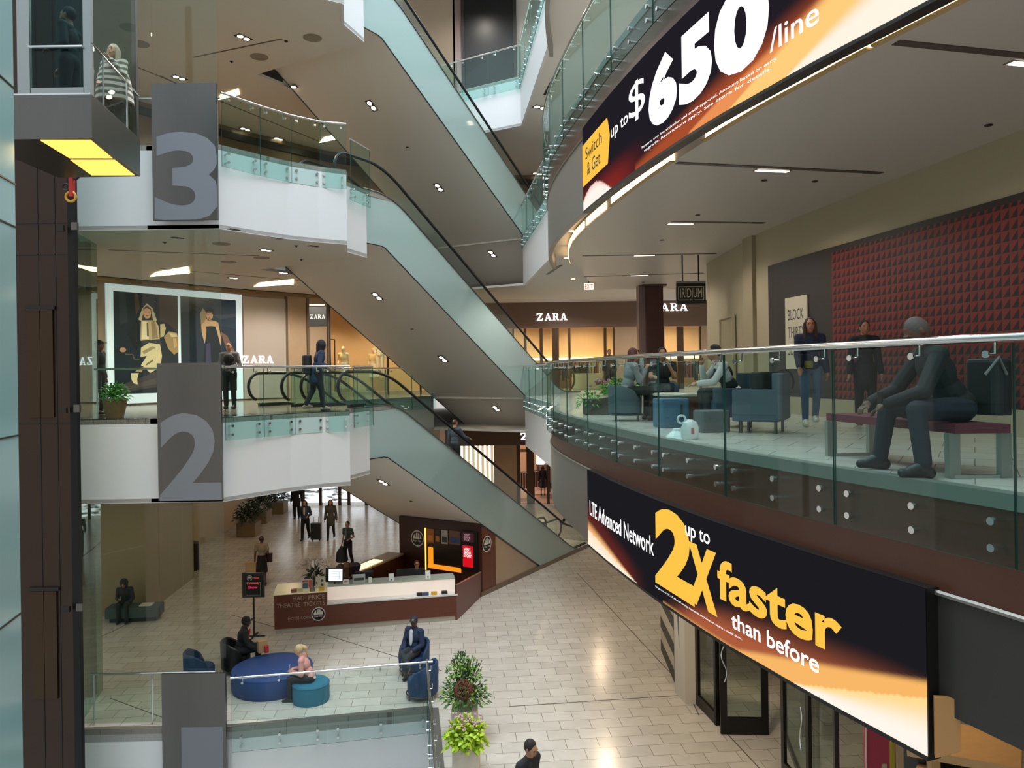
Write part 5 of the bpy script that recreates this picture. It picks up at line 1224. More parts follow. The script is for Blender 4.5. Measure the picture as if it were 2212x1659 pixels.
# ------------------------------------------------------------------ seats on the ground floor
M_blue, M_teal, M_navy = mat('blue_upholstery','#1F3F78',.65,noise=.1,nscale=30), mat('teal_upholstery','#1F6A86',.65,noise=.1,nscale=30), mat('navy_upholstery','#1B3A5E',.65,noise=.1,nscale=30)
def ottoman(c, r_, h, m, label):
    root = empty('round_ottoman', c, label, 'ottoman')
    part(MB().lathe(c,[(r_*.97,.0),(r_,.05),(r_,h-.06),(r_*.985,h-.02),(r_*.94,h),(.001,h+.004)],48),'cushion',m,root,True)
    part(MB().tube([c+Vector((r_*.99*math.cos(a),r_*.99*math.sin(a),h-.035)) for a in [2*math.pi*k/48 for k in range(48)]],.012,6,closed=True),'piping',m,root,True)
    return root
OT1, OT2 = Vector((-5.62,17.72,0)), Vector((-4.52,16.90,0))
ottoman(OT1,.90,.46,M_blue,'large round dark blue ottoman'); ottoman(OT2,.40,.42,M_teal,'small round teal ottoman with a woman sitting on it')
def tub_chair(c, yaw, m, label, w=.74, hb=.78, group='blue tub chairs'):
    """low tub armchair: curved back wrapping the seat, thin steel ring base"""
    root = empty('tub_chair', c, label, 'chair', group); R = Matrix.Rotation(yaw,3,'Z'); r_ = w/2
    part(MB().lathe(c,[(r_*.80,.12),(r_*.84,.16),(r_*.84,.38),(r_*.78,.42),(.001,.43)],32),'seat',m,root,True)
    vs = []; fs = []; N = 22
    for k in range(N+1):
        a = math.radians(-20+220*k/N); hh = .43+(hb-.43)*min(1,math.sin(math.radians(180*k/N))**.5*1.15+.0)
        d = Vector((math.cos(a),math.sin(a),0))
        for rr_,z in ((r_*.84,.14),(r_,.14),(r_*1.03,hh-.03),(r_*.97,hh),(r_*.86,hh-.03)): vs.append(c+R@(d*rr_)+UP*z)
    for k in range(N):
        for q in range(5): j=(q+1)%5; fs.append((5*k+q,5*k+5+q,5*k+5+j,5*k+j))
    fs += [(4,3,2,1,0),tuple(5*N+q for q in range(5))]
    part(MB().add(vs,fs),'backrest',m,root,True)
    part(MB().tube([c+Vector((r_*.9*math.cos(a),r_*.9*math.sin(a),.11)) for a in [2*math.pi*k/32 for k in range(32)]],.016,6,closed=True),'base_ring',M_steel,root,True)
    for a in (.6,2.2,3.8,5.4): part(MB().cyl(c+Vector((r_*.85*math.cos(a),r_*.85*math.sin(a),.055)),.02,.11,8),'leg',M_steel,root)
    return root
CH1 = Vector((-2.44,18.35,0)); tub_chair(CH1,math.radians(-28),M_navy,'dark blue tub chair with a man in a navy jacket on it')
CH2 = Vector((-2.10,17.0,0)); tub_chair(CH2,math.radians(255),M_navy,'empty dark blue tub chair by the corner of the glass railing')
CH3 = Vector((-6.75,18.6,0)); tub_chair(CH3,math.radians(110),mat('black_leather','#0E0E10',.4),'black tub chair with a man in a cap on it')
CH4 = Vector((-7.35,17.9,0)); tub_chair(CH4,math.radians(120),M_navy,'blue tub chair partly hidden behind the numbered steel panel')
# bench by the olive wall
q = at(268,1345,0); r = empty('padded_bench', q, 'dark upholstered bench against the olive wall', 'bench')
part(MB().rbox(q+Vector((.2,.25,.28)),(1.5,.55,.30),.04,.1),'seat',mat('grey_green_seat','#3A4A46',.7),r); part(MB().rbox(q+Vector((.2,.27,.07)),(1.3,.45,.13),.02,.1),'base',M_dark,r)
part(MB().rbox(q+Vector((.55,.25,.45)),(.35,.3,.03),.02,.1),'paper',mat('paper_white','#C9C4B6',.6),r)
# litter bin, sign stand
q = at(430,1197,0); q = Vector((-11.95,28.4,0)); r = empty('litter_bin', q, 'round dark litter bin beside the olive wall', 'bin')
part(MB().lathe(q,[(.27,0),(.28,.05),(.28,.95),(.26,.99)],28),'body',mat('bin_brown','#2A1D14',.4,.4),r,True); part(MB().lathe(q+UP*.99,[(.28,0),(.28,.03),(.10,.06),(.001,.06)],28),'lid',M_steel,r,True)
q = Vector((*at(549,1375,0).xy,0)); r = empty('sign_stand', q, 'black poster stand with red handwriting in front of the ticket desk', 'sign')
hz = 1.02; w_ = .60; b_z = (CZ+ray(549,1290)[1]*q.y); t_z = (CZ+ray(549,1237)[1]*q.y)
part(MB().beam(q+UP*.02,q+UP*b_z,.04,.04),'pole',M_dark,r); part(MB().beam(q+Vector((-.3,-.0,.015)),q+Vector((.3,0,.015)),.04,.03),'foot',M_dark,r); part(MB().beam(q+Vector((0,-.3,.015)),q+Vector((0,.3,.015)),.04,.03),'foot',M_dark,r)
part(MB().box(q+UP*(b_z+t_z)/2,(w_,.05,t_z-b_z)),'board',mat('frame_grey','#2F2B2A',.4),r); part(MB().box(q+Vector((0,-.026,(b_z+t_z)/2)),(w_-.08,.006,t_z-b_z-.08)),'poster',mat('poster_black','#0D0A0C',.4),r)
o_p = q+Vector((0,-.031,b_z)); H_ = t_z-b_z; mb = MB()
for a,b in (((-.2,.10),(.2,.10)),((.2,.10),(.2,.62)),((.2,.62),(-.2,.62)),((-.2,.62),(-.2,.10))): mb.beam(o_p+Vector((a[0],0,a[1]*H_)),o_p+Vector((b[0],0,b[1]*H_)),.008,.004)
part(mb,'border',mat('chalk_white','#B9B4AC',.6),r)
part(flat_text(MB(),'Comedy',o_p,(1,0,0),UP,-.17,.18,.52*H_,.63*H_,(0,-1,0),.002,.006),'lettering',emis('neon_orange','#E0503A',.7),r); part(flat_text(MB(),'Show',o_p,(1,0,0),UP,-.13,.12,.36*H_,.47*H_,(0,-1,0),.002,.012),'lettering',emis('neon_pink','#E0285A',.8),r)
part(flat_text(MB(),'TODAY',o_p,(1,0,0),UP,.02,.17,.76*H_,.82*H_,(0,-1,0),.002,.004),'small_lettering',emis('neon_orange','#E0503A',.7),r); roundel(o_p+Vector((-.09,.004,.79*H_)),(1,0,0),(0,-1,0),.075,r)
# ------------------------------------------------------------------ shop front under the seating balcony (ground floor)
BF = mat('black_door_frame','#15110E',.35,.3)
c0,c1,c2 = at(1458,1496,0),at(1481,1521,0),at(1503,1521,0)
struct(MB().prism([(c0.x,c0.y),(c1.x,c1.y),(c2.x,c2.y),(c2.x+.1,c0.y)], 0, S2), 'column', mat('pale_column','#C9BEAE',.5))
dd = (c1-c0).normalized(); nn = Vector((-dd.y,dd.x,0)); nn = nn if nn.x < 0 else -nn
pc = tag(MB().extr([c0+dd*.15+UP*(2.2)+nn*.004, c0+dd*.30+UP*1.1+nn*.004, c0+dd*.27+UP*1.6+nn*.004, c0+dd*.33+UP*3.3+nn*.004, c0+dd*.18+UP*3.3+nn*.004], nn*.004).build('column_emblem', mat('slate_blue','#4A5260',.5)), 'slate blue swoosh emblem on the pale shop column', 'emblem')
z0_,z1_ = at(1428,1406,0),at(1458,1421,0); z0_ = at(1428,1404,0); z1_ = Vector((3.62,17.6,0))
zb_ = empty('striped_panel', (z0_+z1_)/2, 'cream wall panel with dark horizontal stripes behind the pale column', 'panel')
part(MB().extr([z0_,z1_,z1_+UP*S2,z0_+UP*S2], Vector((.1,.02,0))), 'panel', mat('cream_wall','#B9AC98',.5), zb_)
for k in range(8):
    z = .0+k*.60; part(MB().extr([z0_+UP*z+Vector((-.006,0,0)),z1_+UP*z+Vector((-.006,0,0)),z1_+UP*(z+.28)+Vector((-.006,0,0)),z0_+UP*(z+.28)+Vector((-.006,0,0))], Vector((.004,0,0))), 'stripe', mat('dark_stripe','#2A211B',.5), zb_)
struct(MB().box((10.5,14,S2/2),(.2,34,S2)), 'wall_right', mat('shop_back','#A8997F',.6))
struct(MB().box((7.2,19.8,S2/2),(6.4,.2,S2)), 'wall_far', mat('shop_back'))
s0_, s1_ = at(1504,1522,0), at(1547,1568,0); s2_ = at(1557,1566,0)
fr = empty('shop_front', s0_, 'black framed glass shop front next to the pale column', 'shop front')
def glazed(root, a, b, h, base=.28, fw=.07, nm='glass', gm=None):
    a, b = Vector(a), Vector(b); d = (b-a).normalized(); n = Vector((-d.y,d.x,0))
    part(MB().extr([a,b,b+UP*base,a+UP*base], n*.06), 'bottom_rail', BF, root); part(MB().extr([a+UP*(h-.1),b+UP*(h-.1),b+UP*h,a+UP*h], n*.06), 'top_rail', BF, root)
    for p in (a+d*fw/2,b-d*fw/2): part(MB().beam(p+n*.03+UP*base,p+n*.03+UP*(h-.1),fw,.06,up=n), 'stile', BF, root)
    part(MB().extr([a+d*fw+UP*base+n*.025,b-d*fw+UP*base+n*.025,b-d*fw+UP*(h-.1)+n*.025,a+d*fw+UP*(h-.1)+n*.025], n*.012), nm, gm or M_glass3, root)
glazed(fr, s0_, s1_, S2-.05, .24, .10); glazed(fr, s1_, s2_, S2-.05, .24, .03)
def pull(root, p, h0, h1, n, s):
    z = [h0+(h1-h0)*k/12 for k in range(13)]
    part(MB().tube([Vector(p)+Vector(n)*(.05)+Vector(s)*.05*math.sin(2*math.pi*k/12)+UP*z[k] for k in range(13)],.014,8), 'handle', M_chrome, root, True)
e0, e1 = at(1557,1587,0), at(1661,1589,0); dr = empty('shop_door', e0, 'open black framed glass door with a wavy steel handle', 'door')
glazed(dr, e0+UP*.015, e1+UP*.015, 2.75, .32, .13); dd = (e1-e0).normalized(); pull(dr, e0+dd*.07, 1.05, 1.75, Vector((dd.y,-dd.x,0)), dd)
h0_, h1_ = at(1680,1690,0), at(1694,1760,0); dr2 = empty('shop_door', h0_, 'second black framed glass door standing open edge-on', 'door')
h0_, h1_ = Vector((4.62,13.55,0)), Vector((4.05,12.1,0)); h0_ = at(1688,1683,0); h1_ = h0_+Vector((.10,-1.0,0))
glazed(dr2, h0_+UP*.015, h1_+UP*.015, 2.75, .32, .10); 
for sg_ in (-1,1): pull(dr2, h1_+Vector((0,.1,0))+Vector((.03*sg_,0,0)), .95, 1.65, Vector((sg_,.1,0)), Vector((0,1,0)))
fr2 = empty('shop_front', e1, 'black framed shop front glazing past the open doors', 'shop front'); glazed(fr2, at(1664,1590,0)+Vector((.25,0,0)), Vector((4.42,10.7,0)), S2-.05, .10, .12)
for k,(x_,y_) in enumerate(((5.9,16.6),(6.6,13.8),(6.5,11.6))): trim(MB().box((x_,y_,S2/2),(.35,.12,S2)), mat('shop_back') if k != 1 else mat('bronze_mullion'))
pk = empty('graphic_poster', ad(1925,1640,10.2)-UP*1.9, 'pink graphic poster panel with coloured blocks inside the shop', 'poster'); pa_,pb_ = ad(1867,1600,10.2),ad(1992,1600,10.2)
part(MB().box(((pa_.x+pb_.x)/2,10.2,1.35),(pb_.x-pa_.x,.05,2.7)),'board',mat('poster_pink','#A03A50',.5),pk)
for x0,x1,z0,z1,c in ((.42,.50,1.4,2.7,'#A8A030'),(.52,.66,.4,2.7,'#B9A080'),(.28,.36,1.2,1.9,'#B0A890'),(.78,.9,1.2,1.95,'#7A98A0'),(.9,1.0,1.5,2.0,'#5A7A80'),(.0,.02,0,2.7,'#C9C0B0')):
    part(MB().box((pa_.x+(x0+x1)/2*(pb_.x-pa_.x),10.17,(z0+z1)/2),((x1-x0)*(pb_.x-pa_.x),.012,z1-z0)),'block',mat('pk_'+c,c,.5),pk)
kx0,kx1 = ad(2001,1620,8.6).x, ad(2170,1620,8.6).x; kz = ad(2080,1606,8.6).z
kk = empty('display_shelf', ((kx0+kx1)/2,8.8,0), 'light wood display shelf unit with dark openings under the balcony', 'shelf')
part(MB().beam((kx0,8.9,kz-.05),(kx1,8.3,kz+.02),.9,.09),'top',mat('ash_wood','#B08A58',.5,noise=.15,nscale=8),kk); part(MB().beam((kx0+.05,8.92,kz-.45),(kx1-.1,8.32,kz-.38),.8,.05),'shelf',mat('ash_wood'),kk)
for x_,y_ in ((kx0+.05,8.55),(kx1-.06,8.0)): part(MB().box((x_,y_,kz/2-.05),(.10,.10,kz-.05)),'post',mat('ash_wood'),kk)
part(MB().beam((kx0,9.1,kz/2),(kx1,8.5,kz/2),.05,kz-.3),'back',mat('black_board'),kk)
q0 = rpt(4.76,.10); q1 = q0+Vector((.17,-.03,0)); trim(MB().extr([q0+UP*(CZ-2.86),q1+UP*(CZ-2.80),q1+UP*(CZ-2.42),q0+UP*(CZ-2.42)], Vector((-.02,-.05,0))), mat('screen_end_cap','#A87A48',.5))
# ------------------------------------------------------------------ lounge on the seating balcony
bA,bB,bC,bD = at(1795,985,L2),at(1884,983,L2),at(2058,1033,L2),at(2170,1032,L2)
bn = empty('bench', (bA+bD)/2, 'dark red bench with flat steel legs by the glass railing', 'bench')
hz = .42; cc = (bA+bB+bC+bD)/4
def ex_(p,k=1.06): return cc+(p-cc)*k
part(MB().extr([ex_(bA)+UP*(hz-.07),ex_(bC)+UP*(hz-.07),ex_(bD)+UP*(hz-.07),ex_(bB)+UP*(hz-.07)], UP*.07), 'seat', mat('wine_cushion','#5A1A2A',.6), bn)
for p in (bA,bB,bC,bD): part(MB().box(p+UP*(hz-.07)/2,(.10,.05,hz-.07),.2), 'leg', mat('bench_steel','#9A9C98',.35,.7), bn)
for a,b in ((bA,bB),(bC,bD)): part(MB().beam(a+UP*.012,b+UP*.012,.05,.024), 'foot_bar', mat('bench_steel'), bn)
q = Vector((*at(2085,905,L2+.45).xy,L2+.42)); q = Vector(((bC.x+bD.x)/2+.02,bC.y+.62,L2+hz+.001)); tag(MB().rbox(q+UP*.10,(.34,.52,.20),.07,.2).build('sling_bag', mat('olive_canvas','#23251A',.8)), 'flat olive bag lying on the dark red bench behind the man', 'bag')
T0 = Vector((2.86,12.75,L2)); tb = empty('round_table', T0, 'round wood drum table with a pale top among the blue chairs', 'table')
part(MB().lathe(T0+UP*.44,[(.50,0),(.52,.01),(.52,.035),(.50,.045),(.001,.045)],40),'top',mat('table_top','#B9B4A6',.25),tb,True)
part(MB().lathe(T0,[(.40,0),(.40,.44)],32),'drum',M_wood,tb,True)
M_sl = mat('slate_blue_fabric','#2C4354',.7,noise=.1,nscale=30); M_sl2 = mat('steel_blue_fabric','#37607A',.7)
def block_chair(c, yaw, m, label, w=.62, d_=.62, hb=.80):
    root = empty('lounge_chair', c, label, 'chair', 'blue lounge chairs on the balcony'); R = Matrix.Rotation(yaw,3,'Z')
    def P(x,y,z): return c+R@Vector((x,y,0))+UP*z
    part(MB().rbox(P(0,.03,.29),(w,d_,.26),.06,yaw),'seat',m,root); part(MB().rbox(P(0,-d_/2+.05,.50),(w,.14,hb-.18),.05,yaw),'backrest',m,root)
    for sx in (-1,1): part(MB().rbox(P(sx*(w/2-.05),.02,.42),(.11,d_,.34),.04,yaw),'armrest',m,root)
    for sx in (-1,1):
        for sy in (-1,1): part(MB().cyl(P(sx*(w/2-.08),sy*(d_/2-.08),.08),.022,.16,8),'leg',M_steel,root)
    return root
B1c = Vector((2.42,11.75,L2)); root = empty('cube_stool', B1c, 'steel blue cube stool in front of the drum table', 'stool'); part(MB().rbox(B1c+UP*.22,(.46,.40,.44),.05,.15),'cushion',M_sl2,root)
for k in (-.06,.06): part(MB().rbox(B1c+Vector((k*2,-.205,.24)),(.035,.012,.22),.01,.15),'slot',mat('slot_dark','#1E2C38',.6),root)
block_chair(Vector((3.28,11.6,L2)), math.radians(92), M_sl, 'slate blue lounge chair under the man in white sleeves')
block_chair(Vector((3.42,10.55,L2)), math.radians(60), mat('grey_blue_fabric','#44545F',.7), 'grey blue lounge chair with a black bag hung over its back')
B2c = Vector((2.78,10.75,L2)); root = empty('cube_stool', B2c, 'grey cube stool behind the white plastic bag', 'stool'); part(MB().rbox(B2c+UP*.15,(.42,.38,.30),.05,.1),'cushion',mat('grey_fabric','#55585A',.8),root)
tub_chair(Vector((1.98,13.35,L2)), math.radians(100), mat('slate_tub','#3F4C55',.7), 'slate tub chair on the balcony with its rounded back to the railing', .62, .62)
tub_chair(Vector((2.75,14.1,L2)), math.radians(-10), M_sl, 'slate blue tub chair behind the drum table', .6, .66)
q = Vector((3.62,10.62,L2)); hb_ = empty('shoulder_bag', q+UP*.62, 'black shoulder bag slung over the lounge chair back', 'bag'); part(MB().rbox(q+Vector((-.02,.12,.68)),(.52,.26,.30),.09,.3),'body',mat('black_nylon','#0F1012',.6),hb_)
part(MB().tube([q+Vector((.20,.2,.78))+Vector((.14*math.cos(a),0,.17*math.sin(a)-.1)) for a in [math.pi*.9*k/10-.6 for k in range(11)]],.014,6),'strap',mat('black_nylon'),hb_)
q = Vector((*at(1490,949,L2).xy,L2)); pb = empty('plastic_bag', q, 'white plastic carrier bag on the balcony floor', 'bag')
bagm = MB(); bagm.lathe(q+UP*.0,[(.085,0),(.10,.02),(.105,.14),(.085,.21),(.04,.245),(.001,.25)],14); bagm.v = [(x+.012*math.sin(z*60+y*40),y*.75+q.y*.25,z) for x,y,z in bagm.v]
part(bagm,'body',mat('white_plastic','#DADCDC',.4),pb,True); part(MB().tube([q+Vector((-.05,0,.20))+Vector((-.05+.05*math.cos(a),0,.05*math.sin(a)+.05)) for a in [2*math.pi*k/10 for k in range(10)]],.014,6,closed=True),'handle',mat('white_plastic'),pb)
part(MB().box(q+Vector((.02,-.078,.11)),(.035,.004,.07)),'print',mat('red_print','#C0605A',.5),pb)
q = Vector((*at(1462,946,L2).xy,L2)); tag(MB().lathe(q,[(.15,0),(.12,.04),(.06,.09),(.05,.12),(.001,.13)],9).build('crumpled_bag', mat('white_plastic')), 'crumpled white plastic wrap beside the carrier bag', 'bag')
up_ = empty('closed_umbrella', Vector((2.28,13.5,L2+.02)), 'closed pale umbrella propped by the man at the planter', 'umbrella'); part(MB().tube([(2.25,13.4,L2+.5),(2.27,13.4,L2+.95),(2.28,13.4,L2+1.15)],[.012,.03,.006],8),'canopy',mat('pale_umbrella','#A8C0BC',.5),up_); part(MB().tube([(2.24,13.4,L2+.02),(2.28,13.4,L2+1.2)],.007,6),'shaft',M_steel,up_)
pst = empty('black_post', ad(1377,768,24), 'thin black post standing beside the brown column', 'post'); part(MB().box(Vector((ad(1377,760,24).x,24,L2+.75)),(.10,.10,1.5)),'post',M_black,pst)
# ------------------------------------------------------------------ ceiling fittings
def cdl(u, v, z, yaw, label, group, scale=1., lit=M_lamp):
    p = at(u,v,z-.004); x = Vector((math.cos(yaw),math.sin(yaw),0)); return downlight(p, x, UP, label, group, lit, scale)
A1_ = math.radians(58.6)
for u,v,w in ((555,545-6,'nearest the number panel edge'),(575,540,'ahead of the stair recess')): pass
for k,(u,v,w) in enumerate(((575,540,'under the third floor balcony edge'),(612,589,'in front of the long light box'),(504,600,'above the second poster'),(505,496,'unlit, by the fascia beside the lift glass'),(598,515,'unlit, midway along the fascia'),(676,532,'unlit, near the fascia end'),(383,514,'behind the lift glass near the fascia'))):
    cdl(u,v,S3,A1_,'twin ceiling downlight on the middle floor, '+w,'middle floor downlights',.8 if k<3 else .6, M_lamp if k < 3 else mat('lens_off','#8A8278',.3))
for k,(u,v,w) in enumerate(((526,81,'beside the lift glass'),(387,168,'behind the lift glass'),(641,251,'over the railing, behind the stair head'),(530,279,'deep over the third floor, first'),(602,300,'deep over the third floor, second'),(640,190,'unlit, near the recess'))):
    cdl(u,v,S4,A1_,'twin ceiling downlight of the third floor, '+w,'third floor downlights',1.0,M_lamp)
for k,(u,v,w) in enumerate(((560,123,'nearer the lift'),(675,82,'nearer the white fascia tip'),(302,95,'behind the lift glass'))):
    p = at(u,v,S4-.004); tag(MB().cyl(p,.24,.012,28).build('ceiling_speaker', mat('speaker_grey','#857B70',.7)), 'round grey ceiling speaker of the third floor, '+w, 'speaker', 'ceiling speakers')
for k,(u,v,w) in enumerate(((565,557,'by the recess'),(494,566,'beside the lift glass'),(478,527,'by the fascia'))):
    p = at(u,v,S3-.004); tag(MB().cyl(p,.2,.012,28).build('ceiling_speaker', mat('speaker_grey')), 'round grey ceiling speaker of the middle floor, '+w, 'speaker', 'ceiling speakers')
for k,(u,v,z,w) in enumerate(((618,89,S4,'ahead of the white fascia tip'),(500,133,S4,'beside the lift glass'),(657,217,S4,'over the railing'),(356,524,S3,'behind the lift glass'),(640,531,S3,'near the fascia'),(666,602,S3,'by the sloping soffit'),(651,560,S3,'at the recess'))):
    p = at(u,v,z-.004); tag(MB().cyl(p,.05,.014,12).cyl(p-UP*.02,.02,.03,8).build('sprinkler', M_dark), 'small dark sprinkler head in the %s ceiling, %s' % ('third floor' if z == S4 else 'middle floor', w), 'sprinkler', 'sprinkler heads')
LBX = emis('light_box_face','#FFDFA6',7)
for k,(z,pts,w) in enumerate(((S3,[(324,598),(338,589),(406,577),(410,590)],'middle floor, over the first poster'),(S3,[(549,620),(560,612),(634,604),(634,614)],'middle floor, near the glossy panel'),(S4,[(472,216),(478,205),(515,193),(517,205)],'third floor, by the railing start'),(S4,[(690,309),(700,298),(755,285),(757,294)],'third floor, by the escalator head'))):
    P = [at(u,v,z-.02) for u,v in pts]; r = empty('ceiling_light_box', P[0], 'long warm light box in the ceiling of the '+w, 'light', 'long ceiling light boxes')
    part(MB().extr(P,(0,0,.018)),'face',LBX,r)
for a,b,z in (((205,108),(705,312),S4),((345,163),(430,205),S4),((235,540),(560,553),S3),((345,580),(690,610),S3),((418,124),(610,84),S4)):
    trim(MB().beam(at(*a,z-.003),at(*b,z-.003),.05,.006), mat('ceiling_groove','#5A5048',.7))
for k,(u,v,w) in enumerate(((1163,236,'above the parapet corner'),(1263,393,'at the rounded end'),(1260,378+105,'under the rounded nose'))):
    pass
for k,(u,v,z,w) in enumerate(((1167,232,S4,'by the parapet corner'),(1161,375,S4,'beyond the top escalator'))):
    cdl(u,v,z,.6,'twin downlight on the far top ceiling, '+w,'far downlights',1.2)
for a,b in (((1206,120),(1183,205)),): trim(MB().beam(at(1210,145,S4-.004),at(1177,206,S4-.004),.12,.01), M_dark)
trim(MB().beam(at(1182,593,S3-.004),at(1212,573,S3-.004),.10,.01), M_dark)
for k,(u,v,w) in enumerate(((1236,500,'first'),(1224,558,'second'),(1238,603,'third'))):
    p = at(u,v,S3-.008); r = empty('round_downlight', p, w+' small downlight along the rounded ceiling band', 'light', 'small band downlights'); part(MB().cyl(p,.07,.012,16),'lens',M_lamp2,r)
# recess between ceiling and sloping soffit
# ------------------------------------------------------------------ people
def fuse(mb, name, m, parent, voxel, smooth=3):
    """melt overlapping closed shapes into one continuous skin"""
    o = mb.build(name, m); r = o.modifiers.new('r','REMESH'); r.mode = 'VOXEL'; r.voxel_size = voxel
    s = o.modifiers.new('s','SMOOTH'); s.iterations = smooth; s.factor = .5
    dg = bpy.context.evaluated_depsgraph_get(); dg.update()
    me = bpy.data.meshes.new_from_object(o.evaluated_get(dg)); old = o.data
    o.modifiers.clear(); o.data = me; bpy.data.meshes.remove(old); me.name = name
    me.polygons.foreach_set('use_smooth',[True]*len(me.polygons)); o.parent = parent
    return o
def cap(mb, a, b, r0, r1, n=10):
    a, b = Vector(a), Vector(b); mb.tube([a,b],[r0,r1],n); mb.ball(a,r0,n); mb.ball(b,r1,n)
def V(*a): return Vector(a)
ARMS = {'down':(V(.045,-.03,-.29),V(.03,.06,-.25)), 'bent':(V(.06,-.06,-.28),V(-.06,.22,-.05)), 'front':(V(.07,-.02,-.28),V(-.17,.19,-.04)),
        'face':(V(.06,.10,-.26),V(-.13,.14,.23)), 'phone':(V(.04,.03,-.29),V(-.12,.21,.07)), 'back':(V(.05,-.16,-.25),V(.02,-.08,-.24)), 'fwd':(V(.03,.10,-.27),V(.0,.16,-.19)),
        'rail':(V(.10,.12,-.24),V(.04,.22,-.07)), 'table':(V(.03,.20,-.20),V(-.06,.22,.02)), 'chin':(V(.02,.22,-.19),V(-.12,.02,.25)), 'lap':(V(.06,.04,-.28),V(-.12,.20,-.10)), 'knee':(V(.05,.12,-.27),V(.0,.21,-.12))}
def person(loc, heading, label, h=1.70, pose='stand', lean=0., seat=.45, arms=('down','down'), top=('#222222','jacket'), bottom='#1A1A1E', shoes='#15120F', skin='#B98768',
           hair=('short','#1E1612'), look=(0,0), vox=.012, step=.0, legs=None, female=False, extra=None, cat='person', hem=.0, group=None, bare=False, sole=None):
    k = h/1.72; root = empty(cat if cat != 'person' else 'person', loc, label, cat, group, rz=math.radians(heading))
    f_ = .92 if female else 1.0
    J = {}
    if pose == 'sit':
        pz_ = seat/k+.09; J['hip'] = [V(s*.09,0,pz_) for s in (-1,1)]; J['kn'] = [V(s*.12,.43,pz_+.02) for s in (-1,1)]
        J['an'] = [V(s*.12,.40,.09) for s in (-1,1)]
        if legs: 
            for i,q in enumerate(legs):
                if q: J['kn'][i], J['an'][i] = q[0]/k, q[1]/k
        pel = V(0,0,pz_+.01)
    else:
        pel = V(0,0,.95); J['hip'] = [V(s*.09,0,.92) for s in (-1,1)]
        J['kn'] = [V(s*.10,.02+s*step*.5,.50) for s in (-1,1)]; J['an'] = [V(s*.10,-.02+s*step-(.06 if s*step<0 else 0),.09+(.05 if s*step<0 else 0)) for s in (-1,1)]
        if legs:
            for i,q in enumerate(legs):
                if q: J['kn'][i], J['an'][i] = q[0]/k, q[1]/k
    RL = Matrix.Rotation(-math.radians(lean),3,'X')
    def ub(p): return pel+RL@(V(*p)-V(0,0,.95))
    wai, che, nek = ub((0,.0,1.08)), ub((0,.005,1.28)), ub((0,-.005,1.46)); hd = nek+Matrix.Rotation(-math.radians(lean*.55),3,'X')@V(0,.025,.145)
    RH = Matrix.Rotation(math.radians(look[0]),3,'Z')@Matrix.Rotation(-math.radians(lean*.4+look[1]),3,'X')
    shd = [ub((s*.185*f_,-.005,1.40)) for s in (-1,1)]; elb, wri = [], []
    for i,s in enumerate((-1,1)):
        a = arms[i]
        if isinstance(a,str): e_, w_ = ARMS[a]; e_, w_ = V(e_.x*s,e_.y,e_.z), V(w_.x*s,w_.y,w_.z)
        else: e_, w_ = a
        R2 = Matrix.Rotation(-math.radians(lean*.4),3,'X')
        elb.append(shd[i]+R2@e_); wri.append(shd[i]+R2@e_+R2@w_)
    def S_(p): return p*k
    B = MB()
    def bal(p,r,M=None): B.ball(S_(p), V(*r)*k, 14, M)
    def cp(a,b,r0,r1): cap(B,S_(a),S_(b),r0*k,r1*k)
    bal(pel,(.155,.105,.11),RL); bal(wai,(.125*f_,.095,.13),RL); bal(che,(.155*f_,.108,.17),RL)
    cp(nek-V(0,0,.03),nek+(hd-nek)*.5,.056,.052)
    for i in (0,1):
        cp(ub((0,-.01,1.41)),shd[i],.06,.055); cp(shd[i],elb[i],.048,.039); cp(elb[i],wri[i],.038,.027)
        d = (wri[i]-elb[i]).normalized(); s = (-1,1)[i]; sd = d.cross(V(0,0,1)) if abs(d.z) < .85 else V(0,1,0); sd = (sd-d*sd.dot(d)).normalized(); up_ = sd.cross(d)
        pc_ = wri[i]+d*.05; cap(B,S_(wri[i]),S_(pc_),.026*k,.03*k,8)
        if vox < .0115:
            for q,(o_,ln) in enumerate(((-.027,.060),(-.009,.072),(.010,.068),(.027,.052))):
                a0 = wri[i]+d*.075+sd*o_; a1 = a0+d*ln*.55+up_*-.012; a2 = a1+d*ln*.35-up_*.03
                cap(B,S_(a0-d*.03),S_(a1),.0095*k,.009*k,6); cap(B,S_(a1),S_(a2),.009*k,.008*k,6)
            t0 = wri[i]+d*.025+sd*-.025; cap(B,S_(t0),S_(t0+d*.05-sd*.025-up_*.02),.011*k,.009*k,6)
        else:
            for o_ in (-.022,0,.022): cap(B,S_(wri[i]+d*.06+sd*o_),S_(wri[i]+d*.125+sd*o_*1.1-up_*.02),.0125*k,.010*k,6)
            cap(B,S_(wri[i]+d*.03-sd*.02),S_(wri[i]+d*.075-sd*.05),.0125*k,.010*k,6)
        cp(J['hip'][i],J['kn'][i],.085,.056); cp(J['kn'][i],J['an'][i],.055,.037)
    def hp(x,y,z): return hd+RH@V(x,y,z)
    bal(hd,(.073,.092,.108),RH); bal(hp(0,.028,-.055),(.054,.058,.062),RH); bal(hp(0,-.02,.03),(.074,.085,.085),RH); bal(hp(0,.05,-.095),(.03,.028,.025),RH)
    bal(hp(0,.093,-.018),(.013,.020,.024),RH); bal(hp(0,.082,.028),(.045,.016,.012),RH); bal(hp(0,.088,-.056),(.026,.012,.010),RH)
    for s in (-1,1): bal(hp(s*.075,-.01,-.005),(.012,.02,.032),RH); bal(hp(s*.036,.062,-.03),(.022,.02,.022),RH)
    body = fuse(B,'body',mat('skin_'+skin,skin,.55),root,vox,2)
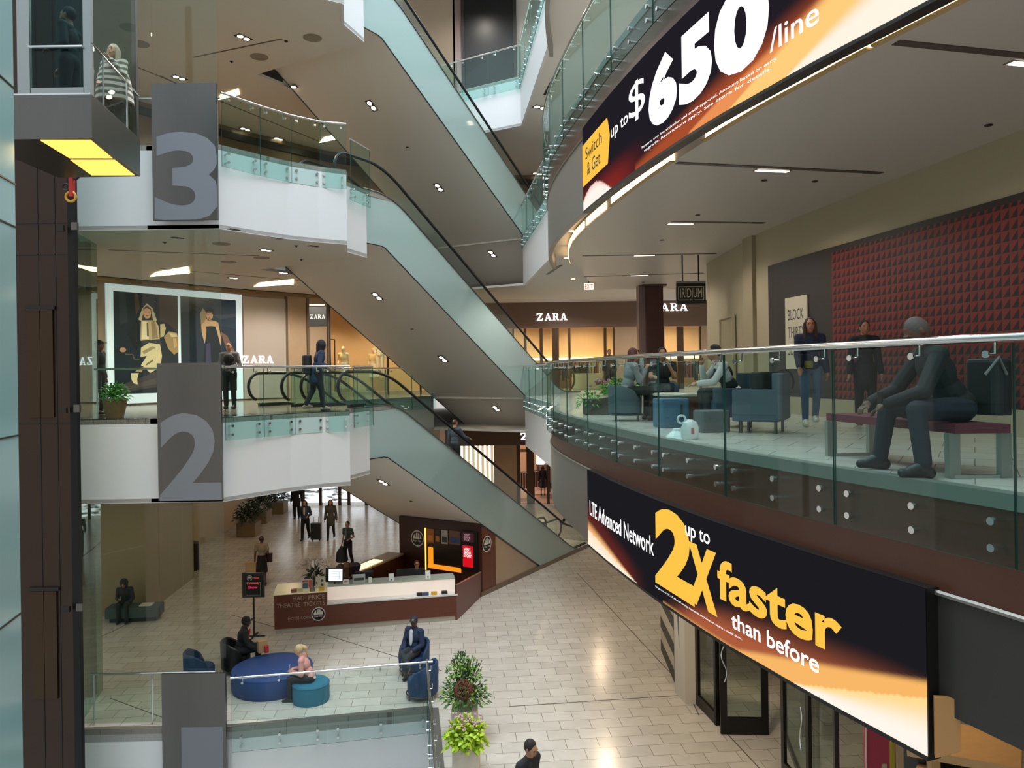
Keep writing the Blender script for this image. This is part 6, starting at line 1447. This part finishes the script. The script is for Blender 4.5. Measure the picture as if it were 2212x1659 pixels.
    for s in (-1,1):
        part_(MB().ball(S_(hp(s*.030,.084,.012)),V(.011,.007,.006)*k,8,RH),'eye',mat('eye_dark','#1A1412',.3),root)
        part_(MB().ball(S_(hp(s*.031,.086,.034)),V(.019,.007,.004)*k,8,RH),'eyebrow',mat('hair_'+(hair[1] if hair[1] != 'none' else '#2A2018'),hair[1] if hair[1] != 'none' else '#2A2018',.7),root)
    part_(MB().ball(S_(hp(0,.096,-.056)),V(.021,.007,.005)*k,8,RH),'mouth',mat('lips','#8A4A42',.5),root)
    # clothes
    tc, ts = top[0], top[1]; g = .020 if ts in ('jacket','coat','poncho') else .012; T = MB()
    def tb(p,r): T.ball(S_(p),(V(*r)+V(g,g,g))*k,14,RL)
    tb(wai,(.125*f_,.098,.13)); tb(che,(.158*f_,.112,.165)); 
    if ts in ('jacket','shirt','sweater','coat','poncho'): tb(pel+V(0,0,.02),(.15,.11,.10))
    if ts == 'coat' and pose != 'sit': cap(T,S_(pel),S_(pel-V(0,0,.20)),.155*k,.17*k,14)
    if ts == 'poncho': T.lathe(S_(V(0,0,.72)),[(.30*k,0),(.29*k,.15*k),(.25*k,.42*k),(.19*k,.62*k),(.08*k,.74*k)],20)
    for i in (0,1):
        cap(T,S_(ub((0,-.01,1.41))),S_(shd[i]),(.058+g)*k,(.056+g)*k)
        end = {'vest':0,'tee':.55,'tank':0}.get(ts,1.9)
        if end:
            if end < 1: cap(T,S_(shd[i]),S_(shd[i].lerp(elb[i],end)),(.048+g)*k,(.050+g)*k)
            else: cap(T,S_(shd[i]),S_(elb[i]),(.049+g)*k,(.042+g)*k); cap(T,S_(elb[i]),S_(elb[i].lerp(wri[i],.92)),(.041+g)*k,(.032+g)*k)
    if ts in ('jacket','coat','poncho'): cap(T,S_(nek-V(0,.0,.05)),S_(nek-V(0,.0,.015)),.080*k,.072*k)
    tm = mat('cloth_'+tc,tc,.8) if ts != 'poncho' else stripe_mat(tc)
    fuse(T,'jacket' if ts in ('jacket','coat') else ('poncho' if ts == 'poncho' else 'shirt'),tm,root,vox*1.05)
    if len(top) > 2 and top[2]:       # what shows in the open front (shirt, vest)
        U = MB(); q = ub((0,.108+g,1.27)); U.ball(S_(q),V(.052,.026,.20)*k,12,RL); U.ball(S_(ub((0,.10+g,1.40))),V(.05,.03,.06)*k,10,RL); fuse(U,'shirt_front',mat('cloth_'+top[2],top[2],.8),root,vox)
    if len(top) > 3:
        U = MB(); U.ball(S_(wai),V(.145,.118,.15)*k,14,RL); U.ball(S_(che),V(.165,.135,.165)*k,14,RL); fuse(U,'vest',mat('cloth_'+top[3],top[3],.8),root,vox)
    P = MB()
    if bottom:
        bt = bottom if isinstance(bottom,tuple) else (bottom,'trousers')
        if bt[1] == 'skirt':
            P.lathe(S_(V(0,0,.46)),[(.20*k,0),(.20*k,.05*k),(.17*k,.35*k),(.14*k,.60*k)],20); nm = 'skirt'
        else:
            g2 = .016 if bt[1] == 'trousers' else .007; P.ball(S_(pel),V(.158+g2,.108+g2,.11+g2)*k,14,RL); nm = 'trousers'
            for i in (0,1): cap(P,S_(J['hip'][i]),S_(J['kn'][i]),(.086+g2)*k,(.059+g2)*k); cap(P,S_(J['kn'][i]),S_(J['an'][i]+(J['kn'][i]-J['an'][i])*.06),(.057+g2)*k,(.044+g2)*k)
        fuse(P,nm,mat('cloth_'+bt[0],bt[0],.8),root,vox*1.05)
    for i in (0,1):
        sh = MB(); a = J['an'][i]; dr = V(0,1,0)
        if legs and legs[i] and len(legs[i]) > 2: dr = legs[i][2].normalized()
        t_ = a+dr*.15-V(0,0,.045); he = a-dr*.04-V(0,0,.045)
        cap(sh,S_(he),S_(t_),.045*k,.036*k); cap(sh,S_(a),S_(a-V(0,0,.03)),.045*k,.05*k); cap(sh,S_(a+dr*.02),S_(a+dr*.09-V(0,0,.03)),.045*k,.042*k)
        fuse(sh,'shoe',mat('shoe_'+shoes,shoes,.45),root,vox)
        if sole: part_(MB().rbox(S_(a+dr*.055-V(0,0,.08)),(.085*k,.27*k,.022*k),.04),'sole',mat('sole_'+sole,sole,.5),root)
    # hair or headwear
    hs, hc = hair[0], hair[1]; H = MB(); hm = mat('hair_'+hc,hc,.6) if hc != 'none' else None
    if hs not in ('bald',):
        if hs == 'crop': H.ball(S_(hp(0,-.016,.018)),V(.079,.090,.102)*k,16,RH)
        else: H.ball(S_(hp(0,-.024,.022)),V(.084,.096,.106)*k,16,RH)
        if hs in ('long','wavy'):
            for s in (-1,0,1): cap(H,S_(hp(s*.055,-.045,.0)),S_(hp(s*.072,-.06+(.05 if s else -.01),-.24)),.05*k,.042*k)
            for s in (-1,1): cap(H,S_(hp(s*.072,.012,.03)),S_(hp(s*.088,.03,-.22)),.026*k,.028*k)
        if hs == 'bob':
            for s in (-1,0,1): cap(H,S_(hp(s*.055,-.04,.0)),S_(hp(s*.06,-.05,-.12)),.05*k,.046*k)
        if hs == 'pony': cap(H,S_(hp(0,-.09,.07)),S_(hp(0,-.16,-.02)),.035*k,.045*k); cap(H,S_(hp(0,-.16,-.02)),S_(hp(.01,-.13,-.17)),.045*k,.02*k)
        if hs == 'bun': H.ball(S_(hp(0,-.11,.05)),.045*k,10)
        if hs == 'big': H.ball(S_(hp(0,-.03,.02)),V(.13,.12,.14)*k,14,RH); cap(H,S_(hp(0,-.03,-.02)),S_(hp(0,-.03,-.14)),.11*k,.10*k)
        if hs == 'hood': H.ball(S_(hp(0,-.035,.0)),V(.115,.12,.145)*k,14,RH); cap(H,S_(hp(0,-.05,-.06)),S_(hp(0,-.04,-.16)),.10*k,.10*k)
        if hs == 'beard': pass
        fuse(H,'hair' if hs != 'hood' else 'hood',hm,root,vox*.9)
    if len(hair) > 2:
        if hair[2] == 'cap':
            c_ = MB(); c_.ball(S_(hp(0,-.012,.052)),V(.090,.104,.080)*k,16,RH); fuse(c_,'cap',mat('cap_'+hair[3],hair[3],.7),root,vox*.9)
            part_(MB().extr([S_(hp(x,y,.050)) for x,y in ((-.075,.055),(-.07,.12),(-.035,.158),(.035,.158),(.07,.12),(.075,.055))],RH@V(0,0,.010)*k),'brim',mat('cap_'+hair[3],hair[3],.7),root)
            if len(hair) > 4: part_(MB().box(S_(hp(0,.088,.072)),V(.05,.012,.035)*k,M=RH),'cap_badge',mat('badge_'+hair[4],hair[4],.6),root)
        if hair[2] == 'beard':
            c_ = MB(); c_.ball(S_(hp(0,.036,-.07)),V(.060,.060,.055)*k,12,RH); c_.ball(S_(hp(0,.06,-.1)),V(.035,.03,.03)*k,10,RH); fuse(c_,'beard',mat('hair_'+hc,hc,.7),root,vox*.9)
        if hair[2] == 'glasses':
            g_ = MB()
            for s in (-1,1): g_.tube([S_(hp(s*.033+.024*math.cos(t),.102,.012+.018*math.sin(t))) for t in [2*math.pi*q/10 for q in range(10)]],.003*k,5,closed=True)
            g_.tube([S_(hp(-.009,.104,.014)),S_(hp(.009,.104,.014))],.003*k,5); part_(g_,'glasses',M_dark,root)
    root['hands'] = [0,0]; del root['hands']
    Rz = Matrix.Rotation(math.radians(heading),3,'Z'); L = Vector(loc)
    return root, [L+Rz@S_(wri[i]+(wri[i]-elb[i]).normalized()*.07) for i in (0,1)], lambda p: L+Rz@S_(p)
def part_(mb, name, m, root): return mb.build(name, m, root, True)
def stripe_mat(c):
    if 'poncho_stripes' in MATS: return MATS['poncho_stripes']
    m = bpy.data.materials.new('poncho_stripes'); m.use_nodes = True; nt = m.node_tree; b = nt.nodes['Principled BSDF']
    tc = nt.nodes.new('ShaderNodeTexCoord'); w = nt.nodes.new('ShaderNodeTexWave'); w.bands_direction = 'Z'; w.inputs['Scale'].default_value = 3.2; w.inputs['Distortion'].default_value = 2.5; w.inputs['Detail'].default_value = 2
    cr = nt.nodes.new('ShaderNodeValToRGB'); cr.color_ramp.elements[0].position = .42; cr.color_ramp.elements[0].color = lin('#5A5450'); cr.color_ramp.elements[1].position = .55; cr.color_ramp.elements[1].color = lin('#C4BEB2')
    nt.links.new(tc.outputs['Object'],w.inputs['Vector']); nt.links.new(w.outputs['Color'],cr.inputs[0]); nt.links.new(cr.outputs[0],b.inputs['Base Color']); b.inputs['Roughness'].default_value = .85
    MATS['poncho_stripes'] = m; return m
def gat(u,v,z): p = at(u,v,z); return Vector((p.x,p.y,z))
# lift
person(Vector((ad(150,100,11.2).x,11.2,CABZ)), 92, 'bearded person in a dark jumper and white collar riding the lift', 1.78, top=('#1C2A2C','sweater'), bottom='#15181C', hair=('short','#1A1412','beard'), arms=('bent','fwd'), vox=.011)
person(Vector((ad(250,200,12.1).x-.02,12.1,CABZ)), 172, 'person with grey blond hair in a striped poncho standing in the lift, hand at mouth', 1.62, arms=('face','lap'), top=('#B9B2A4','poncho'), bottom='#241F20', hair=('long','#A89A84'), skin='#C99A80', vox=.012, female=True)
# middle floor, lift side
person(gat(497,884,L2), 182, 'person in glasses and a black vest standing at the balcony railing by the posters', 1.76, arms=('front','front'), top=('#6F6C6C','shirt',None,'#17161A'), bottom='#14161C', hair=('crop','#1A1412','glasses'), vox=.012)
R_,_h,_w = person(gat(684,887,L2), -62, 'person in a hooded dark blue coat leaning at the escalator head', 1.72, lean=14, arms=('rail','bent'), top=('#22304A','coat'), bottom='#1C1B20', hair=('hood','#0F0E12'), step=.16, vox=.012, shoes='#8A7A66')
bp = _w(V(.0,-.22,1.12)); tag(MB().rbox(bp,(.30,.20,.46),.08,math.radians(-62)).build('backpack', mat('black_nylon')), 'black backpack worn by the person in the hooded blue coat', 'bag')
person(Vector((-9.62,17.9,L2+.004)), -88, 'person in a black cap and dark clothes behind the green side glass of the lift', 1.74, top=('#141214','jacket'), bottom='#141316', hair=('short','#120E0C','cap','#0C0B0C'), skin='#8A5C44', vox=.013)
# escalators
es = 4.2; person(ep(es,1.0,prof(es,L2,L1,(L2-L1)/T30)-.0), -31.4, 'person in a grey blue jumper seen from behind riding the lowest escalator down', 1.78, arms=('down','rail'), top=('#3E4A58','sweater'), bottom='#17171C', hair=('crop','#4A2E20'), vox=.013)
Rb,hb_,_w = person(gat(1228,1138,0), -110, 'person in black walking at the escalator foot, upper half hidden by the balcony', 1.74, step=.24, top=('#15130F','jacket'), bottom='#0F0F12', hair=('short','#1A1412'), vox=.014)
tag(MB().rbox(gat(1247,1140,0)+Vector((.25,-.2,.36)),(.38,.2,.7),.08,.5).build('duffel_bag', mat('black_nylon')), 'black bag carried low by the person at the escalator foot', 'bag')
# ground floor shop
person(Vector((ad(1172,1000,44.2).x,44.2,.016)), 5, 'person in a dark dress with bare legs seen from behind in the ground floor shop', 1.72, top=('#1C1A1E','coat'), bottom=('#1C1A1E','skirt'), hair=('long','#2A1A12'), vox=.016, female=True)
person(Vector((ad(1193,1000,47).x,47.0,.016)), 20, 'person in a dark checked coat deeper inside the ground floor shop', 1.74, top=('#2E2626','coat'), bottom='#17161A', hair=('bob','#3A2A20'), vox=.016)
# seating balcony
R_,hw,_w = person(gat(1752,921,L2), 168, 'person with long brown hair in a navy jacket and jeans walking past the mural board', 1.62, step=.13, arms=('down','fwd'), top=('#161A34','jacket'), bottom=('#4A5F78','jeans'), shoes='#C9C4BC', skin='#A8735A', hair=('long','#3A2318'), vox=.010, female=True)
tag(MB().rbox(_w(V(.05,.17,.98)),(.12,.08,.10),.03).build('belt_pouch', mat('mustard','#7A6E22',.7)), 'small mustard pouch at the waist of the person in the navy jacket', 'bag')
person(Vector((5.28,11.5,L2)), 172, 'person with dark tied hair in a long dark coat in front of the red triangles', 1.57, top=('#1B1A20','coat'), bottom='#14131A', skin='#A06E54', hair=('bun','#1A100C'), vox=.010, female=True)
# man on the bench, bent forward over his knees
bh = Vector((3.66,6.32,L2))
person(bh, 82, 'person in black with close-cropped hair hunched forward on the dark red bench', 1.82, pose='sit', seat=.43, lean=27, arms=((V(-.10,.20,-.24),V(.12,.24,-.06)),(V(.06,.22,-.24),V(-.10,.24,-.05))), top=('#0E0E10','coat'), bottom=('#161D2A','trousers'), shoes='#121318', skin='#5A3A2E', hair=('crop','#4A4744'), look=(0,34), vox=.008,
       legs=((V(-.34,.44,.53),V(-.42,.42,.095)),(V(.13,.50,.53),V(.16,.56,.095))))
bk_ = empty('backpack', bh+Vector((.25,.02,.46)), 'black backpack on the back of the hunched person', 'bag'); part(MB().rbox(bh+Vector((.27,.02,.70)),(.20,.36,.46),.08,.15),'body',mat('black_nylon'),bk_); part(MB().tube([bh+Vector((.12,-.18,.80)),bh+Vector((.22,-.2,.94)),bh+Vector((.30,-.17,.80))],.012,6),'strap',mat('grey_strap','#6A6A68',.6),bk_)
ap = empty('phone', bh+Vector((-.62,-.05,.62)), 'small dark phone in the hands of the hunched person', 'phone'); part(MB().box(bh+Vector((-.66,-.05,.60)),(.012,.075,.14)),'case',M_black,ap)
# people at the drum table
person(Vector((3.34,11.6,L2)), 92, 'seated person in white sleeves and a dark vest leaning on the drum table', 1.78, pose='sit', seat=.40, lean=26, arms=('table','chin'), top=('#C9C6C2','shirt',None,'#1B1B20'), bottom='#1C1D22', hair=('short','#17110E'), skin='#A87458', vox=.010)
person(Vector((1.98,13.3,L2)), -80, 'seated person with reddish hair and grey sleeves drinking at the drum table', 1.68, pose='sit', seat=.42, lean=12, arms=('face','face'), top=('#7E7F82','sweater'), bottom='#16171C', hair=('bob','#4A1E18'), skin='#B98468', vox=.011)
person(Vector((2.75,14.05,L2)), 170, 'seated person in a black top with bent bare forearms behind the drum table', 1.72, pose='sit', seat=.42, lean=10, arms=('chin','table'), top=('#14151A','tee'), bottom='#17181C', hair=('short','#1C1512'), skin='#A4735A', vox=.011)
person(Vector((ad(1316,760,32.5).x,32.5,L2)), 180, 'person in dark clothes standing before the far shop doorway', 1.76, top=('#1A1618','jacket'), bottom='#17161A', hair=('short','#17110E'), skin='#8A5A44', vox=.015)
# ground floor hall
person(Vector((-3.05,23.9,0)), 192, 'desk clerk in a dark shirt sitting behind the ticket counter', 1.74, pose='sit', seat=.48, lean=6, arms=('fwd','fwd'), top=('#23262E','shirt'), bottom='#17181C', hair=('short','#4A3022','glasses'), skin='#C08A72', vox=.013)
stl = empty('desk_stool', Vector((-3.05,23.9,0)), 'plain dark stool under the desk clerk', 'stool'); part(MB().cyl((-3.05,23.9,.42),.2,.06,20),'seat',M_dark,stl); part(MB().cyl((-3.05,23.9,.2),.03,.40,10),'stem',M_steel,stl); part(MB().cyl((-3.05,23.9,.015),.2,.03,20),'base',M_dark,stl)
R_,hw,_w = person(Vector((-8.62,26.2,0)), 4, 'person seen from behind in a beige top and black skirt carrying tote bags', 1.68, arms=('down','bent'), top=('#8A7A66','tee'), bottom=('#131216','skirt'), hair=('crop','#15100E'), skin='#6A4432', vox=.013, female=True)
tag(MB().rbox(hw[0]+Vector((-.12,0,-.16)),(.36,.14,.36),.03).build('tote_bag', mat('tan_canvas','#B39A6E',.7)), 'tan tote bag in the hand of the person seen from behind', 'bag')
tag(MB().rbox(hw[1]+Vector((.02,-.06,-.12)),(.30,.14,.30),.03).build('handbag', mat('maroon_leather','#3A1A1E',.5)), 'dark maroon handbag at the elbow of the person seen from behind', 'bag')
R_,hw,_w = person(gat(660,1167,0), 176, 'person with long hair in a denim jacket pulling a black suitcase', 1.72, step=.15, arms=('bent','back'), top=('#2E3A48','jacket','#B9B0A0'), bottom='#111116', hair=('long','#4A2A1C'), vox=.014, female=True)
sc_ = gat(683,1168,0); sr = empty('suitcase', sc_, 'black upright suitcase beside the person in the denim jacket', 'suitcase'); part(MB().rbox(sc_+UP*.42,(.44,.28,.70),.05),'body',mat('suitcase_black','#15181A',.4),sr); part(MB().tube([sc_+V(-.1,.05,.76),sc_+V(-.1,.05,1.02),sc_+V(.1,.05,1.02),sc_+V(.1,.05,.76)],.012,6),'handle',M_steel,sr)
for s in (-1,1): part(MB().tube([sc_+V(s*.15-.02,0,.04),sc_+V(s*.15+.02,0,.04)],.04,10),'wheel',M_black,sr)
person(gat(715,1166,0), 184, 'person in a grey olive coat and dark tights walking towards the ticket desk', 1.74, step=.17, arms=('down','down'), top=('#4A463C','coat'), bottom=('#131216','jeans'), hair=('long','#1E1410'), vox=.014, female=True)
R_,hw,_w = person(gat(752,1222,0), 158, 'person in a patterned top and pale vest with a big dark bag', 1.66, step=.08, arms=('bent','down'), top=('#3E4A44','tee','#6A7A70'), bottom='#15181E', hair=('short','#2A1C16'), skin='#B98468', vox=.013, female=True)
bg = empty('shopping_bag', hw[1]-UP*.35, 'big dark drawstring bag hanging from the hand of the person in the patterned top', 'bag'); part(MB().lathe(hw[1]-UP*.62,[(.20,0),(.24,.06),(.20,.35),(.08,.52),(.02,.60)],14),'body',mat('charcoal_bag','#24262A',.6),bg,True)
person(gat(598,1124,0)+Vector((.9,.3,0)), 182, 'dark figure in a hooded coat standing by the corridor planters', 1.76, top=('#1A1614','coat'), bottom='#131114', hair=('short','#120E0C'), skin='#7A5240', vox=.016)
# lounge on the ground floor
R_,hw,_w = person(CH3+Vector((.06,0,0)), -72, 'seated person in a black jacket, red shirt and black cap', 1.76, pose='sit', seat=.43, lean=14, arms=('lap','knee'), top=('#121214','jacket','#B01E22'), bottom='#15161A', skin='#3E2A22', hair=('short','#0E0C0C','cap','#0F0F11','#D8D4CC'), vox=.010)
pbg = Vector((-6.05,18.35,0)); pr = empty('paper_bag', pbg+UP*.46, 'tan paper bag with a red end on the knees of the capped person', 'bag'); part(MB().rbox(pbg+V(-.02,.05,.68),(.22,.16,.28),.02,.6),'body',mat('kraft_paper','#A88A60',.7),pr); part(MB().rbox(pbg+V(.10,-.02,.63),(.10,.10,.16),.02,.6),'red_end',mat('red_print2','#A8322A',.6),pr)
R_,hw,_w = person(OT2+Vector((0,.0,0)), 92, 'person with a blond ponytail and pink top sitting on the teal ottoman', 1.68, pose='sit', seat=.42, lean=24, arms=('phone','phone'), top=('#C9938A','sweater'), bottom=('#17181E','jeans'), shoes='#1E1D20', skin='#C99A82', hair=('pony','#B8A07A'), look=(0,14), vox=.009, female=True, sole='#D8D8D8',
       legs=((V(-.12,.44,.52),V(-.14,.42,.095)),(V(.14,.43,.52),V(.16,.34,.095))))
ph = (hw[0]+hw[1])/2; tag(MB().box(ph+V(-.03,.0,.03),(.075,.012,.145),math.radians(92)).build('smartphone', mat('lilac_case','#B9B0D0',.4)), 'pale lilac phone held by the person in the pink top', 'phone')
person(CH1+Vector((0,.02,0)), 152, 'seated person in a navy jacket, white shirt and navy cap with crossed legs', 1.78, pose='sit', seat=.43, lean=-4, arms=('lap','lap'), top=('#1B2A46','jacket','#C9CAD0'), bottom='#2A3236', shoes='#141216', skin='#5A3A2C', hair=('short','#17120F','cap','#1A2336','#C9A840'), look=(20,6), vox=.010,
       legs=((V(-.10,.42,.50),V(-.10,.40,.095)),(V(.02,.46,.60),V(-.26,.52,.30),V(-.3,.9,-.1))))
person(gat(262,1345,0)+Vector((.02,.28,0)), 190, 'seated person with big dark hair in black on the bench by the olive wall', 1.62, pose='sit', seat=.45, lean=22, arms=('lap','phone'), top=('#16151A','jacket'), bottom='#1A1A1E', hair=('big','#15100E'), skin='#9A6A52', look=(0,10), vox=.012)
person(Vector((.10,11.35,0)), -128, 'person in a black hooded jacket walking head down past the planters', 1.76, step=.14, lean=10, arms=('bent','bent'), top=('#15171E','jacket'), bottom='#17181E', skin='#A87858', hair=('short','#17120F'), look=(0,18), vox=.009)
hp_ = Vector((.14,10.9,0)); hm_ = MB(); Rz_ = Matrix.Rotation(math.radians(-128),3,'Z')
for a in [math.pi*k/8 for k in range(9)]: pass
# mannequins in the shop window
for k,(u,y_,top_,base,lab) in enumerate(((742,31.6,('#D8C39A','tank'),.12,'bare-shouldered cream mannequin nearest the stone pier'),(807,33.4,('#D9B98A','coat'),.10,'mannequin in a pale dress, shorter than its neighbour'),(822,33.0,('#E0D2B8','jacket'),.55,'tall mannequin in a white outfit on a round plinth'))):
    p = Vector((ad(u,800,y_).x,y_,L2+.14)); pr = tag(MB().cyl(p+UP*base/2,.34,base,24).build('plinth', mat('plinth_tan','#B08A5A',.5)), 'round tan plinth under the '+lab, 'plinth')
    person(p+UP*base, 175, lab, 1.76, top=top_, bottom=('#E0D2B8','skirt' if k != 2 else 'jeans'), skin='#D9BC94', shoes='#C9B08A', hair=('crop','#D9BC94'), arms=('down','bent'), vox=.014, cat='mannequin', group='shop window mannequins', female=True)
